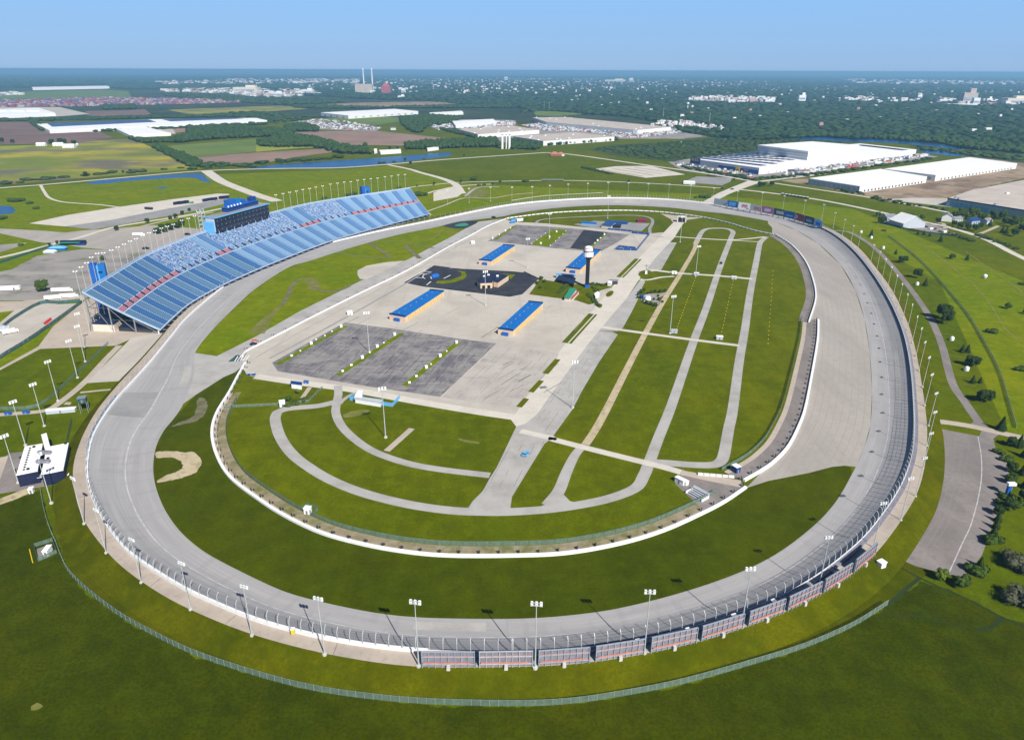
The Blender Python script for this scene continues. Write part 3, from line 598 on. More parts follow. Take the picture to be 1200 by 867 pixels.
area('ramp_concrete', [(944, 379), (951, 378), (959, 381), (951, 420), (946, 450), (940, 420), (939, 395)], 'concrete_tan', .05)
# bare strips behind the inner walls
def inset(pts, d): return offset(smooth(UL(pts), False, 5), d)
band('service_strip', inset(INNERWALL[2:-1], 4.5), 6.5, 'strip_dirt', .05, sm=False, world=True)
band('service_strip', inset(INNERWALL[2:-1], 1.3), 2.2, 'concrete_tan', .055, sm=False, world=True)
band('service_strip', inset(BACKWALL1, 5), 9.5, 'asphalt_park', .05, sm=False, world=True)
band('service_strip', inset(BACKWALL1, 11), 3, 'concrete_tan', .05, sm=False, world=True)
band('service_strip', inset(BACKWALL2, 5), 8, 'asphalt_park', .05, sm=False, world=True)
# worn ground
area('bare_patch', [(183, 530), (203, 528.5), (215, 530), (226, 529.5), (234, 535), (236, 543), (230, 553), (217, 559), (205, 562), (184, 565), (195, 557), (208, 552), (214, 546), (210, 540), (200, 536), (184, 537)], 'dirt', .05, sm=True, ragged=.7)
area('bare_patch', [(201, 500), (212, 494), (225, 489), (230, 480), (232, 467), (241, 468), (243, 477), (239, 486), (231, 493), (220, 496)], 'dirt_dark', .05, sm=True, ragged=.7)
band('bare_track', [(328, 360), (336, 349), (343, 334), (353, 327), (362, 329), (368, 336), (378, 341), (395, 341), (410, 335)], (4, 4.5), 'dirt_dark', .045)
band('bare_track', [(300, 391), (312, 375), (325, 362)], (14, 5), 'dirt_thin', .044)
area('bare_patch', [(358, 326), (372, 328), (374, 338), (364, 341), (360, 334)], 'dirt_thin', .046, sm=True, ragged=.8)
band('bare_track', [(430, 283.5), (441, 290), (455, 299), (458, 302), (445, 302), (420, 300), (394, 296)], (5, 2.5), 'dirt_dark', .045)
band('bare_track', [(440, 283), (470, 282), (500, 281), (512, 276), (520, 268), (533, 272)], (2.5, 3), 'dirt_thin', .045)
band('bare_track', [(492, 303), (482, 294), (476, 289), (482, 287), (500, 289), (508, 291)], (6, 3), 'dirt_dark', .045)
area('painted_turf', [(519, 264.5), (535, 261), (545, 259), (557, 259.3), (560, 260.5), (552, 265), (543, 268), (530, 267.5)], 'asphalt_dark', .05, sm=True)
area('painted_turf', [(536, 263), (545, 261.5), (549, 264), (541, 265.3), (533, 264.8)], 'green_roof', .055, sm=True)
area('bare_patch', [(403, 485.5), (412, 482), (425, 479.5), (433, 481), (428, 485), (415, 488), (404, 489)], 'dirt_thin', .045, sm=True, ragged=.5)
area('bare_patch', [(536, 514), (545, 515), (561, 518), (560, 520), (545, 518)], 'dirt_thin', .045, sm=True)
area('bare_patch', [(36, 828), (43, 824), (50, 827), (46, 831), (38, 832)], 'dirt_thin', .05, sm=True, ragged=.6)
area('bare_patch', [(96, 515), (100, 500), (108, 485), (112, 480), (108, 495), (101, 512), (95, 528)], 'dirt', .05, sm=True, ragged=.8)
# painted marks by the pit entrance and on the medical pad
for k in range(5):
    band('painted_line', [(275 + k * 3.2, 423.5 - k * .3), (279.5 + k * 3.2, 417 - k * .2)], .8, 'line_white', .065, sm=False)
area('painted_mark', [(267, 424), (283, 423), (281, 416.5), (277, 416)], 'teal_dark', .055)
band('painted_line', [(472.7, 331), (508, 311)], .9, 'line_white', .07, sm=False)
for q in ([(487, 325.3), (496, 325.8)], [(491, 320.5), (500, 321.6)], [(500, 334), (505, 330)], [(497, 318), (506, 319.2)], [(520, 326.5), (528, 322.5)], [(527, 314), (535, 313.8)]):
    band('painted_line', q, 1.1, 'line_white', .07, sm=False)
band('painted_line', [(504, 320), (497.5, 321.8), (495.5, 324.5), (498, 326.8)], .9, 'line_white', .07)
# tyre marks and cracks on the concrete
r_ = random.Random(3)
for i in range(26):
    x = r_.uniform(400, 640); y = r_.uniform(345, 400) if i % 2 else r_.uniform(410, 468)
    if i % 2 == 0: x = r_.uniform(560, 640)
    L = r_.uniform(5, 22); band('tyre_mark', [(x, y), (x + L, y - L * r_.uniform(.45, .65))], r_.uniform(.3, .9), 'line_faint' if i % 3 else 'crack', .0605 + i * .0005, sm=False)

def hatch(name, poly, a, b, spacing, width, mat, z, jitter=0, gap=0):
    "parallel joints over a paved polygon, running in the direction a-b"
    P = [(p.x, p.y) for p in UL(poly)]; A, B = U(*a), U(*b); d = (B - A).normalized(); n_ = Vector((-d.y, d.x, 0)); s = [p[0] * n_.x + p[1] * n_.y for p in P]; q = [p[0] * d.x + p[1] * d.y for p in P]
    r = random.Random(int(spacing * 10)); c = min(s) + spacing * .5; k = 0; m = MB()
    while c < max(s):
        t = min(q); run = []
        cc = c + r.uniform(-jitter, jitter)
        while t < max(q) + 3:
            p = d * t + n_ * cc
            if inside((p.x, p.y), P) and r.random() > gap: run.append(p)
            else:
                if len(run) > 2: u, v = run[0], run[-1]; w_ = n_ * width / 2; zz = Vector((0, 0, z + LAYER[0])); m.quad(u - w_ + zz, v - w_ + zz, v + w_ + zz, u + w_ + zz)
                run = []
            t += 2.5
        c += spacing; k += 1
    o = m.build(name, mat); o['kind'] = 'structure'
PAV = [(291, 436), (300, 414), (367, 378), (478, 322), (505, 312), (470, 331), (496, 337), (597, 349), (612, 346), (650, 352), (700, 358), (655, 408), (640, 410), (582, 402), (538, 396), (404, 377), (319, 424), (330, 437)]
hatch('concrete_joints', PAV, (460, 367), (504, 339), 6.1, .22, 'concrete_joint', .062, 0, .02)
hatch('concrete_joints', PAV, (456, 368), (475, 371), 9.3, .22, 'concrete_joint', .063, 0, .05)
hatch('concrete_joints', [(572, 283), (700, 296), (745, 297), (715, 330), (663, 331), (632, 326), (600, 317), (508, 310), (552, 282)], (561, 304), (589, 287), 6.1, .22, 'concrete_joint', .062, 0, .02)
LOTP = [(404, 378), (455, 384.4), (538.6, 397), (581.7, 402.6), (550, 433), (515.7, 465), (432, 453), (325.4, 435)]
hatch('crack_sealing', LOTP, (325, 435), (404, 379), 4.2, .35, 'asphalt_dark', .058, 1.4, .42)
hatch('crack_sealing', LOTP, (325, 435), (432, 453), 9.0, .3, 'asphalt_dark', .059, 2.5, .5)
hatch('bay_line', LOTP, (325, 435), (404, 379), 8.4, .16, 'line_worn', .060, .2, .12)
GLP = [(584, 403.5), (640, 411), (655, 415), (646, 432), (604, 477), (560, 472), (517.5, 465.5)]
hatch('crack_sealing', GLP, (517, 465), (584, 404), 5.5, .3, 'line_faint', .058, 1.8, .25)
hatch('crack_sealing', [(606, 510), (640, 515), (600, 580), (560, 592), (580, 550)], (606, 510), (560, 592), 5.5, .3, 'line_faint', .058, 1.8, .3)
hatch('crack_sealing', [(620, 498), (700, 392), (722, 392), (700, 425), (672, 478), (640, 516)], (620, 498), (700, 392), 5.0, .3, 'line_faint', .058, 1.8, .3)

band('ditch', [(1040, 709), (1052, 699), (1064, 688), (1078, 677)], 1.6, 'forest_floor', .05)
band('ditch', [(1050, 662), (1078, 677), (1110, 692), (1140, 705), (1176, 724), (1215, 740)], 1.1, 'forest_floor', .05)
band('ditch', [(1145, 738), (1160, 735), (1170, 728), (1177, 723)], 1.6, 'forest_floor', .05)
band('ditch', [(1030, 716), (1055, 722), (1080, 722), (1110, 730), (1140, 737)], .7, 'forest_floor', .05)
# ================================================================ THE TRACK
OUT = [(600, 765, 5), (557.6, 765, 5), (488, 762.5, 5), (414, 754, 5), (350.8, 741, 5), (300, 726.5, 5), (254, 708, 5), (215.7, 690, 5), (177.7, 667, 5), (152, 648.5, 5), (137, 632.6, 5), (118, 604.7, 5),
       (106.6, 579, 5), (102, 558, 5), (102.8, 536, 5), (109, 510.8, 4.6), (124.4, 484, 3.6), (142, 461.5, 2.6), (157.4, 445, 2), (177.7, 422.4, 1.6), (200.5, 394.5, 1.5), (223.4, 368, 1.5), (269, 331, 1.5), (300, 316.5, 1.5),
       (338, 299.3, 1.5), (383.8, 285.4, 1.5), (442, 271.5, 1.5), (503, 259.2, 2), (553.8, 248.5, 3.5), (600, 240, 5), (650.8, 235, 5), (714, 232.2, 5), (777.7, 233.6, 5), (828.4, 238.2, 5), (858, 241.5, 5), (896, 248.5, 5),
       (934, 257.5, 5), (963.5, 268, 5), (984, 280, 5), (1004, 298, 4.5), (1024, 323.5, 4), (1042, 353, 4), (1055, 382, 4), (1062.4, 408, 4), (1067, 438, 4), (1069.5, 470.7, 4), (1070.6, 498, 4.5), (1068.8, 528, 5), (1062, 554, 5),
       (1050, 579, 5), (1032.5, 604.7, 5), (1011.7, 630, 5), (986, 653, 5), (955, 676, 5), (920, 696.5, 5), (880, 713.5, 5), (818, 733.5, 5), (757, 748.5, 5), (688.8, 759.5, 5), (645, 763.5, 5)]
INN = [(600, 725), (503, 724), (447, 719.3), (388.8, 708), (338, 695), (300, 678.3), (241, 647.8), (210.7, 622.4), (193, 597), (182.7, 571.7), (179.4, 549), (182.7, 523.5), (193, 503), (210.7, 482.8), (221, 458), (228, 436), (228.4, 413.5),
       (248.7, 387), (274, 361.5), (300, 338), (338, 313.5), (360, 307), (398, 294.5), (438.7, 282.5), (474, 273.6), (510, 266.6), (540, 259.5), (558, 260.8), (585, 256.5), (600, 251.3), (650.8, 244), (714, 240.7), (777.7, 243), (828.4, 248.4), (851.7, 250.8), (883.5, 256),
       (912, 262), (933, 270), (958, 285), (985, 310.8), (1002.5, 341), (1013, 374), (1019, 412), (1022, 458), (1020, 498), (1013, 523.5), (1003, 547), (997.7, 556.5), (983.8, 582), (963.5, 607), (930.5, 635), (900, 655), (866.5, 671), (828.4, 685), (777.7, 700.3), (714, 715), (650.8, 722.6)]
def loop3(pts): return [U(*p) if len(p) == 3 else U(p[0], p[1], 0) for p in pts]
OL = resample(smooth(loop3(OUT), True, 8), 5.0, True)
ILs = resample(smooth(loop3(INN), True, 8), 2.0, True)
def nearest_seq(A, B):
    out = []
    for a in A:
        b = min(B, key=lambda q: (q.x - a.x) ** 2 + (q.y - a.y) ** 2); out.append(b)
    return out
IL = nearest_seq(OL, ILs)
for _ in range(4): IL = [(IL[i - 1] + IL[i] * 2 + IL[(i + 1) % len(IL)]) / 4 for i in range(len(IL))]
N = len(OL)
PROF = [(0, 0), (.2, 0), (.40, .02), (.46, .06), (.6, .25), (.8, .6), (1, 1)]
def track_pt(i, u):
    i %= N; a, b = IL[i], OL[i]; k = 0
    for (u0, z0), (u1, z1) in zip(PROF, PROF[1:]):
        if u <= u1 + 1e-9: k = z0 + (z1 - z0) * (u - u0) / (u1 - u0); break
    return Vector((a.x + (b.x - a.x) * u, a.y + (b.y - a.y) * u, .09 + (b.z - .3) * k))
def track_strip(name, us, mat, dz=0, i0=0, i1=None, closed=True):
    rng = list(range(i0, (i1 if i1 is not None else N))); v = []; f = []; uvs = []; acc = 0; m = len(us)
    for k, i in enumerate(rng):
        if k: acc += (OL[i % N] - OL[(i - 1) % N]).length
        for u in us:
            p = track_pt(i, u); v.append((p.x, p.y, p.z + dz)); uvs.append((u, acc))
    n = len(rng); cl = closed and i1 is None
    for k in range(n if cl else n - 1):
        j = (k + 1) % n
        for q in range(m - 1): f.append((k * m + q, k * m + q + 1, j * m + q + 1, j * m + q))
    me = bpy.data.meshes.new(name); me.from_pydata(v, [], f); L = me.uv_layers.new()
    for po in me.polygons:
        last = po.index // (m - 1) == n - 1
        for li in po.loop_indices:
            vi = me.loops[li].vertex_index; a, b = uvs[vi]
            if last and vi < m: b = acc + 5
            L.data[li].uv = (a, b)
    me.materials.append(MATS[mat])
    for po in me.polygons: po.use_smooth = True
    me.update(); me.flip_normals() if me.polygons[0].normal.z < 0 else None
    o = bpy.data.objects.new(name, me); COL.objects.link(o); o['kind'] = 'structure'; return o
track_strip('race_track', [0, .1, .2, .3, .4, .46, .53, .6, .7, .8, .9, 1], 'track_asphalt')
_p0, _p1 = [min(range(N), key=lambda i, q=U(x, y, 3): (OL[i].x - q.x) ** 2 + (OL[i].y - q.y) ** 2) for x, y in ((144, 459), (122, 487))]
track_strip('asphalt_patch', [.46, .6, .7, .8, .9, .985], 'asphalt_grey', .03, min(_p0, _p1), max(_p0, _p1) + 1)
for x0, y0, x1, y1, ua, ub in ((170, 430, 150, 452, .05, .2), (1069, 470, 1062, 408, .62, .74), (560, 765, 470, 761, .1, .3), (880, 713, 830, 730, .55, .62), (714, 232, 760, 233, .5, .9)):
    _a, _b = [min(range(N), key=lambda i, q=U(x, y, 4): (OL[i].x - q.x) ** 2 + (OL[i].y - q.y) ** 2) for x, y in ((x0, y0), (x1, y1))]
    if abs(_a - _b) < 60: track_strip('asphalt_patch', [ua, (ua + ub) / 2, ub], 'asphalt_light', .028, min(_a, _b), max(_a, _b) + 1)
track_strip('apron_line', [.432, .452], 'line_worn', .02)
track_strip('track_seam', [.62, .626], 'asphalt_grey', .02)
track_strip('track_seam', [.80, .806], 'asphalt_grey', .02)
for i in range(0, N, 17):
    a = track_pt(i, .0); v = MB(); us = [0, .2, .4, .46, .6, .8, 1]; d = (OL[(i + 1) % N] - OL[i]).normalized() * .12
    L = [track_pt(i, u) + Vector((0, 0, .02)) for u in us]
    if i % 3: L = L[3:]
    for p, q in zip(L, L[1:]): v.quad(p - d, p + d, q + d, q - d)
    v.build('pavement_joint', 'asphalt_grey')['kind'] = 'structure'
# promenade (raised service road outside the wall)
PROM = [(600, 781, 4.6), (557, 781.5, 4.6), (493, 781.5, 4.6), (440, 776, 4.6), (381, 765.5, 4.6), (340, 756, 4.6), (295, 743, 4.6), (260, 730, 4.6), (224, 714.5, 4.6), (195, 700, 4.6), (167, 682, 4.6), (145, 666, 4.6), (126, 647.5, 4.6), (110, 627, 4.6), (100, 613.5, 4.6), (93, 598, 4.5),
        (87.5, 576, 4.4), (85, 554, 4.2), (88, 535, 4), (98, 508, 3.4), (114, 480, 2.6), (130, 460, 2), (146, 442, 1.6), (167, 420, 1.3), (189, 395, 1.2), (213, 368, 1.2), (258, 331, 1.2), (292, 315.5, 1.2),
        (333, 298.4, 1.2), (380, 284.2, 1.2), (440, 270.3, 1.2), (501, 257.9, 1.6), (551, 247, 3), (598, 238.8, 4.6), (650, 233.8, 4.6), (714, 231, 4.6), (778, 232.3, 4.6), (829, 237, 4.6), (860, 240.2, 4.6), (898, 247, 4.6),
        (937, 256, 4.6), (968.5, 267, 4.6), (989, 277, 4.6), (1009, 293, 4.2), (1027, 314.6, 3.8), (1046, 341, 3.8), (1062, 374, 3.8), (1070, 398, 3.8), (1076, 425, 3.8), (1081, 455, 3.8), (1084.5, 480, 4), (1086.5, 500, 4.4), (1086, 525, 4.6), (1083, 550, 4.6),
        (1074, 580, 4.6), (1055, 611, 4.6), (1040, 632, 4.6), (1024, 651, 4.6), (995, 675.5, 4.6), (960, 697.5, 4.6), (919, 717.5, 4.6), (871, 735.5, 4.6), (818, 752, 4.6), (757, 765.7, 4.6), (691, 776, 4.6), (645, 780, 4.6)]
PLs = resample(smooth(loop3(PROM), True, 8), 2.0, True)
PL = nearest_seq(OL, PLs)
for _ in range(4): PL = [(PL[i - 1] + PL[i] * 2 + PL[(i + 1) % N]) / 4 for i in range(N)]
cen = sum(OL, Vector()) / N
OD = []   # outward direction
for i in range(N):
    t = OL[(i + 1) % N] - OL[i - 1]; n_ = Vector((t.y, -t.x, 0)).normalized()
    if n_.dot(OL[i] - cen) < 0: n_ = -n_
    OD.append(n_)
def ring(name, A, B, mat):
    v = [tuple(p) for p in A] + [tuple(p) for p in B]; f = [(i, (i + 1) % N, N + (i + 1) % N, N + i) for i in range(N)]
    me = bpy.data.meshes.new(name); me.from_pydata(v, [], f); me.materials.append(MATS[mat]); me.update()
    if me.polygons[0].normal.z < 0: me.flip_normals()
    for po in me.polygons: po.use_smooth = True
    o = bpy.data.objects.new(name, me); COL.objects.link(o); o['kind'] = 'structure'; return o
ring('promenade', [OL[i] + OD[i] * .3 + Vector((0, 0, -OL[i].z + PL[i].z)) for i in range(N)], PL, 'promenade')
SK = [PL[i] + OD[i] * (PL[i].z * 2.2) for i in range(N)]
ring('embankment', PL, [Vector((p.x, p.y, -.05)) for p in SK], 'grass_bank')
# cracks across the promenade
mb = MB()
for i in range(4, N, 9):
    a = OL[i] + OD[i] * .5; a.z = PL[i].z + .02; b = PL[i] - OD[i] * .2 + (OL[(i + 1) % N] - OL[i]) * rnd.uniform(-.3, .3); b.z = PL[i].z + .02
    if (a - b).length < 3: continue
    d = (OL[(i + 1) % N] - OL[i]).normalized() * .1; mb.quad(a - d, a + d, b + d, b - d)
o = mb.build('promenade_joints', 'crack'); o['kind'] = 'structure'
# outer wall: one long concrete wall, closed round the lap
def ring_wall(mb, idx, off0, off1, z0, z1, closed=False):
    A = []
    for i in idx:
        i %= N; p = OL[i]; A.append([(p.x + OD[i].x * o_, p.y + OD[i].y * o_, p.z + z_) for o_, z_ in ((off0, z0), (off0, z1), (off1, z1), (off1, z0))])
    vs = [q for r in A for q in r]; n = len(A); fs = []
    for k in range(n if closed else n - 1):
        j = (k + 1) % n
        for q in range(4): fs.append((k * 4 + q, k * 4 + (q + 1) % 4, j * 4 + (q + 1) % 4, j * 4 + q))
    if not closed: fs += [(0, 1, 2, 3), (n * 4 - 1, n * 4 - 2, n * 4 - 3, n * 4 - 4)]
    mb.add(vs, fs)
def fr(x, y, z=5):   # ring index nearest to a measured point
    p = U(x, y, z); return min(range(N), key=lambda i: (OL[i].x - p.x) ** 2 + (OL[i].y - p.y) ** 2)
t = thing('track_wall', 'long white concrete retaining wall round the outer edge of the race track', 'wall', tuple(OL[0]))
m = MB(); ring_wall(m, range(N), 0, .35, -3.0, 1.02, True); m.build('wall_body', 'white_wall', t, True)
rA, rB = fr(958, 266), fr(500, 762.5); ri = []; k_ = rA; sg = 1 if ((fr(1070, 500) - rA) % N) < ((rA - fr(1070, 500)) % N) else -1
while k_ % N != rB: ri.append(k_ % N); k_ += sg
wi = [];
while k_ % N != rA: wi.append(k_ % N); k_ += sg
m = MB(); ring_wall(m, wi, -.75, -.1, -.5, 1.0); m.build('safety_barrier', 'white_paint', t, True)
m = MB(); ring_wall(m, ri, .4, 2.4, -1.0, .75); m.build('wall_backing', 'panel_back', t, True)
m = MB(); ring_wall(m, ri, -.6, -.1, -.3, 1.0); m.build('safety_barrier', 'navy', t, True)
# catch fence round the near turn, the back and the far turn
iA, iB = fr(104, 575), fr(553, 248.5)
step = 1
idx = []
i = iA
fwd = 1 if ((fr(600, 765) - iA) % N) < ((iA - fr(600, 765)) % N) else -1
k = iA
while k % N != iB: idx.append(k % N); k += fwd
t = thing('catch_fence', 'tall catch fence with curved posts on the outer wall round the near and right turns', 'fence', tuple(OL[iA]))
def prof(i, h=6.2):
    p = OL[i]; d = OD[i]; out = []
    for z, o_ in ((1.1, .15), (3.0, .15), (4.3, .05), (5.2, -.4), (5.8, -1.2)): out.append(Vector((p.x + d.x * o_, p.y + d.y * o_, p.z + z)))
    return out
def fence_surface(mb, idx):
    rows = [prof(i) for i in idx]; m_ = 5; vs = [q for r in rows for q in r]; fs = []
    for k in range(len(rows) - 1):
        for q in range(m_ - 1): fs.append((k * m_ + q, k * m_ + q + 1, (k + 1) * m_ + q + 1, (k + 1) * m_ + q))
    mb.add(vs, fs)
m = MB(); fence_surface(m, idx); m.build('wire_mesh', 'wire_mesh', t, True)
m = MB()
for q in range(1, 5):
    L = [prof(i)[q] for i in idx]
    for a, b in zip(L, L[1:]): m.bar(a, b, .035 if q < 4 else .06)
m.build('cable', 'steel', t, True)
def post(mb, i, s=.0):
    P = prof(i)
    for a, b in zip(P, P[1:]): mb.bar(a, b, .21)
cand = sorted(idx, key=lambda i: (OL[i].x ** 2 + OL[i].y ** 2))
near = set(cand[:100])
rest = MB()
for i in idx:
    if i in near:
        m = MB(); post(m, i); m.build('post', 'steel_white', t, True)
    else: post(rest, i)
o = rest.build('far_posts', 'steel_white', t, True); o['kind'] = 'stuff'
# front fence + banner wall on the left
t = thing('front_fence', 'lower catch fence on the outer wall in front of the grandstand', 'fence', tuple(OL[iB]))
idx2 = []; k = iB
while k % N != iA: idx2.append(k % N); k += fwd
m = MB(); fence_surface(m, idx2); m.build('wire_mesh', 'wire_mesh', t, True)
m = MB()
for j, i in enumerate(idx2):
    if j % 2 == 0: post(m, i)
m.build('posts', 'steel_white', t, True)['kind'] = 'stuff'
b0, b1 = fr(139, 465, 3), fr(104, 535); bi = []; k = b0
while k % N != b1: bi.append(k % N); k += fwd
t = thing('banner_wall', 'blue and white banner strip on the fence at the left end of the near turn', 'banner', tuple(OL[b0]))
m = MB(); ring_wall(m, bi, .45, .6, -.5, 2.6); m.build('banner_board', 'wall_greyblue', t, True)
m = MB()
for j in range(0, len(bi) - 2, 3): ring_wall(m, bi[j:j + 2], .62, .7, .2, 2.2)
m.build('banner_print', 'blue_deep', t, True)
# ---- big sign panels on the outer rim of the near turn: seen from behind
PAN = [(494, 557.6), (561, 625), (630, 691), (696.5, 755), (761, 816), (820, 870), (875, 917.5), (921, 960), (963, 995), (999, 1024)]
def promy(x):
    pts = sorted([(p[0], p[1]) for p in PROM if p[1] > 640 and p[0] > 480])
    for (x0, y0), (x1, y1) in zip(pts, pts[1:]):
        if x0 <= x <= x1: return y0 + (y1 - y0) * (x - x0) / (x1 - x0)
    return pts[0][1]
for k, (xa, xb) in enumerate(PAN):
    A = U(xa, promy(xa) + .8, 4.0); B = U(xb, promy(xb) + .8, 4.0)
    C = (A + B) / 2; d = B - A; L = d.length; rz = math.atan2(d.y, d.x)
    side = ['at the left end of the row', 'second from the left', 'third from the left', 'fourth from the left', 'fifth from the left', 'sixth from the left', 'fourth from the right', 'third from the right', 'second from the right', 'at the right end of the row'][k]
    t = thing('billboard', 'grey billboard seen from behind on the near rim, ' + side, 'billboard', (C.x, C.y, 2.6), 'billboards on the near turn', rz)
    H = 8.2; m = MB(); m.box((0, 0, 1.0), (L - .4, .25, H)); m.build('sign_board', 'panel_back', t)
    m = MB()
    for z in (1.0, 3.2, 6.6, 9.0): m.box((0, -.3, z), (L - .4, .25, .22))
    nst = 9
    for j in range(nst): m.box((-L / 2 + .35 + j * (L - .7) / (nst - 1), -.42, .9), (.22, .3, H + .15))
    m.build('back_frame', 'wall_greyblue' if k != 1 else 'wall_grey', t)
    m = MB(); m.bar((-L / 2 + .8, -.85, 4.4), (L / 2 - 1.6, -.85, 4.4), .36); m.bar((-L / 2 + .8, -.6, 7.4), (L / 2 - .6, -.6, 7.4), .14); m.build('red_rail', 'rust_red', t)
    m = MB(); m.box((0, -.9, -1.2), (1.5, 1.3, 4.6), taper=.8); m.box((0, -2.2, -2.0), (2.0, 1.6, .6)); m.build('buttress', 'concrete_part', t)
    for s in (-1, 1):
        m = MB(); m.box((s * L / 4, -.45, -2.2), (.35, .35, 3.4)); m.build('leg', 'steel', t)
    m = MB(); m.box((L / 2 - .3, .1, -.6), (.5, .5, H + 1.4)); m.build('end_post', 'navy', t)
for k, (x, y) in enumerate([(912, 703.5), (950, 688), (983, 669)]):
    a = U(x, y, 4.6); b = a + Vector((1.2, -4.2, 0)); i = fr(x, y)
    m = MB(); c0 = OL[i] + OD[i] * .4; c1 = OL[i] + OD[i] * 5.5; c0.z = c1.z = 5.2
    m.bar(c0, c1, 1.8, .25); m.bar(c0 + Vector((1.1, .9, 1)), c1 + Vector((1.1, .9, 1)), .12); m.bar(c0 - Vector((1.1, .9, -1)), c1 - Vector((1.1, .9, -1)), .12)
    tag(m.build('catwalk', 'trim_cream'), 'pale catwalk between the outer wall and the billboards, %s of three from the left' % ORD[k], 'catwalk', 'catwalks behind the wall')
# ---- colour billboards on the far right turn
BB = [(838, 239, 849, 852.5), (851.5, 241, 864, 0), (865.5, 243, 878.5, 0), (879.5, 245.3, 891.5, 0), (892.5, 248, 905.3, 0), (906, 250.8, 918, 0), (918.7, 253.5, 930.7, 0), (931.5, 257, 941.3, 0), (942, 260.5, 953, 0), (953.7, 264.5, 962.8, 0)]
BB = [(836.5, 237.8, 851), (852, 240.5, 864), (865, 242.6, 878.5), (879, 245, 891), (892.5, 247.5, 905.3), (906, 250, 918), (918.5, 252.8, 930.7), (931.5, 255.8, 941.5), (942, 259, 953), (953.7, 262.5, 962.5)]
CB = [('wall_greyblue', 'steel', 'plain slate blue'), ('blue', 'blue_light', 'bright blue with pale lettering'), ('white_paint', 'red', 'white with a red word'), ('wall_grey', 'red_pale', 'grey and faded pink'), ('magenta', 'wall_grey', 'magenta-edged pale'),
      ('teal_dark', 'wall_grey', 'teal and white'), ('blue', 'blue_light', 'plain strong blue'), ('maroon', 'pinkish', 'maroon'), ('navy', 'blue_light', 'near-black navy'), ('blue_light', 'blue', 'light blue with a dark band')]
def text_part(name, s, size, mat, parent, loc, rot, ext=.03):
    cu = bpy.data.curves.new(name, 'FONT'); cu.body = s; cu.size = size; cu.extrude = ext; cu.align_x = 'CENTER'; cu.align_y = 'CENTER'; cu.materials.append(MATS[mat])
    tmp = bpy.data.objects.new('tmp', cu); COL.objects.link(tmp); dg = bpy.context.evaluated_depsgraph_get(); me = bpy.data.meshes.new_from_object(tmp.evaluated_get(dg))
    bpy.data.objects.remove(tmp); o = bpy.data.objects.new(name, me); COL.objects.link(o); o.parent = parent; o.location = loc; o.rotation_euler = rot; return o
for k, (xa, ya, xb) in enumerate(BB):
    yb = BB[k + 1][1] if k < 9 else 266
    A = U(xa, ya + 2.2, 5); B = U(xb, yb + 1.8, 5); C = (A + B) / 2; d = B - A; L = d.length; rz = math.atan2(d.y, d.x)
    t = thing('billboard', '%s billboard facing the camera beside the far right turn' % CB[k][2], 'billboard', (C.x, C.y, 5), 'coloured billboards on the far turn', rz)
    m = MB(); m.box((0, 0, .8), (L, .3, 9.5)); m.build('sign_board', CB[k][0], t)
    m = MB(); m.box((-L / 2, .3, -3), (.4, .5, 12)); m.box((L / 2, .3, -3), (.4, .5, 12)); m.box((0, .3, -3), (.4, .5, 12)); m.build('support', 'dark_steel', t)
    if k in (1, 2):   # unreadable block lettering
        m = MB(); r2 = random.Random(k); w_ = L * (.66 if k == 1 else .5); n_ = 5 if k == 1 else 4
        for q in range(n_):
            x = (q + .5) / n_ * w_ - w_ / 2 + (0 if k == 1 else L * .03); hh = 5.6 if k == 1 else 4.6
            z0_ = 2.7 if k == 1 else 3.2
            m.box((x - w_ / n_ * .3, -.2, z0_), (w_ / n_ * .26, .1, hh)); m.box((x, -.2, z0_ + (hh - 1.1 if q % 2 else 0)), (w_ / n_ * .62, .1, 1.1)); m.box((x + w_ / n_ * .26, -.2, z0_ + hh * .3), (w_ / n_ * .26, .1, hh * .6))
        m.build('lettering', CB[k][1], t)
    else:
        m = MB(); m.box(({3: L * .1, 4: 0, 5: L * .12, 6: 0, 7: -L * .33, 8: 0, 9: 0}.get(k, 0), -.2, 3.2 if k != 9 else 2.2), ({7: L * .22, 3: L * .5, 4: L * .55, 5: L * .7, 6: L * .6}.get(k, L * .6), .1, 4.4 if k not in (8, 6) else 2)); m.build('printed_patch', CB[k][1], t)
        if k == 8:
            m = MB(); m.box((-.5, -.2, 6), (L * .5, .1, 1)); m.build('printed_patch', CB[k][1], t)
# ---- inner walls
def wall_line(name, label, P, h, thick, mat, z=0, extra=None, spacing=8.5, hh=2.4):
    t = thing(name, label, 'wall', tuple(P[0])); m = MB()
    for a, b in zip(P, P[1:]): m.wall(a, b, z, z + h, thick)
    m.build('wall_body', mat, t, True)
    if extra:
        Q = resample(P, spacing)
        for j, p in enumerate(Q[:100]):
            q = Q[min(j + 1, len(Q) - 1)] - Q[max(j - 1, 0)]; q.normalize(); nn = Vector((-q.y, q.x, 0)) * extra
            m = MB(); m.box((p.x + nn.x, p.y + nn.y, 0), (.4, .4, hh)); m.box((p.x + nn.x * 1.8, p.y + nn.y * 1.8, 0), (.8, .5, hh * .4), math.atan2(q.y, q.x)); m.build('fence_post', 'dark_steel' if mat != 'white_wall' else 'steel', t, True)
    return t
def sl(pts, n=5): return smooth(UL(pts), False, n)
iw = sl(INNERWALL); bw1 = sl(BACKWALL1); bw2 = sl(BACKWALL2)
wall_line('infield_wall', 'thick white wall curving round the near end of the infield', iw, 1.2, 1.5, 'white_paint', 0, 1.7, 9.0)
wall_line('infield_wall', 'white wall between the wide tan apron and the infield turf', bw1, 1.3, 1.5, 'white_paint', 0, 1.7, 9.0)
wall_line('infield_wall', 'short white wall on the upper right bend of the infield', bw2, 1.3, 1.2, 'white_paint', 0, 1.7, 9.0)
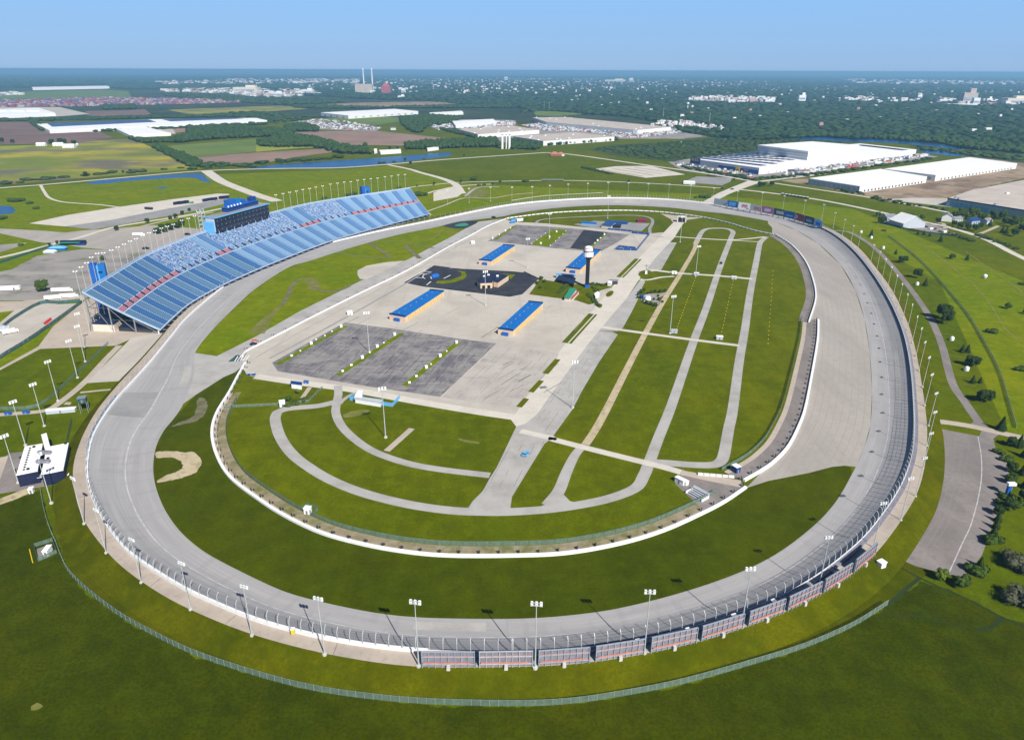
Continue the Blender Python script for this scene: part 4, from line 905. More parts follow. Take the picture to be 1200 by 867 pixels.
wall_line('infield_wall', 'pale wall along the far end of the infield turf', sl(FARWALL), 1.3, 1.3, 'white_paint', 0, -1.0, 8)
PITW = sl([(284, 418), (286, 414.5), (291, 410.6), (306, 403), (340, 385.5), (367, 371.5), (420, 345), (478, 317), (520, 293), (553.8, 275), (571.6, 265.3), (593, 256.8)], 4)
wall_line('pit_wall', 'low white pit wall running beside pit road', PITW, 1.1, .7, 'white_paint', 0, 3.0, 16, 1.3)
# second mesh fence behind the inner walls
def fence(label, P, h, spacing, mmat, pmat, name='chain_link_fence', th=.1, pw=.18, rail=True):
    P = [Vector((p.x, p.y, 0)) for p in P]
    t = thing(name, label, 'fence', tuple(P[0])); m = MB(); vs = []; fs = []
    for i, p in enumerate(P): vs += [(p.x, p.y, .02), (p.x, p.y, h)]
    for i in range(len(P) - 1): fs.append((2 * i, 2 * i + 2, 2 * i + 3, 2 * i + 1))
    m.add(vs, fs); m.build('mesh_panel', mmat, t, True)
    if rail:
        m = MB()
        for a, b in zip(P, P[1:]): m.bar(a + Vector((0, 0, h)), b + Vector((0, 0, h)), th)
        m.build('top_rail', pmat, t, True)
    Q = sorted(resample(P, spacing), key=lambda p: p.x ** 2 + p.y ** 2)
    for p in Q[:100]:
        m = MB(); m.box((p.x, p.y, 0), (pw, pw, h + .15)); m.build('post', pmat, t, True)
    if len(Q) > 100:
        m = MB()
        for p in Q[100:]: m.box((p.x, p.y, 0), (pw, pw, h + .15))
        m.build('far_posts', pmat, t, True)['kind'] = 'stuff'
    return t
fence('green chain-link fence following the near infield wall', offset(iw, 8)[12:-4], 2.6, 6, 'chain_link', 'fence_green')
fence('chain-link fence behind the white wall right of the infield', offset(bw1, 14), 2.4, 8, 'chain_link', 'fence_green')
fence('long green perimeter fence curving through the near meadow', sl([(48, 575.5), (53, 602), (60, 624), (66, 637), (70, 648), (81, 671), (106.6, 696.5), (142, 723), (177.7, 743.4), (228.4, 767.6), (300, 791.7), (363.5, 808), (427, 818), (503, 824.7), (600, 827), (663.5, 824.7), (727, 815.8), (803, 800.5), (900, 773), (950.8, 756), (1001.5, 733), (1039.6, 709)]), 2.8, 3.1, 'chain_link', 'teal_post', th=.06, pw=.12)
fence('green fence curving down the east field beyond the service path', sl([(1040, 277), (1047, 281.6), (1077.7, 305.7), (1103, 332), (1133.5, 369), (1156, 407), (1171.6, 437.7), (1183, 475.7), (1190.6, 502)]), 2.2, 5, 'chain_link', 'teal_post', th=.06)
fence('dark screened fence between the pale yard and the concourse', sl([(-40, 449), (0, 421), (40, 396), (96.4, 355.5)], 3), 3.2, 6, 'screen_cloth', 'teal_dark')
fence('dark screened fence on the far side of the pale yard', sl([(4, 384), (20, 372), (48, 356.5), (70, 356), (94, 353.5)], 3), 3.0, 6, 'screen_cloth', 'teal_dark')
fence('green fence beside the road above the gravel yard', sl([(-40, 322), (0, 309), (45, 294), (62, 289)], 3), 2.6, 6, 'screen_cloth', 'teal_dark')
fence('chain-link fence across the grass below the tall left light poles', sl([(-40, 484), (0, 480.5), (45, 476.5), (80, 448), (127, 403.5)], 3), 2.4, 5, 'chain_link', 'fence_green')
fence('short fence behind the hospitality building', [U(84.5, 494), U(79, 520)], 3, 5, 'chain_link', 'fence_green')
fence('thin fence across the turf by the inner loop road', [U(262, 478), U(337, 474.5), U(362, 471), U(378, 455)], 1.8, 8, 'chain_link', 'steel')
fence('fence below the dark lot beside the far parking row', sl([(1031, 262), (1050, 266), (1075, 272), (1100, 275), (1120, 278)], 3), 2.2, 6, 'screen_cloth', 'teal_dark')
# ---- flood-light poles
def light_pole(label, cat='light pole', h=28.0, group='tall light poles around the track'):
    t = thing('light_pole', label, cat, (0, 0, 0), group)
    m = MB(); m.cyl((0, 0, 0), .28, h, 8, .14); m.build('pole', 'steel_white', t)
    m = MB(); m.cyl((0, 0, 0), .9, .8, 8); m.build('foot', 'concrete_part', t)
    m = MB(); m.bar((-1.9, 0, h - .5), (1.9, 0, h - .5), .22); m.bar((-1.9, 0, h + .6), (1.9, 0, h + .6), .22); ca = m.build('crossarm', 'steel_white', t)
    for k in range(6):
        x = (-1.55, 0, 1.55)[k % 3]; z = h - .9 + (k // 3) * .95
        m = MB(); m.box((x, -.4, z), (.95, .7, .7), taper=.8); m.build('floodlight', 'white_paint', ca)
    return t
NEARP = [(84, 561), (111, 598), (153, 632.6), (211.5, 660.5), (285, 688), (372, 702), (486, 706), (628.7, 708), (762, 694), (880, 667), (972, 630), (1036, 590), (1068, 561), (1084.5, 537), (1092, 508), (1096.5, 483), (1098, 461), (1093, 439), (1089.8, 419), (1085, 401), (1081, 385), (1076, 371), (1070, 357), (1064.5, 345), (1058, 333), (1052, 323), (1045.5, 313), (1038.6, 303.6), (1031.9, 295), (1024.6, 287), (1009, 272.7), (1000.8, 264.8), (990.6, 257.5), (979.4, 249.6), (966, 240), (944, 235), (919.6, 229.5), (894, 226), (865, 224), (837, 220.5), (810, 217), (784.5, 216), (760, 215.5), (736.7, 214.5), (713, 214), (689, 215), (666, 216), (644.3, 217.5), (623.7, 219), (600, 219.5), (574.7, 219.5), (549.5, 221), (524, 223)]
pole0 = None
HZ = 4.2 + 28
for k, (x, y) in enumerate(NEARP):
    hh_ = (24.6, 22.3, 21.5, 22.4, 22.8, 25.5, 28.8, 28.8, 28.0, 27.5, 24, 23.5, 23, 22)[k] if k < 14 else (21.5 if k < 30 else 20.5); p = U(x, y, 4.2 + hh_); z = 4.2 if k < 34 else 2.0; sc_ = (hh_ + 4.2 - z) / 28
    if k >= 9 and k < 44: lab = 'tall light pole outside the right side of the track, %s from the near end' % ordw(k - 9)
    elif k < 9: lab = 'tall light pole on the rim of the near turn, %s from the left' % ordw(k)
    else: lab = 'tall light pole beyond the far turn, %s from the left' % ordw(len(NEARP) - 1 - k)
    rz = math.atan2(cen.y - p.y, cen.x - p.x) + math.pi / 2
    if pole0 is None: pole0 = light_pole(lab); pole0.location = (p.x, p.y, z); pole0.rotation_euler = (0, 0, rz); pole0.scale = (sc_,) * 3
    else: copy_thing(pole0, (p.x, p.y, z), lab, rz, None, sc_)
LEFTP = [((60.4, 590), 'behind the hospitality building'), ((21.6, 566), 'left of the hospitality building'), ((30, 522), 'above the hospitality building'), ((52, 499.5), 'over the left path'), ((68, 470), 'in the left lawn by the path'), ((91, 443), 'at the corner of the left lawn'), ((100, 424), 'by the near end of the grandstand'), ((99.5, 407.5), 'beside the near end of the grandstand, farther one')]
for (x, y), w in LEFTP:
    p = U(x, y); copy_thing(pole0, (p.x, p.y, 0), 'tall light pole ' + w, R(60))
INP = [((452, 513), 'standing in the near infield turf'), ((671, 478), 'at the edge of the access strip'), ((433, 413), 'on the grass strip between the dark lots'), ((569, 358), 'on the concrete below the medical building'), ((618, 314), 'on the concrete between two blue-roofed garages'), ((643.5, 280), 'on the wide grass island of the far lot'), ((712, 256), 'near the far infield loop path'), ((785, 391), 'at the crossing of the two infield roads'), ((815, 324), 'beside the middle infield cross road'), ((797, 284), 'beside the tunnel road'), ((451, 464), 'by the concrete road above the near turf')]
for (x, y), w in INP[:10]:
    p = U(x, y); copy_thing(pole0, (p.x, p.y, 0), 'tall light pole ' + w, R(20), sc=1.15)

# faint slab joints along the wide tan apron, following the track
jA, jB = fr(934, 257.5), fr(1040, 594)
k = jA; sg_ = sg; jl = []
while k % N != jB: jl.append(k % N); k += sg_
for q in range(1, 15):
    L_ = []
    for i in jl:
        d_ = (IL[i] - OL[i]); d_.z = 0; d_.normalize(); p = IL[i] + d_ * (q * 4.2); p = Vector((p.x, p.y, 0)); L_.append(p)
    poly_ = [(v.x, v.y) for v in UL([(874, 572), (900, 563.5), (948, 554), (990, 545.5), (1003, 547), (1013, 523.5), (1020, 498), (1022, 458), (1019, 412), (1013, 374), (1002.5, 341), (985, 310.8), (958, 285), (933, 270), (912, 262), (905, 268), (912, 276.5), (930, 288), (945, 305.7), (954, 326), (958, 349), (961, 380), (960, 399.6), (952.8, 442.7), (945.8, 478), (939, 498), (927, 522), (912, 539), (897, 550.5)])]
    run = []
    for p in L_ + [None]:
        if p is not None and inside((p.x, p.y), poly_): run.append(p)
        else:
            if len(run) > 4: band('slab_joint', run, .3, 'apron_joint', .04 + q * .0002, sm=False, world=True)
            run = []
# ================================================================ GRANDSTAND
ZF, ZT = 3.2, 33.0
FRONT = [(188, 387), (207, 369), (225, 354.5), (260, 335), (295, 319), (330, 304.5), (365, 291), (400, 279), (450, 265), (503, 251)]
BACK = [(96.5, 343), (130, 323), (171, 299), (216, 280), (250, 268.5), (290, 257), (325, 248), (360, 239.5), (415, 230.5), (480, 221)]
NS = 48
def even(P, n):
    P = [p.copy() for p in P]; L = [0]
    for a, b in zip(P, P[1:]): L.append(L[-1] + (b - a).length)
    out = []; k = 0
    for i in range(n + 1):
        s_ = L[-1] * i / n
        while k < len(P) - 2 and L[k + 1] < s_: k += 1
        out.append(P[k].lerp(P[k + 1], (s_ - L[k]) / max(1e-9, L[k + 1] - L[k])))
    return out
Fp = even(smooth([U(x, y, ZF) for x, y in FRONT], False, 8), NS); Bp = even(smooth([U(x, y, ZT) for x, y in BACK], False, 8), NS)
gs = thing('grandstand', 'long curving grandstand of blue seats beside the front straight', 'grandstand', (Fp[0].x, Fp[0].y, 0))
def SP(i, r):   # i along (float), r 0 front..1 back
    k = min(int(i), NS - 1); a = i - k
    f = Fp[k].lerp(Fp[k + 1], a); b = Bp[k].lerp(Bp[k + 1], a); p = f.lerp(b, r); p.z = ZF + (ZT - ZF) * (r * .86 + r * r * .14); return p
def px_of(p):
    z = p.z - CAM_H; dep = p.y * math.cos(PITCH) - z * math.sin(PITCH); return CX + F * p.x / dep
def steps(mb, i0, i1, r0, r1, n):
    for k in range(n):
        ra = r0 + (r1 - r0) * k / n; rb = r0 + (r1 - r0) * (k + 1) / n
        a, b = SP(i0, ra), SP(i1, ra); c, d = SP(i1, rb), SP(i0, rb); zt = c.z
        for q in (a, b): q.z = SP(i0, ra).z
        a2, b2 = Vector((a.x, a.y, zt)), Vector((b.x, b.y, zt)); c.z = d.z = zt
        mb.add([a, b, b2, a2, c, d], [(0, 1, 2, 3), (3, 2, 4, 5)])
kinds = []
for s in range(NS):
    x = px_of(SP(s + .5, 1.0))
    if 171 < x < 216 or 237 < x < 323 or 349 < x < 386: kinds.append('seat_mixed')
    else:
        left = x < 200
        kinds.append(('seat_dark' if s % 2 else 'seat_mid') if left else ('seat_strong' if s % 2 else 'seat_pale'))
for s in range(NS):
    al = .10
    left = px_of(SP(s + .5, 0)) < 310
    lower = ('seat_dark' if s % 2 else 'seat_mid') if left else ('seat_strong' if s % 2 else 'seat_pale')
    m = MB(); steps(m, s + al, s + 1 - al * .3, .02, .485, 19); m.build('lower_seats', lower, gs, True)
    m = MB(); steps(m, s + al, s + 1 - al * .3, .585, .985, 18); m.build('upper_seats', kinds[s], gs, True)
    m = MB(); steps(m, s + .1, s + .97, .50, .575, 3); m.build('middle_seats', 'seat_mixed' if kinds[s] == 'seat_mixed' else 'seat_red', gs, True)
m = MB()
for s in range(NS):
    n_ = 24
    for k in range(n_):
        a, b = SP(s, k / n_), SP(s + 1, k / n_); c, d = SP(s + 1, (k + 1) / n_), SP(s, (k + 1) / n_)
        dz = Vector((0, 0, -.35)); m.quad(a + dz, b + dz, c + dz, d + dz)
m.build('aisle_deck', 'seat_walk', gs, True)
m = MB()
for s in range(NS):
    for r0, r1 in ((0, .33), (.33, .66), (.66, 1)):
        dz = Vector((0, 0, -1.3)); m.quad(SP(s, r0) + dz, SP(s, r1) + dz, SP(s + 1, r1) + dz, SP(s + 1, r0) + dz)
m.build('deck_underside', 'dark_steel', gs, True)
m = MB()
for s in (0, NS):
    P = [SP(s, k / 8) for k in range(9)]
    for a, b in zip(P, P[1:]): m.bar(a + Vector((0, 0, .3)), b + Vector((0, 0, .3)), .5, 1.6)
for k in range(NS):
    m.bar(SP(k, 1) + Vector((0, 0, .8)), SP(k + 1, 1) + Vector((0, 0, .8)), .5, 1.4); m.bar(SP(k, 0) + Vector((0, 0, .1)), SP(k + 1, 0) + Vector((0, 0, .1)), .4, .5)
m.build('edge_beam', 'seat_walk', gs, True)
m = MB()
for k in range(1, NS, 1):     # dark vomitory openings along the middle band
    p = SP(k + .02, .50); q = SP(k + .02, .57); d = (SP(k + .2, .5) - SP(k, .5)).normalized()
    m = MB(); m.add([p + Vector((0, 0, .6)), p + d * 2.0 + Vector((0, 0, .6)), q + d * 2.0 + Vector((0, 0, 1.0)), q + Vector((0, 0, 1.0))], [(0, 1, 2, 3)]); m.build('stair_opening', 'navy', gs, True)
cnt = 0
for k in range(0, NS + 1, 2):
    for r in (.03, .35, .68, .98):
        p = SP(k, r); m = MB(); m.box((p.x, p.y, 0), (.8, .8, p.z - 1.2)); m.build('column', 'steel' if r > .1 else 'white_wall', gs, True); cnt += 1
m = MB()
for k in list(range(0, NS + 1, 4)):
    for ra, rb in ((.03, .35), (.35, .68), (.68, .98)):
        a, b = SP(k, ra), SP(k, rb); m.bar((a.x, a.y, 1), b - Vector((0, 0, 2)), .35); m.bar((a.x, a.y, a.z - 2), (b.x, b.y, a.z - 2), .3); m.bar((b.x, b.y, a.z - 2), (a.x, a.y, a.z - 2), .3)
for k in range(0, NS):
    p, q = SP(k, .98), SP(k + 1, .98); m.bar((p.x, p.y, 10), (q.x, q.y, 10), .3); m.bar((p.x, p.y, 20), (q.x, q.y, 20), .3)
m.build('bracing', 'steel', gs, True)
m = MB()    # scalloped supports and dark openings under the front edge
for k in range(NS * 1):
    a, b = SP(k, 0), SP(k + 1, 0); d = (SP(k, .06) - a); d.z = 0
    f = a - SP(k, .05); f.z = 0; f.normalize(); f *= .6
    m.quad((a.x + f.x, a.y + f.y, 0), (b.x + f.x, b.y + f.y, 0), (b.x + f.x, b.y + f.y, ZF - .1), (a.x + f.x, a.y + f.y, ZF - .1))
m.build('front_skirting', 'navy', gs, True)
m = MB()
for k in range(NS):
    a, b = SP(k + .3, 0), SP(k + .9, 0); f = a - SP(k + .3, .05); f.z = 0; f.normalize()
    m.bar((a.x, a.y, ZF - .6), (b.x + f.x * 3, b.y + f.y * 3, .3), .9, .3)
m.build('front_stairs', 'steel_white', gs, True)
for j, (k, r0, r1, z) in enumerate(((1.2, .15, .62, 3.0), (1.0, .66, .97, 6.0), (3.5, .3, .8, 3.0))):    # concession blocks under the open end
    a, b, c, d = SP(k - 1, r0), SP(k + 1.2, r0), SP(k + 1.2, r1), SP(k - 1, r1)
    t = thing('concession_block', ['low concession block with a dark roof under the open end of the grandstand', 'taller concession block at the rear corner under the grandstand end', 'concession block deeper under the grandstand'][j], 'building', tuple(Vector((a.x, a.y, 0))))
    m = MB(); m.prism([a, b, c, d], 0, z); m.build('wall', 'dark_steel' if j != 1 else 'trim_cream', t, True); m = MB(); m.prism([a, b, c, d], z + .003, z + .6); m.build('roof', 'navy', t, True)
# stair towers
for (x, y), z1, lab in (((117.5, 322), 44, 'tall blue stair tower behind the near part of the grandstand'), ((429, 226), 43, 'blue stair tower behind the far part of the grandstand')):
    p = U(x, y, 34); t = thing('stair_tower', lab, 'tower', (p.x - 2, p.y + 2, 0), None, R(20) if x < 200 else R(35))
    for i, dx in enumerate((-3.3, 3.3)):
        m = MB(); m.box((dx, 0, 0), (5.2, 8, z1 - i)); m.build('tower_wall', 'blue' if i == 0 else 'roof_blue', t)
    m = MB(); m.box((0, .4, 0), (1.6, 6, z1 - 2)); m.build('glazing', 'blue_light', t)
    m = MB(); m.box((2, -4.2, z1 - 8), (3, .3, 1.4), 0); m.build('sign_strip', 'navy', t)
# masts along the back of the stand
MT = [(68, 308), (87, 306), (101.5, 312 - 9), (107, 302), (113.5, 297), (121, 293.5), (130, 293.3), (138, 290), (145, 286), (152.5, 283), (159.5, 280), (167, 276), (174, 273), (181.5, 270), (189, 267.5), (196, 265.5), (203, 263), (212.8, 258.3), (220.6, 256), (227.8, 253.3), (236, 250)]
MT = [(88, 318), (95, 313), (101.5, 308), (107, 301.5), (114, 297), (121, 296.5), (130.3, 293.2), (138, 289.7), (145.3, 286.2), (152.3, 282.6), (159.3, 279.8), (167, 276), (174.5, 273), (181.5, 270.3), (189, 267.5), (196, 265.3), (203, 263), (212.8, 258.3), (220.6, 256), (228, 253.3)]
MTR = [(323, 228.5), (331.5, 227), (339.3, 225.5), (347.2, 224), (354.8, 222.3), (362.7, 221), (370, 219.3), (378, 218), (387, 216), (395.4, 214.8), (403.3, 213.5), (411, 213), (419, 211.5), (426.6, 210.5), (434.5, 209.6), (442.4, 208.8), (451, 207.3), (458.6, 206.5), (466.5, 205.3), (474.4, 204.6)]
ZM = 52
mast0 = None
nm = len(MT) + len(MTR)
for k, (x, y) in enumerate(MT + MTR):
    p = U(x, y, ZM); lab = ('slim floodlight mast behind the near half of the grandstand, %s from the left' % ordw(k)) if k < len(MT) else ('slim floodlight mast behind the far half of the grandstand, %s from the left' % ordw(k - len(MT)))
    if mast0 is None:
        mast0 = thing('light_mast', lab, 'light mast', (p.x, p.y, 0), 'floodlight masts behind the grandstand', R(25))
        m = MB(); m.cyl((0, 0, 0), .3, ZM - .3, 6, .18); m.build('pole', 'steel_white', mast0)
        m = MB(); m.box((0, 0, ZM - .5), (3.2, .3, .25)); m.build('crossarm', 'steel_white', mast0)
        for q in (-1.1, 1.1):
            m = MB(); m.box((q, -.3, ZM - .3), (1.2, .7, .8), taper=.8); m.build('floodlight', 'white_paint', mast0)
    else: copy_thing(mast0, (p.x, p.y, 0), lab, R(25))
# press box and suites
A = U(254.4, 272.8, 31); B = U(316.2, 254.4, 31); d = (B - A); L = d.length; rz = math.atan2(d.y, d.x); C = (A + B) / 2; nrm = Vector((-math.sin(rz), math.cos(rz), 0))
st = thing('suite_building', 'dark glass suite and press building on top of the grandstand', 'building', (C.x, C.y, 31), None, rz)
W = 14; Hs = 16
m = MB(); m.box((0, W / 2, -1), (L, W, Hs + 1)); m.build('body', 'navy', st)
for k in range(3):
    m = MB(); m.box((0, -.15, 1.4 + k * 5.1), (L - 1.4, .3, 3.4)); wb = m.build('window_band', 'glass_dark', st)
    for q in range(14):
        m = MB(); m.box((-L / 2 + 2.5 + q * (L - 5) / 13, -.42, 1.3 + k * 5.1 + (q % 2) * .4), (.35, .25, 1.6)); m.build('mullion', 'steel', wb)
m = MB(); m.box((0, W / 2 - .5, Hs + .01), (L + 2, W + 3, .9)); m.build('roof_edge', 'blue_light', st)
m = MB(); m.box((0, W / 2, Hs + .92), (L, W, .12)); m.build('roof', 'gravel_grey', st)
m = MB(); m.box((-L / 2 - .2, W / 2, .5), (.4, W - 2, Hs - 1)); m.build('side_wall', 'wall_grey', st)
m = MB(); m.box((-L / 2 - 3, W / 2, -30), (6, 10, 42)); m.build('stair_shaft', 'blue_light', st)
def local(px, py, z):
    p = U(px, py, z) - Vector((C.x, C.y, 0)); c, s = math.cos(-rz), math.sin(-rz); return (p.x * c - p.y * s, p.x * s + p.y * c, z - 31)
a = local(266.5, 249, 48); b = local(302, 239.5, 48)
m = MB(); m.box(((a[0] + b[0]) / 2, 10, Hs + 1.04), (b[0] - a[0], 8, 4.6)); m.build('penthouse', 'blue_deep', st)
m = MB(); m.box(((a[0] + b[0]) / 2, 9.6, Hs + 5.66), (b[0] - a[0] + 2, 10, .5)); m.build('penthouse_roof', 'blue', st)
for x0, x1, h_, mt in ((.1, .32, 8.5, 'blue'), (.36, .50, 7.2, 'roof_blue'), (.52, .66, 5.2, 'blue'), (.84, 1.0, 5.5, 'blue_deep')):
    m = MB(); m.box((a[0] + (b[0] - a[0]) * (x0 + x1) / 2, 11.5, Hs + 6.2), ((b[0] - a[0]) * (x1 - x0), 6, h_ - 1)); m.build('roof_tower', mt, st)
m = MB()
for q in range(5): m.cyl((a[0] + 4 + q * 5.5, 7.6, Hs + 6.2), 1.0, 1.4, 8)
m.build('satellite_dish', 'white_paint', st)
for q in (0, 1, 2, 3, 4, 5, 6, 7):
    m = MB(); m.box((-L / 2 + 3 + q * (L - 6) / 7, -.6, -4), (.5, .5, 5)); m.build('support_post', 'steel_white', st)
# shuttle frames behind the suites
p = U(237, 262, 25); t = thing('stair_scaffold', 'pale open stair scaffold left of the suite building', 'stair tower', (p.x, p.y, 0), None, R(30)); m = MB()
for x in (-4, 0, 4):
    for y in (-4, 4): m.box((x, y, 0), (.5, .5, 42))
m.build('frame_post', 'steel_white', t); m = MB()
for z in range(4, 42, 5): m.box((0, 0, z), (8.4, 8.4, .3)); m.bar((-4, -4, z), (4, -4, z + 5), .4)
m.build('landing', 'steel_white', t)

# ================================================================ BUILDINGS
def centre(P): return sum((Vector((p.x, p.y, 0)) for p in P), Vector()) / len(P)
def block(name, label, roof_px, h, wall='white_wall', roof='roof_white', cat='building', z0=0, edge=.0, group=None, ground=None, lip=.5):
    "building whose roof outline is measured at height h"
    P = [U(x, y, h) for x, y in roof_px]; c = centre(P)
    t = thing(name, label, cat, (c.x, c.y, z0), group)
    m = MB(); m.prism(P, z0 - .02, h - .6); m.build('wall', wall, t, True)
    Q = [c + (Vector((p.x, p.y, 0)) - c) * (1 + edge) for p in P]
    m = MB(); m.prism(Q, h - .597, h); m.build('roof', roof, t, True)
    t['_h'] = h
    return t, P
def doors(t, a, b, n, w, z0, z1, mat='navy', name='door', proud=.25, f0=.05, f1=.95):
    "doors set proud of the face from a to b (world points)"
    a = Vector((a.x, a.y, 0)); b = Vector((b.x, b.y, 0)); d = (b - a).normalized(); nn = Vector((d.y, -d.x, 0)); c = t.location
    if nn.dot(Vector((c.x, c.y, 0)) - a) > 0: nn = -nn
    for k in range(n):
        p = a.lerp(b, f0 + (f1 - f0) * (k + .5) / n); q = p + nn * proud * .5
        m = MB(); m.wall(q - d * w / 2, q + d * w / 2, z0, z1, proud); m.build(name, mat, t, True)
# blue-roofed garages
GAR = [([(456, 368), (504, 339.5), (520.5, 341), (474.5, 371.3)], 'near the pit wall, front left of four', 1), ([(583.5, 385), (619.5, 353), (636.5, 354.8), (601, 387.5)], 'nearest the camera on the right', 1),
       ([(561, 304.5), (589.5, 286.8), (603.3, 287.8), (575.5, 306)], 'beyond the medical building', 1), ([(663, 313.5), (688, 291.5), (704, 293), (680, 315.5)], 'behind the scoring tower', 1)]
for P_, where, _ in GAR:
    t, P = block('garage_building', 'bright blue roofed garage with yellow doors, ' + where, P_, 5.2, 'wall_beige', 'roof_blue', 'garage', edge=.0, group='blue-roofed garages')
    doors(t, P[2], P[3], 16, 2.6, .1, 3.6, 'door_yellow', 'garage_door', .2)
    doors(t, P[3], P[0], 1, 5.5, .1, 3.0, 'blue', 'end_awning', 1.2, .2, .8)
    for q_ in range(7):
        c_ = P[0].lerp(P[1], (q_ + .6) / 7.4).lerp(P[3].lerp(P[2], (q_ + .6) / 7.4), .42); m = MB(); m.box((c_.x, c_.y, 5.2), (.9, .9, .7)); m.build('roof_vent', 'steel', t, True)
    m = MB(); e0, e1 = P[0].lerp(P[3], .5), P[1].lerp(P[2], .5); m.bar((e0.x, e0.y, 5.25), (e1.x, e1.y, 5.25), .5, .16)
    for q_ in range(1, 24): g0, g1 = P[0].lerp(P[1], q_ / 24), P[3].lerp(P[2], q_ / 24); m.bar((g0.x, g0.y, 5.22), (g1.x, g1.y, 5.22), .14, .1)
    m.build('roof_seams', 'blue', t, True)
    for a, b in ((P[0], P[3]), (P[1], P[2])):
        m = MB(); d = (a - (P[1] if a is P[0] else P[0])).normalized() * 1.2; q0, q1 = a - d, b - d
        m.prism([a, b, Vector((q1.x, q1.y, 0)), Vector((q0.x, q0.y, 0))], 5.203, 6.0); m.build('parapet', 'navy', t, True)
# medical building
t, P = block('medical_building', 'beige building with dark flat roofs and rooftop units in the asphalt lot', [(559, 328.5), (567.5, 319), (578.5, 320), (581, 323), (576.5, 331), (563, 331.5)], 6, 'wall_beige', 'navy', 'building')
Q = [U(x, y, 5) for x, y in [(576, 322), (582, 320.5), (596, 323), (583.5, 331.5), (578.5, 330.5)]]; m = MB(); m.prism(Q, 0, 5); m.build('wing', 'wall_beige', t, True); m = MB(); m.prism(Q, 5.003, 5.5); m.build('wing_roof', 'navy', t, True)
for x, y in ((567.5, 324), (572.5, 322.5), (583, 323.5)):
    p = U(x, y, 6); m = MB(); m.box((p.x, p.y, 5.6), (2.4, 2, 1.4)); m.build('rooftop_unit', 'white_paint', t, True)
doors(t, P[4], P[5], 2, 3, .1, 3.2, 'black', 'door', .2)
band('path', [(560, 331), (572, 336.6), (583, 336.5), (586, 333)], 2.2, 'asphalt_dark', .09)
# blue barrel shelter on the medical pad
p = U(509, 326); t = thing('barrel_shelter', 'small blue barrel-roofed shelter by the helicopter markings', 'shelter', tuple(p), None, R(40)); m = MB(); vs = []; n = 10
for x in (-4, 4):
    for k in range(n + 1): a_ = math.pi * k / n; vs.append((x, 3.4 * math.cos(a_), 1.6 + 3 * math.sin(a_)))
m.add(vs, [(k, k + 1, n + 2 + k, n + 1 + k) for k in range(n)] + [tuple(range(n + 1)), tuple(range(n + 1, 2 * n + 2))]); m.build('barrel_roof', 'blue', t)
m = MB(); m.box((0, 0, 0), (7.4, 6, 1.6)); m.build('base', 'blue_deep', t); m = MB(); m.box((-4.3, 0, .1), (.4, 3, 2.2)); m.build('door', 'white_paint', t)
# scoring tower
p = U(687.8, 336.5); t = thing('scoring_tower', 'tall dark scoring column with a white drum head in the infield', 'tower', tuple(p), None, R(0))
m = MB(); m.box((0, 0, 0), (4.6, 4.6, 2.6)); m.build('base', 'blue', t); m = MB(); m.box((0, 0, 2.6), (3.6, 3.6, 25)); m.build('column', 'navy', t)
m = MB(); m.box((0, -1.95, 5), (2.4, .3, 21)); m.build('display_face', 'black', t)
m = MB(); m.box((0, 0, 25.2), (3.8, 3.8, 3), taper=1.7); m.build('bracket', 'navy', t)
m = MB(); m.cyl((0, 0, 28.2), 5.0, 4.4, 16); m.build('drum', 'white_paint', t); m = MB(); m.cyl((0, 0, 32.6), 5.3, .5, 16); m.build('drum_rim', 'navy', t)
m = MB(); m.cyl((0, 0, 33.1), 4.3, 2.4, 14, 4.0); m.build('upper_drum', 'white_paint', t); m = MB(); m.dome((0, 0, 35.5), 4.0, 1.8, 14, 4); m.build('dome', 'white_paint', t)
m = MB(); m.cyl((0, 0, 35.51), 4.1, .5, 14); m.build('red_band', 'red_pale', t); t.scale = (1.0, 1.0, 1.12)
# fan zone roofs and kiosks around the tower
def kiosk(label, px, h, wall, roof, name='pavilion', cat='pavilion', over=.08):
    t, P = block(name, label, px, h, wall, roof, cat, edge=over); return t, P
kiosk('dark navy canopy left of the scoring tower', [(652.5, 327), (657, 321), (667, 322.5), (674, 326), (672, 333), (664, 330)], 3.6, 'glass_dark', 'navy')
kiosk('thin pale blue canopy beside the navy canopy', [(652, 320), (674, 321.8), (673.5, 323), (652, 321.4)], 4.2, 'steel_white', 'blue_light')
kiosk('green-roofed pavilion on the lawn below the scoring tower', [(661.5, 347.5), (668, 338), (675.5, 338.5), (668, 348.5)], 4, 'trim_cream', 'green_roof')
kiosk('narrow dark red roofed stall beside the green pavilion', [(668.5, 349), (676.5, 341), (678.5, 341.5), (671, 349.5)], 2.6, 'trim_cream', 'brick_red')
kiosk('small white gable kiosk by the pavilion drive', [(712, 331), (714.5, 328), (718, 328.5), (716, 331.5)], 3.6, 'white_wall', 'roof_white')
kiosk('flat grey canopy beside the white kiosk', [(714, 327.5), (724, 327.8), (724, 329), (716, 328.8)], 4.0, 'dark_steel', 'panel_back')
kiosk('white tent roof right of the scoring tower', [(696.5, 344), (700.5, 341.5), (702.5, 343.5), (698, 347)], 3.4, 'white_wall', 'roof_white')
kiosk('long white bathhouse with a blue roof beside the far dark lot', [(705, 263), (712, 259.5), (721, 260.5), (716.5, 264.5)], 4.5, 'trim_cream', 'blue_mid')
kiosk('low navy roof on the grey lot', [(716.5, 262.6), (728, 263), (727, 265), (716, 264.6)], 3, 'black', 'navy')
kiosk('long navy carport at the back of the grey lot', [(712, 258), (736, 259.5), (735, 261), (711, 259.8)], 2.8, 'blue_mid', 'blue_mid')
kiosk('dark red canopy on the turf beyond the lots', [(747.5, 256), (757.5, 256.3), (757.8, 258.2), (747, 258)], 3.2, 'maroon', 'maroon')
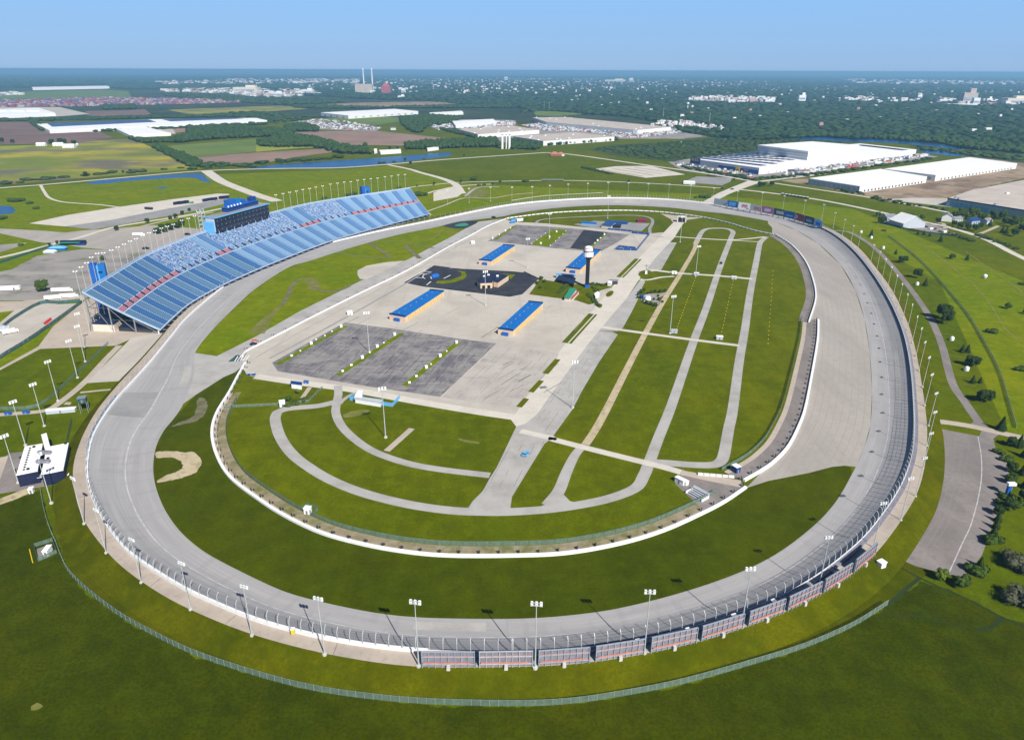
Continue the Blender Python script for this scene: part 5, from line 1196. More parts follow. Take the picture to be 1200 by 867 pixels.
kiosk('blue roofed stall at the far corner of the garages', [(683, 259.5), (699, 260.5), (698, 262), (681, 261)], 2.4, 'blue_light', 'blue')
kiosk('blue stall at the mouth of the far pit road', [(600, 257), (605, 256.4), (604, 259), (598, 259.6)], 2.8, 'blue', 'blue_light')
kiosk('white stall beside the far pit road', [(605.5, 256.2), (613, 255.6), (613, 256.8), (606, 257.6)], 2.6, 'white_wall', 'roof_white')
kiosk('white building with a navy roof at the top of the near turf', [(341, 446.2), (353.5, 447.6), (353, 450.3), (341, 448.8)], 4, 'white_paint', 'blue_deep')
kiosk('long white trailer building inside a blue fence', [(416, 463.8), (447, 468), (445.8, 471.4), (416, 466.6)], 3.4, 'white_paint', 'wall_grey')
kiosk('white tent end beside the long trailer building', [(416, 463.5), (419.5, 457.5), (425, 457.5), (423.5, 464)], 4.0, 'white_paint', 'roof_white')
def solid_fence(label, pts, h, mat, wpost='steel'):
    P = UL(pts); t = thing('panel_fence', label, 'fence', tuple(P[0])); m = MB()
    for a, b in zip(P, P[1:]): m.wall(a, b, 0.02, h, .25)
    m.build('panels', mat, t, True)
    for p in resample(P, 9)[:60]:
        m = MB(); m.box((p.x, p.y, 0), (.4, .4, h + .15)); m.build('post', wpost, t, True)
solid_fence('pale blue panel fence round the long white trailer building', [(414, 465), (410, 469), (435, 473), (460, 476.5), (468.5, 467)], 2.6, 'blue_light')
solid_fence('blue panel fence zigzagging beside the far lots', [(740, 273.5), (761, 275.5), (746, 294), (721, 293), (725.5, 290), (745, 292)], 2.8, 'blue_mid')
solid_fence('blue panel fence in front of the navy roofs', [(712, 269.3), (742, 272)], 2.4, 'blue_mid')
solid_fence('dark service fence behind the blue shelter lot', [(614, 319.5), (632, 328)], 1.6, 'panel_back')
# tunnel portal
A = U(794.5, 260.5); B = U(802.5, 261); d = (B - A).normalized(); t = thing('tunnel_portal', 'concrete tunnel mouth under the far turn with a dark opening', 'tunnel', tuple((A + B) / 2), None, math.atan2(d.y, d.x)); L = (B - A).length
m = MB(); m.box((0, 3, 0), (L, 5, 7)); m.build('opening', 'black', t); m = MB(); m.box((0, 4, 7), (L + 3, 7, 1.4)); m.box((-L / 2 - .8, 3, 0), (1.6, 6, 7)); m.box((L / 2 + .8, 3, 0), (1.6, 6, 7)); m.build('frame', 'concrete_part', t)
# hospitality building on the left
HB = 7.5
tb = thing('hospitality_building', 'low building with two white flat roofs by the near left turn', 'building', tuple(U(50, 545)))
P1 = [U(x, y, HB) for x, y in [(29, 523), (50, 519.5), (44, 551), (19, 556)]]; P2 = [U(x, y, HB) for x, y in [(55.5, 523.5), (80.5, 518.5), (74, 550), (60, 553), (48, 555), (51.5, 541), (53, 532)]]
P3 = [U(x, y, HB + 1.2) for x, y in [(48, 509), (54.5, 507), (58, 521), (52, 524)]]
for P, nm_ in ((P1, 'left_wing'), (P2, 'right_wing')):
    m = MB(); m.prism(P, 0, HB - .6); m.build(nm_, 'navy', tb, True); m = MB(); m.prism(P, HB - .597, HB); m.build('roof', 'roof_white', tb, True)
m = MB(); m.prism(P3, 0, HB + 1.2); m.build('entrance_wing', 'white_paint', tb, True)
A_, B_ = P1[0], P1[3]
for k in range(10):
    q = A_.lerp(B_, .12 + k * .085) + (P1[1] - P1[0]).normalized() * 3.0; m = MB(); m.box((q.x, q.y, HB + .003), (.8, .8, .5)); m.build('roof_vent', 'black', tb, True)
for x, y in ((40, 524), (33, 550), (56.5, 537.5), (55.5, 541), (77, 520)):
    q = U(x, y, HB); m = MB(); m.box((q.x, q.y, HB + .003), (1.1, 1.1, .8)); m.build('roof_unit', 'black', tb, True)
for x, y in ((52.5, 531.5), (51, 542)):
    q = U(x, y, HB); m = MB(); m.box((q.x, q.y, HB + .01), (7, 2, 1.6)); m.build('canopy', 'panel_back', tb, True)
m = MB(); q0, q1 = U(40, 560, 3.4), U(72, 556, 3.4); m.prism([q0, q1, U(70, 551, 3.4), U(46, 556, 3.4)], 3.0, 3.4); m.build('porch_roof', 'wall_grey', tb, True)
m = MB()
for x, y in ((21, 562), (24, 561), (23, 566)): q = U(x, y); m.bar((q.x, q.y, 0), (q.x - .5, q.y + 1, 6), .5)
m.build('stair_frame', 'navy', tb, True)
def cabin(label, x, y, s, rz, wall, roof, name='equipment_cabin', cat='cabin', legs=0):
    p = U(x, y); t = thing(name, label, cat, tuple(p), None, rz); m = MB(); m.box((0, 0, legs), s); m.build('body', wall, t); m = MB(); m.box((0, 0, legs + s[2] + .003), (s[0] + .4, s[1] + .4, .25)); m.build('roof', roof, t)
    m = MB(); m.box((0, -s[1] / 2 - .04, legs + .1), (1, .08, min(2, s[2] - .3))); m.build('door', 'panel_back', t)
    if legs:
        for sx in (-1, 1):
            for sy in (-1, 1): m = MB(); m.box((sx * (s[0] / 2 - .2), sy * (s[1] / 2 - .2), 0), (.3, .3, legs)); m.build('leg', 'steel', t)
    return t
cabin('grey lookout tower on legs by the near end of the left fence', 100, 482.5, (4.6, 4.0, 3.2), R(20), 'teal_dark', 'steel', 'lookout_tower', 'tower', 7)
cabin('flat white shelter beside the left path', 72, 483, (17, 3.2, 2.2), R(12), 'wall_grey', 'roof_white', 'shelter', 'shelter')
cabin('small blue cabin on the left path, nearer the edge of the photo', 10, 486, (3.6, 1.6, 1.6), R(6), 'blue', 'blue')
cabin('small blue cabin on the left path, nearer the white shelter', 31, 484.5, (3.6, 1.6, 1.6), R(6), 'blue', 'blue')
cabin('white cabinet beside the path under the grandstand end pole', 37.5, 577, (2.0, 2.4, 2.6), R(15), 'white_paint', 'roof_white')
cabin('white cabin inside the small fenced square in the left meadow', 56.5, 648, (2.0, 4.6, 2.6), R(8), 'white_paint', 'roof_white')
area('gravel_pad', [(43, 643), (52, 640), (61, 646), (60, 651), (48, 656), (44, 655)], 'gravel_grey', .05)
fence('small square fence round the white cabin in the left meadow', [U(40.5, 641), U(62, 634), U(67, 648), U(45, 658), U(40.5, 641)], 2, 3, 'chain_link', 'fence_green')
t = thing('marker_rail', 'short row of yellow stakes beside the small fenced square', 'stakes', tuple(U(36, 652)))
for k in range(9): q = U(35 + k * .45, 645 + k * 1.8); m = MB(); m.box((q.x, q.y, 0), (.25, .25, .9)); m.build('stake', 'yellow', t, True)
cabin('white telescope-like camera box on a concrete pad outside the right billboards', 1031, 668, (3.0, 2.6, 4.6), R(25), 'white_paint', 'roof_white', 'utility_box', 'utility box')
area('concrete_pad', [(1024, 667), (1030, 663), (1041, 668), (1033, 674)], 'concrete', .05)
cabin('white round-shouldered cabinet on the rim beside the left promenade', 84.5, 561, (2.2, 2.2, 3.0), R(10), 'white_paint', 'roof_white')
cabin('white box fenced into the near infield turf', 361, 601, (3, 2.6, 3.2), R(-10), 'white_paint', 'roof_white')
fence('small green fence round the white box in the infield turf', [U(353, 598), U(361, 592), U(373, 597), U(366, 604.5)], 1.8, 3, 'chain_link', 'fence_green')
cabin('teal and white portable cabin by the right infield gate', 862, 552.5, (3.2, 3.6, 3.6), R(30), 'blue_deep', 'roof_white')
cabin('blue-roofed sentry hut on the infield road below the white building', 359, 449.3, (3, 1.4, 1.8), R(-12), 'blue', 'blue')
cabin('low blue-grey vehicle-sized cabin at the end of the curved infield wall', 295, 439.6, (5, 2, 1.7), R(0), 'blue_deep', 'wall_grey')
cabin('small white pump hut in the shrubs near the pit entrance', 331, 475.5, (3.4, 4, 3.2), R(20), 'white_paint', 'roof_white')
cabin('white block between the grass strips of the near lot', 410, 368.5, (4.4, 3.6, 3), R(20), 'white_paint', 'roof_white')
cabin('white block beside the joint of the upper pit road', 554, 285.5, (4.4, 3.6, 3), R(20), 'white_paint', 'roof_white')
for k, (x, y, lab) in enumerate([(790, 390, 'electrical cabin at the foot of the infield cross-road pole'), (843, 397.5, 'electrical cabin right of the infield cross road'), (816, 322.5, 'electrical cabin beside the middle cross road pole'), (860, 327, 'electrical cabin at the right part of the middle cross road'), (790, 321, 'white gate hut by the middle cross road')]):
    cabin(lab, x, y, (5, 3, 2.6), R(-10), 'wall_grey' if k < 4 else 'white_paint', 'roof_white' if k else 'wall_grey')
# small electrical pedestals on the grass islands
def boxthing(name, label, cat, x, y, s, mat, group=None, rz=0, z=0, cap='roof_white'):
    p = U(x, y, z); t = thing(name, label, cat, tuple(p), group, rz); m = MB(); m.box((0, 0, 0), s); m.build('housing', mat, t); m = MB(); m.box((0, 0, s[2] + .003), (s[0] * 1.1, s[1] * 1.1, .12)); m.build('lid', cap, t); return t
isl = [('left grass strip of the near dark lot', [(341.8, 417.5, 1), (364.7, 403.5, 2), (399.7, 383.5, 2), (352, 411.7, 0), (370.5, 398.3, 0), (380.7, 393.8, 0), (389, 388.7, 0)]),
       ('middle grass strip of the near dark lot', [(424.5, 420, 2), (442, 407, 2), (462.4, 393, 2), (401.5, 435.5, 1), (411.7, 428.5, 1), (449.7, 402.2, 0), (433.3, 413.6, 0)]),
       ('right grass strip of the near dark lot', [(499.5, 431.5, 2), (515.7, 418, 2), (534.8, 402.3, 2), (479.7, 449, 1), (487.8, 441.5, 1), (505, 427.3, 0), (523.4, 412, 0)]),
       ('left grass strip of the far lot', [(577, 280, 2), (592, 271.3, 2), (585, 275.5, 1), (598, 267.7, 1)]),
       ('flower strip beside the far dark patch', [(697, 285.5, 1), (700, 282.7, 2), (703.5, 279.5, 1), (708, 275.5, 2)]),
       ('wide grass island of the far lot', [(633.5, 286, 2), (643.7, 278.5, 2), (652, 272.2, 2), (623, 286, 0), (629, 281.5, 0), (634, 277.5, 0), (639, 273.8, 0), (645, 288, 0), (651, 283, 0), (655, 279, 0), (659.5, 274.5, 0), (663, 271, 0)])]
SZ = [(1.1, .8, .8), (1.7, 1.1, 1.1), (2.0, 1.6, 2.1)]; SN = ['low white power pedestal', 'mid-size white power pedestal', 'large white transformer box']
for w, L_ in isl:
    for sz in (0, 1, 2):
        q = sorted([v for v in L_ if v[2] == sz])
        for k, (x, y, _) in enumerate(q): boxthing('power_box', '%s, %s, %s from left' % (SN[sz], w.replace('of the', 'of'), ordw(k)) if len(q) > 1 else '%s on the %s' % (SN[sz], w), 'power box', x, y, SZ[sz], 'white_paint', 'power boxes on the infield strips', R(30))
# trackside yellow markers in the turf
def marker_row(x0, y0, x1, y1, n, w):
    for k in range(n):
        f = k / (n - 1); x = x0 + (x1 - x0) * f; y = y0 + (y1 - y0) * f; p = U(x, y); o_ = MB(); o_.cyl((0, 0, 0), .3, .8, 6, .2); o = o_.build('marker_post', 'yellow' if w[0] != 'w' else 'white_paint'); o.location = p
        tag(o, 'yellow marker post in the %s, %s from near end' % (w, ordw(k)), 'marker post', 'marker posts in the turf')
marker_row(793, 386, 815, 326, 20, 'row climbing from the infield crossing')
marker_row(845, 393, 859, 330, 17, 'row right of the infield crossing')
marker_row(900, 403, 906, 318, 18, 'rightmost row of the turf')
# parked things on the racetrack apron and pit entrance
def car(label, x, y, rz, mat, z=0, group=None, sc=1, first=[None, {}]):
    p = U(x, y, z); key = mat
    if key not in first[1]:
        t = thing('parked_car', label, 'car', tuple(p), group, rz)
        m = MB(); m.box((0, 0, .35), (4.5, 1.8, .65)); m.box((-.2, 0, 1.0), (2.5, 1.6, .55), taper=.82); m.build('body', mat, t)
        m = MB(); m.box((-.2, 0, 1.02), (2.62, 1.66, .38), taper=.86); m.build('window', 'glass_dark', t)
        for sx in (-1.4, 1.4):
            for sy in (-.85, .85):
                m = MB(); m.bar((sx, sy - .1, .34), (sx, sy + .1, .34), .68, n=8); m.build('wheel', 'black', t)
        t.scale = (sc,) * 3; first[1][key] = t; return t
    return copy_thing(first[1][key], p, label, rz, group, sc)
car('blue and white car at the left edge of the lower access strip', 616, 533, R(60), 'blue_light', sc=1.3)
car('dark car on the second infield road', 845, 309, R(75), 'black', sc=1.3)
car('dark car at the road junction above the coloured billboards', 846, 221.7, R(30), 'navy', sc=1.5)
car('dark car right of the junction above the coloured billboards', 858, 222.3, R(10), 'navy', sc=1.5)
car('dark car on the far pit exit', 578.5, 255.5, R(130), 'black', sc=1.6)
car('dark car at the pit entry', 297, 404, R(20), 'navy', sc=1.2)
car('orange-brown car at the pit wall entry', 298.5, 400, R(15), 'rust_red', sc=1.2)
car('black car on the asphalt behind the grandstand', 171, 292, R(5), 'black', sc=1.7)
car('black car beside the shrubs behind the grandstand', 219.5, 275.5, R(5), 'black', sc=1.7)
for k, (x, y) in enumerate([(2, 385.5), (-6, 390)]): car('white car in the corner of the pale yard, %s from the left' % ordw(1 - k), x + 3, y, R(40), 'white_paint', sc=1.6)
def truck(label, x, y, rz, L, mat='white_paint', group=None, h=3.2):
    p = U(x, y); t = thing('parked_truck', label, 'truck', tuple(p), group, rz)
    m = MB(); m.box((0, 0, .9), (L, 2.5, h)); m.build('box_body', mat, t); m = MB(); m.box((L / 2 + 1.2, 0, .5), (2.2, 2.3, 2.3), taper=.85); m.build('cab', mat, t)
    m = MB(); m.box((L / 2 + 2.2, 0, 1.6), (.3, 2.0, .8)); m.build('windscreen', 'glass_dark', t)
    for sx in (-L / 2 + 1.2, -L / 2 + 2.4, L / 2 + .9):
        for sy in (-1.1, 1.1): m = MB(); m.bar((sx, sy - .15, .5), (sx, sy + .15, .5), 1.0, n=8); m.build('wheel', 'black', t)
    return t
truck('long white truck parked behind the near stand masts', 72, 342, R(10), 17)
truck('white truck in front of the long truck behind the stand', 61, 351, R(15), 12)
truck('white truck nearest the screened fence corner', 80, 349, R(15), 14)
truck('white pickup-like truck in the pale yard by the left edge', 11, 391, R(45), 9)
truck('second white truck in the pale yard, cut by the left edge', 0, 388, R(45), 8, 'wall_grey')
truck('white truck on the asphalt behind the grandstand', 162, 276.5, R(8), 13)
t = thing('long_trailer', 'very long white trailer building at the left edge of the gravel yard', 'trailer', tuple(U(2, 340.5)), None, R(11)); m = MB(); m.box((0, 0, .6), (34, 4, 3.2)); m.build('body', 'white_paint', t); m = MB(); m.box((0, 0, 3.803), (34.4, 4.4, .3)); m.build('roof', 'roof_white', t); m = MB(); m.box((12, -2.05, .8), (1.2, .1, 2)); m.build('door', 'black', t)
t = thing('hauler', 'dark green racing hauler with an awning behind the gravel yard', 'truck', tuple(U(85, 287)), None, R(5)); m = MB(); m.box((0, 3, .8), (30, 4, 4)); m.build('box_body', 'navy', t); m = MB(); m.box((-2, -2, 3), (24, 6, .3)); m.build('awning', 'green_roof', t)
m = MB(); m.box((12, -3, .2), (10, 3, 2)); m.build('crates', 'blue_deep', t)
t = thing('event_tent', 'bright blue tent beside the green awning', 'tent', tuple(U(68, 293)), None, R(5)); m = MB(); m.box((0, 0, 0), (20, 7, 2.6)); m.build('tent_wall', 'blue', t); m = MB(); m.box((0, 0, 2.603), (20.6, 7.6, 2.2), taper=.55); m.build('tent_roof', 'blue_light', t)
t = thing('event_tent', 'small pale tent at the left of the bright blue tent', 'tent', tuple(U(59, 296.5)), None, R(0)); m = MB(); m.box((0, 0, 0), (13, 6, 2)); m.build('tent_wall', 'wall_grey', t); m = MB(); m.box((0, 0, 2.003), (13.6, 6.6, 1.6), taper=.6); m.build('tent_roof', 'roof_white', t)
for k in range(5): boxthing('red_barrier', 'small red machine beside the screened fence, %s from the left' % ordw(k), 'machine', 53 + k * 1.6, 380.3 - k * 1.25, (1.6, 1.6, 1.8), 'red', 'red machines by the fence', R(45), cap='red')
BK = [(206, 240), (209, 239.5), (211.5, 239.3), (214, 239), (216.8, 238.5), (219, 238.4), (240, 236.3), (242, 236), (244.3, 235.5), (248, 235), (252.5, 234.5), (259, 233.2), (261, 233), (263.5, 232.8), (266, 232.4)]
for k, (x, y) in enumerate(BK): boxthing('dark_container', 'small dark container on the pale lot behind the suites, %s from the left' % ordw(k), 'container', x, y, (3.4, 7, 4.2), 'navy', 'dark containers behind the suites', R(-20), cap='black')
boxthing('dark_container', 'single dark container lying alone on the pale lot', 'container', 174.5, 245.5, (13, 4, 3.4), 'black', None, R(-20), cap='panel_back')
p = U(224.5, 238.5); boxthing('lime_tent', 'lime green tent among the dark containers', 'tent', 224.5, 238.6, (5, 5, 3.2), 'green_roof', cap='yellow')
for k in range(8): boxthing('dark_container', 'dark box beside the far road east of the billboards, %s from the left' % ordw(k), 'container', 917 + k * 4.1, 228.8 + k * .62, (4.5, 4, 3), 'black', 'boxes beside the far road', 0)
for k in range(9): boxthing('road_block', 'small dark block along the far perimeter road, %s from the left' % ordw(k), 'block', 636 + k * 2.9, 212 + .0 * k, (3, 3, 2.6), 'dark_steel', 'blocks along the far perimeter road', 0)
# equipment at the right infield gate
t = thing('bleacher', 'small grey bleacher beside the right infield gate', 'bleacher', tuple(U(817, 581)), None, R(-52)); m = MB()
for k in range(5): m.box((0, -2.4 + k * 1.2, .3 + k * .45), (10, .7, .15))
m.build('bench', 'wall_grey', t); m = MB(); m.box((0, 2.9, 0), (10, .2, 3)); m.box((-5, 0, 0), (.2, 6, 1.6)); m.box((5, 0, 0), (.2, 6, 1.6)); m.build('frame', 'white_paint', t)
cabin('white trailer at the left corner of the infield gate pad', 797, 566, (5.5, 2.4, 2.8), R(-50), 'white_paint', 'roof_white')
cabin('smaller white trailer beside the infield gate trailer', 803, 567.5, (2.6, 2.2, 2.2), R(-50), 'white_paint', 'roof_white')
t = thing('barrier_stack', 'long pale stack of barriers along the top edge of the gate pad', 'barriers', tuple(U(840, 558)), None, R(-9)); m = MB()
for k in range(6): m.box((-8.5 + k * 3.2, 0, 0), (2.9, 1.4, 1.1))
m.build('barrier_block', 'white_wall', t)
t = thing('monument', 'grey column statue on the round grass island by the middle cross road', 'monument', tuple(U(757, 321))); m = MB(); m.box((0, 0, 0), (2.4, 2.4, 3.4), taper=.8); m.build('plinth', 'white_paint', t); m = MB(); m.cyl((0, 0, 3.4), .5, 5, 8, .3); m.box((0, 0, 8.4), (3.4, .6, 1.3)); m.build('figure', 'steel', t)
t = thing('pump_station', 'white and blue pump building in the shrub ring of the infield', 'building', tuple(U(758, 351)), None, R(20)); m = MB(); m.box((0, 0, 0), (5.5, 5, 3)); m.build('wall', 'white_paint', t); m = MB(); m.box((0, 0, 3.003), (6, 5.5, 1), taper=.7); m.build('roof', 'wall_grey', t); m = MB(); m.box((-1.5, 5, 0), (6, 3.5, 2.8)); m.build('annex', 'blue_deep', t)
# poles with domes and little white cabinets down the east verge
for k, (x, y) in enumerate([(1021, 279.5), (1009, 273), (1035, 291.5), (1074.7, 334), (1115.3, 398.5), (1132.5, 434)]):
    p = U(x, y); t = thing('tank', 'white spherical gas tank on the east verge, %s from the far end' % ordw(k), 'tank', tuple(p), 'white tanks on the east verge', R(30)); m = MB(); m.cyl((0, 0, 0), 1.6, 2.0, 10); m.build('tank_body', 'white_paint', t); m = MB(); m.dome((0, 0, 2.0), 1.6, 1.3, 10, 3); m.build('tank_dome', 'white_paint', t); m = MB(); m.box((-2.6, 0, 0), (1.6, 1.4, 1.4)); m.build('control_box', 'steel', t)
t = thing('tank', 'large white ball alone in the east field', 'tank', tuple(U(1153.8, 326))); m = MB(); m.cyl((0, 0, 0), 1.3, 2.2, 10, 2.2); m.build('stand', 'white_paint', t); m = MB(); m.dome((0, 0, 2.2), 2.2, 2.2, 12, 4); m.build('ball', 'white_paint', t)
k = 0
VP = [(1023, 322), (1028, 330), (1033, 339), (1038, 349), (1043, 357), (1050, 368), (1056, 380), (1061, 391), (1064.5, 402), (1069, 413), (1072, 424), (1075.5, 435), (1078.5, 447), (1081, 458), (1086, 463), (1087.5, 471), (1088, 480)]
for k, (x, y) in enumerate(VP): boxthing('verge_box', 'little white box in the verge outside the right promenade, %s from the far end' % ordw(k), 'box', x, y, (1.3, 1.3, 1.1), 'white_paint', 'little boxes in the east verge', 0)
for k, (x, y) in enumerate([(1080.5, 610.5), (1076, 616.5), (1070.5, 626), (1065, 633), (1062.5, 636.5)]): boxthing('wheel_stop', 'small black wheel stop left in the right car park, %s from top' % ordw(k), 'wheel stop', x, y, (1.6, .7, .6), 'black', 'wheel stops in the car park', R(-30), cap='black')
t = thing('camera_platform', 'blue and white camera platform among the trees right of the car park', 'platform', tuple(U(1180, 580))); m = MB(); m.box((0, 0, 0), (1.6, 1.6, 6)); m.build('mast', 'blue', t); m = MB(); m.box((.6, 0, 6), (4, 2, 1.4)); m.build('cabin', 'white_paint', t)
p = U(344, 744.5, 5); t = thing('flag_stand', 'small yellow booth standing on the near wall', 'flag stand', (p.x, p.y, 6.1)); m = MB(); m.box((0, 0, 0), (1.2, 1.2, 2.2)); m.build('booth', 'yellow', t); m = MB(); m.box((0, 0, 2.203), (1.5, 1.5, .2)); m.build('roof', 'white_paint', t)
# ================================================================ WAREHOUSES AND FAR BUILDINGS
# big warehouse with solar roof
RB = [(810, 185.8), (890, 196.8), (1074, 175.5), (1008, 168.5), (985, 168.8), (888, 178.2)]
t, P = block('warehouse', 'huge white warehouse with solar panels and a tall block, blue sign at its left corner', [(810, 185.8), (890, 196.8), (1074, 175.5), (1008, 168.3), (888, 178)], 14, 'white_wall', 'roof_white', 'warehouse')
wh = t
T1 = [U(x, y, 34) for x, y in [(888, 170), (947.5, 177.4), (1007, 170.2), (951, 165.8)]]
m = MB(); m.prism(T1, 14.01, 33.4); m.build('high_bay', 'white_wall', t, True); m = MB(); m.prism(T1, 33.403, 34); m.build('high_bay_roof', 'roof_white', t, True)
m = MB(); d = (T1[1] - T1[0]).normalized(); nn = Vector((d.y, -d.x, 0)) * .3
for z0, z1 in ((14.1, 18.5), (21, 24), (26, 30)): m.prism([T1[0] + nn * .2, T1[1] + nn * .2, T1[1] + nn * 1.2, T1[0] + nn * 1.2], z0, z1)
m.build('grey_banding', 'wall_grey', t, True)
a, b = P[0], P[1]; d = (b - a); d.z = 0; d.normalize(); nn = Vector((d.y, -d.x, 0)); nn = -nn if nn.y > 0 else nn
m = MB(); m.prism([a + nn * .1, b + nn * .1, b + nn * .5, a + nn * .5], .1, 13.2); m.build('front_cladding', 'wall_grey', t, True)
LA = (b - a).length
def on_face(u0, u1, z0, z1, mat, name, pr=.9):
    m = MB(); p0 = a + d * (u0 * LA); p1 = a + d * (u1 * LA); m.prism([p0 + nn * .52, p1 + nn * .52, p1 + nn * pr, p0 + nn * pr], z0, z1); return m.build(name, mat, t, True)
on_face(-.004, .15, 3.5, 16, 'blue_deep', 'sign_wall', 1.6); on_face(.44, 1.0, 1.6, 8.0, 'blue_deep', 'blue_band', 1.2); on_face(.89, 1.0, 1.0, 8.4, 'blue', 'blue_corner', 1.5); on_face(.685, .745, .8, 9.0, 'yellow', 'yellow_sign', 1.8); on_face(.705, .725, 1.0, 4.5, 'navy', 'entrance', 2.0); on_face(.80, .86, 4.2, 6.4, 'wall_greyblue', 'logo_patch', 1.5)
tp = a + d * (.073 * LA) + nn * 1.75; tx = text_part('lettering', 'IKEA', 7.2, 'yellow', wh, (tp.x - wh.location.x, tp.y - wh.location.y, 12.0), (R(90), 0, math.atan2(d.y, d.x)), .1); tx.scale = (1.5, 1, 1)
# solar tables on the low roof
r2 = random.Random(5); cnt = 0
for i in range(12):
    for j in range(8):
        u = (i + .5 + (j % 2) * .3) / 12.6; v_ = (j + .5) / 8.4
        p = P[0].lerp(P[1], u).lerp(P[4].lerp(P[2], u * .47), v_ * .92 + .03)
        if inside(p, [(q.x, q.y) for q in T1]) or not inside(p, [(q.x, q.y) for q in P]): continue
        if p.y > T1[0].y - 6 and p.x > T1[0].x - 10 and False: continue
        if cnt >= 86: break
        m = MB(); m.box((p.x, p.y, 14.25), (17, 19, .6), R(25)); m.build('solar_panel', 'solar', wh, True); cnt += 1
for i in range(9):
    p = U(1017 + i * 4.0, 171.4 + i * .45, 14); m = MB(); m.box((p.x, p.y, 14.25), (24, 60, .6), R(25)); m.build('solar_panel', 'solar', wh, True)
doors(wh, P[1], P[2], 22, 3, 1, 4.2, 'wall_greyblue', 'dock_door', .4, .03, .98)
t, P = block('warehouse', 'white flat warehouse nearest the track, with grey end wall', [(948, 209), (1032, 198), (1086.5, 207), (1008, 218.3)], 12, 'white_wall', 'roof_white', 'warehouse', lip=.6)
m = MB(); dd = (P[3] - P[0]).normalized(); n2 = Vector((dd.y, -dd.x, 0)); n2 = -n2 if n2.y > 0 else n2
m.prism([P[0] + n2 * .1, P[3] + n2 * .1, P[3] + n2 * .5, P[0] + n2 * .5], .1, 11); m.build('end_cladding', 'wall_grey', t, True)
for k in range(10):
    p0 = P[0].lerp(P[3], .03 + k * .098); m = MB(); m.prism([p0 + n2 * .52, p0 + dd * 3 + n2 * .52, p0 + dd * 3 + n2 * .8, p0 + n2 * .8], 1.5, 8); m.build('window', 'wall_greyblue', t, True)
doors(t, P[3], P[2], 18, 4, 1.2, 4.2, 'navy', 'dock_door', .4)
t, P = block('warehouse', 'longer white warehouse behind and right of the nearest one', [(1035.8, 198), (1136, 184.4), (1192, 191.5), (1096.7, 205.3)], 12, 'white_wall', 'roof_white', 'warehouse')
doors(t, P[3], P[2], 22, 4, 1.2, 4.2, 'navy', 'dock_door', .4); doors(t, P[0], P[3], 9, 8, 2, 8, 'wall_greyblue', 'window', .5)
t, P = block('warehouse', 'tan-roofed warehouse with pale blue walls at the right edge of the photo', [(1110.7, 232), (1141, 222.4), (1200, 211), (1330, 218), (1300, 262)], 13, 'wall_grey', 'roof_tan', 'warehouse')
m = MB(); q0, q1 = P[0], P[4]; dd = (q1 - q0).normalized(); n2 = Vector((dd.y, -dd.x, 0)); n2 = -n2 if n2.y > 0 else n2
m.prism([q0 + n2 * .1, q1 + n2 * .1, q1 + n2 * .6, q0 + n2 * .6], 11.4, 13.3); m.build('blue_fascia', 'blue_deep', t, True)
doors(t, q0, q1, 8, 6, 1, 8, 'blue_light', 'bay_door', .5, .02, .3)
t, P = block('warehouse', 'long tan-roofed warehouse in front of the woods', [(624, 137.8), (662, 137.3), (786, 149), (747, 152.7), (640, 143)], 13, 'white_wall', 'roof_tan', 'warehouse')
m = MB(); q0 = P[3]; q1 = P[2]; n2 = Vector((0, -1, 0)) * .5; m.prism([q0 + n2, q1 + n2, q1 + n2 * 2, q0 + n2 * 2], 3, 11); m.build('white_front', 'white_paint', t, True)
p = P[3]; m = MB(); m.box((p.x - 8, p.y - 3, 0), (16, 6, 14)); m.build('glass_corner', 'wall_greyblue', t, True)
t, P = block('warehouse', 'tan-roofed warehouse with white walls nearest the striped parking lot', [(601.7, 160), (673, 155), (720, 160.2), (636.7, 165.5)], 13, 'white_wall', 'roof_tan', 'warehouse'); doors(t, P[3], P[2], 6, 8, 1, 6, 'wall_greyblue', 'bay_door', .5)
t, P = block('warehouse', 'pinkish-roofed warehouse behind the row of small trees', [(536.7, 151.5), (600, 147.3), (632, 152.3), (560, 157.6)], 13, 'white_wall', 'roof_tan', 'warehouse')
t, P = block('warehouse', 'small white-roofed warehouse above the trailer yard', [(530, 142), (578, 139.5), (582, 142.6), (534, 147.4)], 12, 'white_wall', 'roof_white', 'warehouse')
t, P = block('warehouse', 'broad white warehouse in front of the quarry', [(376, 132), (462, 127.8), (490, 130.4), (408, 135.5)], 15, 'white_wall', 'roof_white', 'warehouse'); doors(t, P[3], P[2], 9, 14, 4, 9, 'wall_greyblue', 'dock_door', .6); doors(t, P[0], P[3], 4, 20, 2, 9, 'wall_greyblue', 'dock_door', .6)
block('warehouse', 'low narrow white warehouse right of the broad one', [(503, 132.2), (541, 130), (543, 131.8), (505, 134)], 11, 'white_wall', 'roof_white', 'warehouse')
t, P = block('warehouse', 'very long low warehouse with a dark blue solar roof', [(43, 145.5), (58, 153), (200, 147), (313, 141.2), (300, 138.4), (175, 140)], 10, 'white_wall', 'roof_white', 'warehouse')
for (q) in ([(55, 144.6), (61, 148.8), (183, 143.2), (174, 140.4)], [(190, 140.2), (200, 142.6), (285, 139.3), (272, 138.6)]):
    m = MB(); m.prism([U(x, y, 10) for x, y in q], 10.15, 10.7); m.build('solar_array', 'solar', t, True)
block('warehouse', 'small white warehouse in front of the long solar one', [(133, 149.5), (166.7, 147.8), (200, 156), (151, 158)], 9, 'white_wall', 'roof_white', 'warehouse')
t, P = block('warehouse', 'white stepped warehouse at the left edge below the container yard', [(-60, 130), (45.7, 126.5), (64.7, 132.5), (-60, 137)], 15, 'white_wall', 'roof_white', 'warehouse')
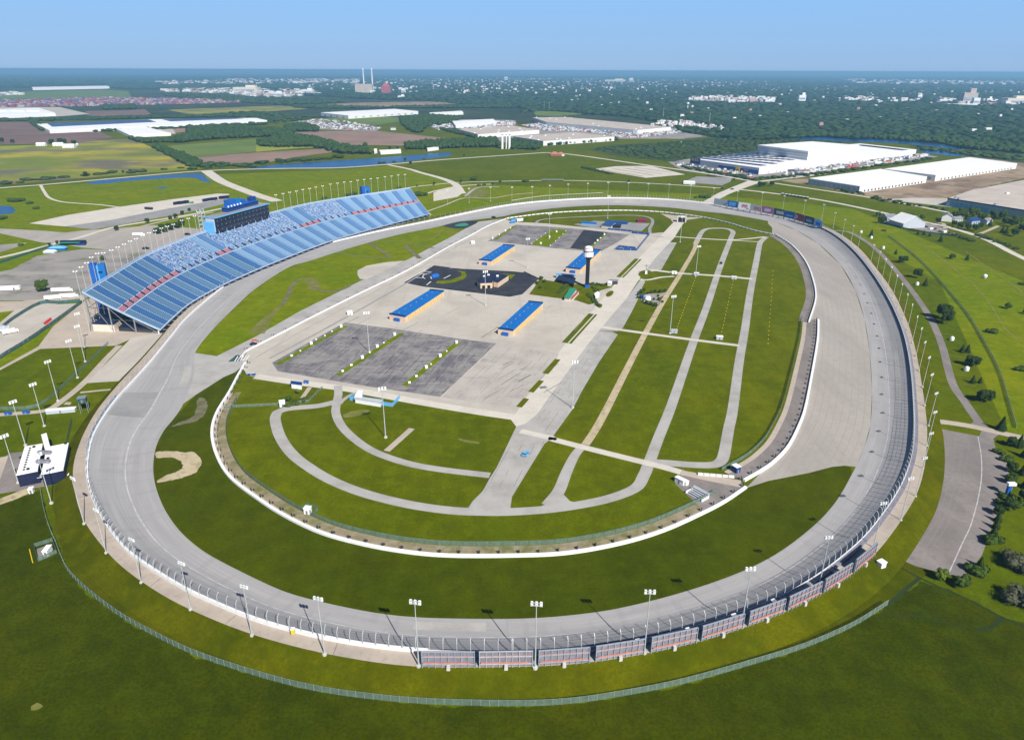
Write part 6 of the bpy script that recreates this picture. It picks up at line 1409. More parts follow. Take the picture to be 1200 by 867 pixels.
for x in (4, 24, 42): q = U(x, 130.5, 15); m = MB(); m.box((q.x, q.y, 15.01), (60, 40, 5)); m.build('roof_block', 'white_wall', t, True)
block('warehouse', 'long thin white warehouse on the left horizon', [(37, 102.2), (125, 100.7), (128, 101.6), (38, 103.3)], 22, 'white_paint', 'roof_white', 'warehouse')
block('shed', 'white warehouse strip above the left farm hedge', [(500, 173.5), (514, 171.8), (514, 173.3), (501, 175)], 6, 'white_wall', 'roof_white')
block('greenhouse', 'long white shed by the lake', [(444, 176), (469.5, 174.7), (470, 177), (446, 178.5)], 6, 'white_wall', 'roof_white')
block('shed', 'little white shed at the left of the lakeside trees', [(438, 174.6), (441.5, 174), (442, 177), (438.5, 177.6)], 6, 'white_wall', 'roof_white')
for k, (x, w) in enumerate(((588.7, 3.8), (593.2, 2.2), (597, 4.0))):
    q = U(x, 174.5); t = thing('silo_tower', ['left white tower of the three beside the park gate', 'slim middle white tower beside the park gate', 'right white tower of the three beside the park gate'][k], 'tower', tuple(q), 'white towers by the gate'); m = MB(); m.box((0, 0, 0), (w * 1.5, 8, 36)); m.build('shaft', 'white_paint', t); m = MB(); m.box((0, 0, 36), (w * 1.5 + 1, 9, 1.2)); m.build('cap', 'steel', t)
    m = MB(); m.box((-w * .75 + .2, -4.2, 2), (1.2, .4, 30)); m.build('recess', 'navy', t)
q = U(653, 182.5); t = thing('gate_building', 'low lodge with brown hipped roofs at the park gate', 'building', tuple(q)); m = MB(); m.box((0, 0, 0), (34, 14, 4.5)); m.build('wall', 'brick_red', t)
m = MB(); m.box((-7, 0, 4.5), (24, 16, 5), taper=.25); m.box((9, 0, 4.5), (18, 14, 4), taper=.25); m.build('roof', 'roof_brown', t); m = MB(); m.box((14, -10, 0), (7, 5, 4)); m.build('porch', 'trim_cream', t)
t, P = block('storage_shed', 'long white shed on the grey lot below the striped one', [(801.5, 211.5), (814.5, 212.3), (814.8, 214), (801, 213.2)], 4, 'white_paint', 'roof_white', 'shed')
# farmstead and houses with pitched roofs
def house(label, x, y, L, W, h, rz, wall='white_wall', roof='roof_shingle', name='house', cat='house'):
    p = U(x, y); t = thing(name, label, cat, tuple(p), None, rz); m = MB(); m.box((0, 0, 0), (L, W, h))
    k = len(m.v); m.add([(-L / 2, -W / 2, h), (-L / 2, W / 2, h), (-L / 2, 0, h + W * .28), (L / 2, -W / 2, h), (L / 2, W / 2, h), (L / 2, 0, h + W * .28)], [(0, 1, 2), (3, 5, 4)]); m.build('wall', wall, t)
    m = MB(); e = .5
    for s in (-1, 1):
        z0 = h - e * .56 + .02; z1 = h + W * .28 + .02
        m.add([(-L / 2 - e, s * (W / 2 + e), z0), (L / 2 + e, s * (W / 2 + e), z0), (L / 2 + e, 0, z1), (-L / 2 - e, 0, z1), (-L / 2 - e, s * (W / 2 + e), z0 + .25), (L / 2 + e, s * (W / 2 + e), z0 + .25), (L / 2 + e, 0, z1 + .25), (-L / 2 - e, 0, z1 + .25)],
              [(0, 1, 2, 3), (7, 6, 5, 4), (0, 4, 5, 1), (1, 5, 6, 2), (3, 2, 6, 7), (0, 3, 7, 4)])
    m.build('roof', roof, t)
    m = MB(); m.box((-L * .2, -W / 2 - .05, .1), (1.2, .1, 2.1)); m.build('door', 'navy', t)
    for q in (.1, .35):
        m = MB(); m.box((L * q, -W / 2 - .05, 1.1), (1.6, .1, 1.3)); m.build('window', 'glass_dark', t)
    return t
house('large white metal shed with a low gable beside the east road', 1062, 265, 30, 34, 7, R(100), 'wall_grey', 'roof_white', 'metal_shed', 'shed')
house('blue-grey house left of the large white shed', 1041, 257, 16, 10, 5, R(10), 'wall_greyblue', 'roof_shingle')
house('white two-storey house with a grey roof above the east road', 1109, 258.5, 18, 13, 7, R(60))
house('blue house half hidden in the trees right of the white house', 1139, 262, 16, 11, 5, R(20), 'wall_greyblue', 'blue_deep')
house('grey house behind the round trees at the right edge', 1155, 262, 14, 10, 5, R(30), 'wall_grey', 'roof_shingle')
house('low garage with a grey roof between the white house and the trees', 1120, 259, 16, 9, 4, R(20), 'wall_grey', 'roof_shingle')
house('white barn at the left of the farm', 49, 171.3, 24, 12, 6, R(5), 'white_wall', 'roof_white', 'barn', 'barn')
house('middle white farm building among the trees', 69, 171.5, 26, 14, 6, R(5), 'white_wall', 'roof_white', 'barn', 'barn')
house('right white farm barn with a bright roof', 81.5, 173.5, 30, 15, 6, R(5), 'white_wall', 'roof_white', 'barn', 'barn')
house('small farm shed right of the farm trees', 90, 171, 8, 7, 4, R(5), 'white_wall', 'roof_white', 'barn', 'barn')
house('white farmhouse inside the long tree belt', 236, 158.5, 26, 14, 7, R(5), 'white_wall', 'roof_shingle')
house('white house in front of the lakeside woods', 521.5, 173.5, 12, 10, 5, R(5))
house('white house at the right of the lakeside woods', 583, 170, 14, 12, 6, R(5))
house('white-roofed house at the edge of the pink field', 461, 152.5, 18, 12, 6, R(5))
for k in range(9): boxthing('yard_truck', 'vehicle parked in the yard along the east road, %s from the left' % ordw(k), 'truck', 1075 + k * 5.3, 263.5 + k * 1.5 + (k % 2), (5.5, 2.4, 2.2), ['white_paint', 'brick_red', 'dark_steel'][k % 3], 'vehicles in the east road yard', R(20 + 30 * (k % 3)), cap=['roof_white', 'navy', 'panel_back'][k % 3])
for w_ in [o for o in bpy.data.objects if o.parent is None and o.get('category') == 'warehouse' and 'tan-roofed' in o['label'] + ('tan-roofed' if 'pinkish' in o['label'] else '')]:
    rf = [c_ for c_ in w_.children if c_.name.startswith('roof')][0]; vs = [(v.co.x, v.co.y) for v in rf.data.vertices][:len(rf.data.vertices) // 2]; xs = [v[0] for v in vs]; ys = [v[1] for v in vs]; zt = max(v.co.z for v in rf.data.vertices); r2 = random.Random(len(vs)); k = 0
    while k < 26:
        x, y = r2.uniform(min(xs), max(xs)), r2.uniform(min(ys), max(ys))
        if inside((x, y), vs): m = MB(); m.box((x, y, zt + .003), (5, 4, 2.2)); m.build('rooftop_unit', 'steel' if k % 3 else 'white_paint', w_); k += 1
# skyline
q = U(427, 108.8); t = thing('power_station', 'grey power station with two tall chimneys on the horizon', 'power station', tuple(q)); S_ = q.length / 827
m = MB(); m.box((0, 0, 0), (18 * S_, 60, 8.6 * S_)); m.build('boiler_house', 'roof_tan', t); m = MB(); m.box((10 * S_, -40, 0), (5 * S_, 40, 2.5 * S_)); m.build('annex', 'white_wall', t)
for k, x in enumerate((-1.2, 8.0)): m = MB(); m.cyl((x * S_, 60, 0), .85 * S_, 24 * S_, 10, .6 * S_); m.build('chimney', 'white_wall', t)
q = U(453, 109.8); t = thing('factory_block', 'dark red factory block right of the power station', 'factory', tuple(q)); m = MB(); m.box((0, 0, 0), (9.5 * S_, 60, 7 * S_)); m.box((0, 0, 7 * S_), (7 * S_, 50, 3 * S_), taper=.5); m.build('block', 'brick_red', t); m = MB(); m.box((1 * S_, 0, 9.5 * S_), (2 * S_, 20, 2 * S_)); m.build('roof_house', 'trim_cream', t)
def skyb(name, label, x, y, w, h, mat='white_wall', cat='building', steps_=1):
    q = U(x, y); s = q.length / 827; t = thing(name, label, cat, tuple(q)); m = MB(); m.box((0, 0, 0), (w * s, w * s * .6, h * s)); m.build('block', mat, t)
    if steps_ > 1: m = MB(); m.box((w * s * .2, 0, h * s), (w * s * .4, w * s * .3, h * s * .4)); m.build('upper_block', mat, t)
    m = MB(); m.box((0, -w * s * .3 - 1, h * s * .35), (w * s * .8, 2, h * s * .25)); m.build('window_band', 'wall_greyblue', t)
skyb('office_block', 'white cube block right of the red factory', 473, 110.5, 4.5, 6)
skyb('office_block', 'small white block in front of the woods below the white cube', 470.5, 116, 7, 3.2, steps_=2)
skyb('hospital', 'large pale hospital block among the woods at the right', 1133, 121.5, 13, 9.5, 'roof_tan', 'hospital', 2); skyb('hospital', 'bright white wing at the right end of the hospital', 1142.5, 123, 6, 6, 'white_paint', 'hospital'); skyb('hospital', 'low white base in front of the hospital', 1133, 124, 24, 1.6, 'white_paint', 'hospital')
skyb('civic_building', 'beige domed building at the far right skyline', 1187, 122, 18, 5, 'trim_cream', 'building', 2); skyb('civic_building', 'white steepled building between the hospital and the beige building', 1158, 121, 5, 4, 'white_paint', 'building', 2)
skyb('grain_dome', 'bright white curved plant in the woods', 939, 119, 7, 6, 'white_paint', 'plant', 2); skyb('office_block', 'white block on the centre skyline', 739.5, 97, 4, 4.5, 'white_paint'); skyb('school', 'pale wide building on the centre skyline', 720, 96.5, 22, 2.4, 'trim_cream', 'school', 2)
skyb('office_block', 'white block on the left horizon of the town', 593, 94.5, 3.6, 3.6, 'white_paint'); skyb('refinery', 'pale plant with stepped tanks left of the power station', 290, 108.5, 24, 5, 'trim_cream', 'plant', 2); skyb('refinery', 'smaller pale plant right of the stepped tanks', 325, 112.5, 12, 3.4, 'white_wall', 'plant', 2)
skyb('refinery', 'white plant at the end of the pale industrial strip', 361, 110, 12, 4, 'white_wall', 'plant', 2); skyb('office_block', 'white block in the east woods', 1077, 116.5, 4, 3.8, 'white_paint', 'building', 2)
skyb('office_block', 'pale block on the woodland skyline left of the hospital', 1077, 113, 3, 3, 'trim_cream')
def water_tower(label, x, y, h=34):
    q = U(x, y); s = q.length / 827 / 3.0; t = thing('water_tower', label, 'water tower', tuple(q)); m = MB(); m.cyl((0, 0, 0), 3.0, h, 8, 2.0); m.build('stem', 'white_wall', t); m = MB(); m.dome((0, 0, h), 8, 7, 12, 4); m.cyl((0, 0, h - 5), 3, 5, 12, 8); m.build('bowl', 'white_paint', t)
water_tower('white water tower above the residential roofs', 805.5, 129.5); water_tower('slim water tower far on the left skyline', 296, 97, 60); water_tower('tall water tower on the town skyline', 579, 101, 60); water_tower('water tower beside the white centre block', 742, 98, 50)
for k, (x, y, h) in enumerate([(637.5, 129, 42), (643.5, 129, 38), (831, 146, 40), (742, 112, 60), (777, 139, 40)]):
    q = U(x, y); t = thing('radio_mast', 'thin radio mast rising from the woods, %s from the left' % ordw([0, 1, 4, 2, 3][k]), 'mast', tuple(q), 'radio masts in the woods'); m = MB(); m.box((0, 0, 0), (2.2, 2.2, h), taper=.4); m.build('lattice', 'steel', t); m = MB(); m.box((0, 0, h), (1, 1, 3)); m.build('antenna', 'white_paint', t)

# ================================================================ CARS, CONTAINERS, TOWN AS UNCOUNTABLE STUFF
def scatter_boxes(name, label, cat, poly, n, size, mat, seed=1, z=0, rz=None, jit=.4, group=None):
    r = random.Random(seed); P = UL(poly); xs = [p.x for p in P]; ys = [p.y for p in P]; pl = [(p.x, p.y) for p in P]; m = MB(); k = 0; tries = 0
    ymin = min(ys); ymax = max(ys)
    while k < n and tries < n * 40:
        tries += 1; y = r.uniform(ymin, ymax); x = r.uniform(min(xs), max(xs))
        if not inside((x, y), pl): continue
        s = 1 + r.uniform(-jit, jit); m.box((x, y, z), (size[0] * s, size[1] * s, size[2] * (1 + r.uniform(-jit, jit))), (rz if rz is not None else 0) + r.choice((0, math.pi / 2)) * (1 if rz is None else 0)); k += 1
    if not m.v: return
    o = m.build(name, mat); return tag(o, label, cat, None, 'stuff')
scatter_boxes('container_yard', 'wide yard of stacked red, blue and white shipping containers at the left horizon', 'containers', [(-60, 120), (60, 117), (120, 115), (200, 116.5), (285, 118.5), (285, 120.5), (200, 122.5), (100, 125), (-60, 126.5)], 2800, (13, 12, 8), 'container_paint', 1, jit=.6)
scatter_boxes('truck_yard', 'trucks and machines in the yard behind the pink field', 'trucks', [(345, 144), (372, 140), (400, 141.5), (446, 149.5), (438, 153), (400, 152.5), (360, 150)], 300, (9, 3.4, 3), 'truck_paint', 2)
scatter_boxes('trailer_lot', 'rows of trailers around the small white-roofed warehouse', 'trailers', [(502, 146), (530, 143), (534, 148), (585, 143), (604, 142.5), (604, 147), (545, 152), (515, 153)], 460, (11, 3, 3.6), 'truck_paint', 3)
scatter_boxes('parked_cars', 'crowded car park between the two long tan-roofed warehouses', 'cars', [(610, 147), (640, 144), (742, 153), (785, 151), (800, 155), (760, 161), (722, 162), (716, 158), (676, 154), (640, 153.5)], 1500, (6, 4, 2.6), 'truck_paint', 4)
scatter_boxes('parked_cars', 'cars and trailers parked along the front of the solar warehouse', 'cars', [(787, 190), (806, 190), (830, 193), (888, 203), (880, 208), (820, 199), (790, 194)], 110, (7, 3, 2.6), 'truck_paint', 5)
scatter_boxes('parked_cars', 'trailers standing along the long side of the solar warehouse', 'trailers', [(905, 203), (1080, 180.5), (1095, 182), (930, 207)], 120, (12, 3, 3.6), 'truck_paint', 6)
scatter_boxes('house_roofs', 'pale roofs of a housing estate at the edge of the woods', 'houses', [(762, 147), (775, 142), (800, 143), (835, 147), (850, 150), (848, 154), (820, 152), (795, 150)], 170, (11, 9, 7), 'town_paint', 7)
scatter_boxes('house_roofs', 'scattered pale roofs inside the east woods', 'houses', [(850, 100), (1200, 105), (1200, 160), (900, 150), (700, 130), (650, 115)], 210, (15, 12, 15.5), 'town_paint', 8)
scatter_boxes('town', 'low pale industrial town along the left horizon', 'town', [(180, 97), (290, 93.5), (420, 94), (420, 99), (300, 99), (200, 101)], 460, (50, 28, 19), 'town_paint', 9, jit=.7)
scatter_boxes('town', 'pale industrial strip before the stepped plant', 'town', [(190, 106), (270, 104.5), (360, 106.5), (380, 111), (330, 114), (300, 116), (270, 110), (190, 108)], 420, (34, 26, 13), 'town_paint', 10, jit=.7)
scatter_boxes('town', 'spread of small pale buildings across the central horizon', 'town', [(350, 93.5), (620, 92.5), (900, 96), (900, 101), (620, 112), (480, 110), (350, 104)], 1400, (22, 16, 16), 'town_paint', 11, jit=.7)
scatter_boxes('town', 'reddish commercial strip in the woods left of the white plant', 'town', [(805, 116), (850, 114.5), (910, 116), (912, 120), (860, 121.5), (808, 118)], 150, (34, 20, 14), 'town_paint', 12, jit=.6)
scatter_boxes('town', 'pale buildings on the far right skyline', 'town', [(985, 93.5), (1200, 97), (1200, 101), (1000, 98)], 260, (70, 40, 26), 'town_paint', 13, jit=.7)
scatter_boxes('town', 'pale buildings around the hospital', 'town', [(1090, 118), (1200, 119), (1200, 124), (1100, 124)], 60, (36, 26, 16), 'town_paint', 14, jit=.6)
scatter_boxes('town', 'pale sheds in the woods on the right between the white plant and the hospital', 'town', [(990, 115), (1030, 116), (1080, 119), (1030, 122), (985, 120)], 60, (30, 20, 14), 'town_paint', 15, jit=.6)
scatter_boxes('town', 'thin pale buildings left of the container yard', 'town', [(-20, 110.5), (20, 109), (30, 111), (0, 113)], 60, (40, 20, 10), 'town_paint', 16, jit=.6)
# ================================================================ TREES
def ico(sub=1):
    bm = bmesh.new(); bmesh.ops.create_icosphere(bm, subdivisions=sub, radius=1); v = np.array([q.co[:] for q in bm.verts]); f = np.array([[q.index for q in p.verts] for p in bm.faces]); bm.free(); return v, f
ICO1 = ico(1); ICO2 = ico(2)
def np_mesh(name, V, Fc, mat):
    me = bpy.data.meshes.new(name); me.vertices.add(len(V)); me.vertices.foreach_set('co', V.astype(np.float32).ravel())
    me.loops.add(Fc.size); me.loops.foreach_set('vertex_index', Fc.astype(np.int32).ravel()); me.polygons.add(len(Fc))
    me.polygons.foreach_set('loop_start', np.arange(0, Fc.size, 3, dtype=np.int32)); me.polygons.foreach_set('loop_total', np.full(len(Fc), 3, dtype=np.int32)); me.materials.append(MATS[mat]); me.update(calc_edges=True); return me
def crowns(centres, radii, heights, tmpl, seed, jit=.28, base=0.15):
    g = np.random.default_rng(seed); v, f = tmpl; n = len(centres); V = np.repeat(v[None], n, 0) * (1 + g.uniform(-jit, jit, (n, len(v), 1)))
    a = g.uniform(0, 6.28, n); c, s = np.cos(a)[:, None], np.sin(a)[:, None]; x = V[..., 0] * c - V[..., 1] * s; y = V[..., 0] * s + V[..., 1] * c
    rr = np.asarray(radii)[:, None]; hh = np.asarray(heights)[:, None]; C = np.asarray(centres)
    V = np.stack([x * rr + C[:, 0:1], y * rr + C[:, 1:2], C[:, 2:3] + hh * (.5 + base / 2) + V[..., 2] * hh * (.5 - base / 2)], -1)
    Fc = (f[None] + (np.arange(n) * len(v))[:, None, None]).reshape(-1, 3); return V.reshape(-1, 3), Fc
def woodland():
    W = UL(WOODS); clear = [UL(q) for q in ([(600, 140), (560, 124), (620, 128)], [(762, 147), (775, 142.5), (800, 143.5), (835, 147.5), (850, 150.5), (848, 154), (820, 152), (795, 150)], [(624, 130), (652, 131), (690, 134), (655, 136.5), (628, 136)],
        [(1125, 118.5), (1146, 118.5), (1146, 125), (1120, 125)], [(1175, 119), (1200, 119), (1200, 124), (1175, 124)], [(932, 114), (946, 114), (946, 120.5), (932, 120.5)], [(805, 116), (850, 114.5), (910, 116), (912, 120.5), (860, 122), (808, 118.5)],
        [(416, 104), (438, 104), (438, 110.5), (416, 110.5)], [(447, 104), (459, 104), (459, 111), (447, 111)], [(37, 100.7), (126, 99.8), (130, 104), (38, 105)])]
    cl = [[(p.x, p.y) for p in c] for c in clear]; wp = [(p.x, p.y) for p in W]
    g = random.Random(11); C = []; Rr = []; Hh = []
    d = 1500.0
    while d < 26000:
        s = max(8.5, d / 150); ang = -.72
        while ang < .72:
            x = d * math.tan(ang) ; y = d
            x += g.uniform(-.4, .4) * s; y += g.uniform(-.4, .4) * s
            if inside((x, y), wp) and not any(inside((x, y), c) for c in cl) and g.random() < (.90 if d < 5200 else .62 + .25 * math.sin(x * .004) * math.sin(y * .0013)):
                C.append((x, y, 0)); q_ = g.random() ** 1.6; Rr.append(s * (.45 + .65 * q_)); Hh.append(min(24, 10 + s * .08) * (.45 + .85 * q_))
            ang += s / d * math.cos(ang) ** 2
        d += s * (1.25 if d > 4000 else 1.05)
    V, Fc = crowns(C, Rr, Hh, ICO1, 5); me = np_mesh('woodland', V, Fc, 'wood_mass'); o = bpy.data.objects.new('woodland', me); COL.objects.link(o); tag(o, 'dense dark green woodland covering the plain out to the hazy horizon', 'woodland', None, 'stuff'); print('WOOD', len(C))
woodland()
def belt(label, poly, sp, h, mat='belt_leaf', name='tree_belt', cat='trees', seed=1, dens=1.0, fine=True):
    P = UL(poly); pl = [(p.x, p.y) for p in P]; xs = [p[0] for p in pl]; ys = [p[1] for p in pl]; g = random.Random(seed); C = []; Rr = []; Hh = []
    y = min(ys)
    while y < max(ys):
        x = min(xs)
        while x < max(xs):
            q = (x + g.uniform(-.4, .4) * sp, y + g.uniform(-.4, .4) * sp)
            if inside(q, pl) and g.random() < dens: k = g.uniform(.6, 1.2); C.append((*q, 0)); Rr.append(sp * .68 * k); Hh.append(h * k)
            x += sp
        y += sp
    if not C: print('EMPTY BELT', label); return
    C2, R2, H2 = [], [], []
    for c, r_, h_ in zip(C, Rr, Hh):       # break each crown into a few lobes
        C2.append(c); R2.append(r_); H2.append(h_)
        for _ in range(2): a_ = g.uniform(0, 6.28); C2.append((c[0] + math.cos(a_) * r_ * .6, c[1] + math.sin(a_) * r_ * .6, h_ * g.uniform(.05, .25))); R2.append(r_ * .5); H2.append(h_ * .62)
    V, Fc = crowns(C2, R2, H2, ICO2 if len(C2) < 1500 else ICO1, seed, .3); o = bpy.data.objects.new(name, np_mesh(name, V, Fc, mat)); COL.objects.link(o); tag(o, label, cat, None, 'stuff')
belt('dark diagonal hedgerow between the yellow field and the green field', [(179, 173.5), (186, 171.8), (236, 191), (233, 196.5), (222, 196)], 9, 10, seed=2)
belt('thin tree row along the farm road left of the diagonal hedgerow', [(151, 163), (170, 165), (222, 165.5), (222, 167.5), (165, 168)], 11, 11, seed=3, dens=.8)
belt('wide tree belt beside the long solar warehouse', [(220, 150.5), (266.7, 149.5), (330, 153.5), (348, 157), (330, 160), (266.7, 163), (200, 168), (202, 165), (222, 160)], 13, 13, seed=4)
belt('dark woods between the green and the pink fields', [(302, 169), (306, 172.5), (330, 173), (366, 172.5), (400, 181), (436, 181), (430, 177), (400, 172.5), (366, 162.5), (340, 160.5), (322, 163)], 11, 13, seed=5)
belt('small dark wood above the pink field', [(335, 149), (350, 146), (373, 150.5), (373, 155), (337, 154)], 12, 12, seed=6)
belt('lakeside woods right of the white shed', [(475, 171.5), (500, 168), (550, 165.5), (582, 164.5), (584, 173), (550, 173.5), (500, 175.5), (477, 176)], 9, 13, seed=7)
belt('woods in front of the broad white warehouse', [(468, 139.5), (500, 136), (543, 139), (527, 146), (500, 149), (493, 156.5), (482, 155), (472, 148)], 14, 13, seed=8)
belt('thin dark tree line in front of the quarry', [(340, 126.5), (383, 125.5), (440, 127), (500, 125.6), (600, 124), (600, 127), (500, 127.5), (383, 128)], 20, 14, seed=9)
belt('row of young trees along the pinkish warehouse', [(514, 152), (530, 152), (568, 160.5), (560, 163), (535, 157)], 11, 9, seed=10, dens=.8)
belt('trees along the tan-roofed warehouse front', [(640, 168.5), (722, 163), (724, 165), (680, 168), (642, 171)], 9, 8, seed=11, dens=.7)
belt('conifers and shrubs beside the white towers', [(598, 165), (636, 165), (640, 170), (628, 176), (598, 175)], 10, 10, seed=12, dens=.6)
belt('dark trees between the container yard and the brown field', [(120, 125.5), (158, 124), (158, 128.5), (122, 129)], 18, 14, seed=13)
belt('long hedge behind the long solar warehouse', [(0, 140.5), (60, 139), (180, 136.5), (300, 135), (300, 137), (180, 139), (50, 142.5), (0, 143)], 18, 8, seed=14, dens=.7)
belt('tree row in front of the long solar warehouse', [(80, 153), (200, 149.5), (312, 144.5), (312, 146.5), (200, 151.5), (112, 155)], 14, 8, seed=15, dens=.55)
belt('green tree strip left of the long solar warehouse', [(34, 143), (42, 143), (54, 152.5), (50, 154.5)], 13, 9, seed=16)
belt('low scrub on the rough ground before the woods', [(690, 174), (780, 167.5), (842, 162), (905, 164), (1000, 167), (880, 177.5), (808, 185.5), (770, 188), (705, 178)], 12, 3.2, 'shrub_mass', 'scrub_bushes', 'scrub', 17, .4)
belt('trees along the far bank behind the solar warehouse', [(860, 159), (1000, 162), (1060, 166), (1100, 169), (1130, 175), (1240, 184), (1240, 177), (1100, 164), (960, 158)], 13, 13, seed=18, dens=.85)
belt('scattered bushes east of the solar warehouse', [(1076, 172), (1130, 178), (1200, 184), (1200, 189), (1136, 183), (1080, 176)], 13, 6, 'shrub_mass', 'bushes', 'bushes', 19, .5)
belt('row of small trees between the solar warehouse and its road', [(800, 196), (820, 198), (886, 209.5), (960, 203), (1090, 186), (1090, 188), (960, 205.5), (884, 212), (815, 200.5), (800, 198)], 7.5, 4.5, seed=20, dens=.5)
belt('low hedge trees between the nearest warehouse and the road', [(950, 215), (1034, 236), (1060, 240), (1110, 247), (1110, 245), (1060, 237.5), (1034, 233), (952, 213)], 6, 3.5, seed=21, dens=.4)
belt('green bank with small trees along the west road', [(0, 217), (90, 207.5), (240, 197.5), (300, 195.5), (300, 193.5), (240, 195), (120, 203), (0, 213.5)], 14, 4.5, 'shrub_mass', 'bushes', 'bushes', 22, .35)
belt('small trees along the pink field above the lake', [(232, 193), (300, 190.5), (350, 187), (400, 183.5), (400, 186), (350, 190), (300, 194), (236, 196)], 12, 6.5, seed=23, dens=.45)
belt('trees on the low ground left of the industrial strip', [(120, 101.5), (300, 100), (420, 103), (420, 105), (300, 104), (150, 105)], 60, 18, seed=24, dens=.6)
belt('dark trees among the factories on the left', [(190, 109.5), (270, 112), (330, 116), (400, 117), (400, 121), (330, 124), (240, 118), (195, 113)], 30, 14, seed=25, dens=.45)
belt('low trees around the left truck yard', [(230, 136), (300, 131), (345, 136), (376, 138), (345, 143), (310, 146), (300, 140)], 18, 9, seed=26, dens=.3)
belt('tiny dark hedge left of the striped parking lot', [(680, 196.5), (683, 196), (718, 204), (716, 205)], 4, 3, seed=27)
# single trees
def tree_proto(name, label, h, r, mat, kind, seed, cards=900, leaf=.55):
    g = np.random.default_rng(seed); t = thing(name, label, 'tree', (0, 0, 0)); m = MB(); m.cyl((0, 0, 0), .05 * h ** .9 * .55, h * .6, 7, .02 * h)
    for k in range(4): a_ = k * 1.6 + seed; m.bar((0, 0, h * (.28 + .07 * k)), (math.cos(a_) * r * .6, math.sin(a_) * r * .6, h * (.5 + .08 * k)), .022 * h)
    m.build('trunk', 'trunk', t)
    if kind == 'round':
        nl = 13; L = [(0, 0, h * .6, r * .62, h * .30)]
        for k in range(nl): a_ = g.uniform(0, 6.28); q = g.uniform(.35, .72) * r; L.append((math.cos(a_) * q, math.sin(a_) * q, h * g.uniform(.32, .80), r * g.uniform(.26, .46), h * g.uniform(.12, .2)))
    elif kind == 'conifer':
        L = []
        for k in range(9): f_ = k / 8; L.append((0, 0, h * (.1 + .85 * f_), r * (1.0 - f_ * .93), h * .075))
    else:
        nl = 9; L = []
        for k in range(nl): a_ = g.uniform(0, 6.28); q = g.uniform(.1, .8) * r; L.append((math.cos(a_) * q, math.sin(a_) * q, h * g.uniform(.25, .55), r * .45, h * .32))
    V = []; Fc = []
    per = cards // len(L)
    for (x, y, z, rr, rz_) in L:
        d = g.normal(size=(per, 3)); d /= np.linalg.norm(d, axis=1)[:, None]; q = g.uniform(.6, 1.22, (per, 1)) * d * np.array([rr, rr, rz_]) + np.array([x, y, z])
        u = g.normal(size=(per, 3)); u -= d * (u * d).sum(1)[:, None] * .7; u /= np.linalg.norm(u, axis=1)[:, None]; w = np.cross(d, u); s = g.uniform(.6, 1.3, (per, 1)) * leaf
        k0 = len(V) and sum(len(a) for a in V); V.append(np.concatenate([q - u * s, q + u * s * .6 + w * s, q + u * s * .6 - w * s])); idx_ = np.arange(per); Fc.append(np.stack([idx_, idx_ + per, idx_ + 2 * per], 1) + (k0 or 0))
    # dark inner mass so the crown is not hollow
    v2, f2 = ICO2; k0 = sum(len(a) for a in V)
    for (x, y, z, rr, rz_) in L:
        jj = 1 + g.uniform(-.16, .16, (len(v2), 1)); V.append(v2 * jj * np.array([rr, rr, rz_]) * .72 + np.array([x, y, z])); Fc.append(f2 + k0); k0 += len(v2)
    me = np_mesh('crown', np.concatenate(V), np.concatenate(Fc), mat); o = bpy.data.objects.new('crown', me); COL.objects.link(o); o.parent = t; return t
KINDS = {'round': ('broadleaf_tree', 'round green tree', 10, 5.2, 'leaf_green', 'round'), 'dark': ('dark_tree', 'dark dense tree', 10, 4.6, 'leaf_dark', 'round'), 'light': ('young_tree', 'light green tree', 8, 3.6, 'leaf_light', 'round'),
         'conifer': ('conifer', 'dark narrow conifer', 9, 2.8, 'leaf_dark', 'conifer'), 'bush': ('bush', 'low green bush', 3.2, 3.4, 'leaf_green', 'bush'), 'brush': ('brush_tree', 'grey twiggy bush', 8, 8, 'leaf_brush', 'bush'), 'big': ('broadleaf_tree', 'large green tree', 14, 8, 'leaf_green', 'round')}
first = {}
TR = []
def place(kind, x, y, h, label, group=None, rz=None):
    K = KINDS[kind]; p = U(x, y); sc = h / K[2]; rz = rnd.uniform(0, 6.28)
    if kind not in first:
        t = tree_proto(K[0], label, K[2], K[3], K[4], K[5], len(first) + 3, 2400 if kind != 'big' else 3200, .5 if kind != 'big' else .65); first[kind] = t; t.location = p; t.rotation_euler = (0, 0, rz); t.scale = (sc,) * 3
        if group: t['group'] = group
        return t
    return copy_thing(first[kind], p, label, rz, group, sc)
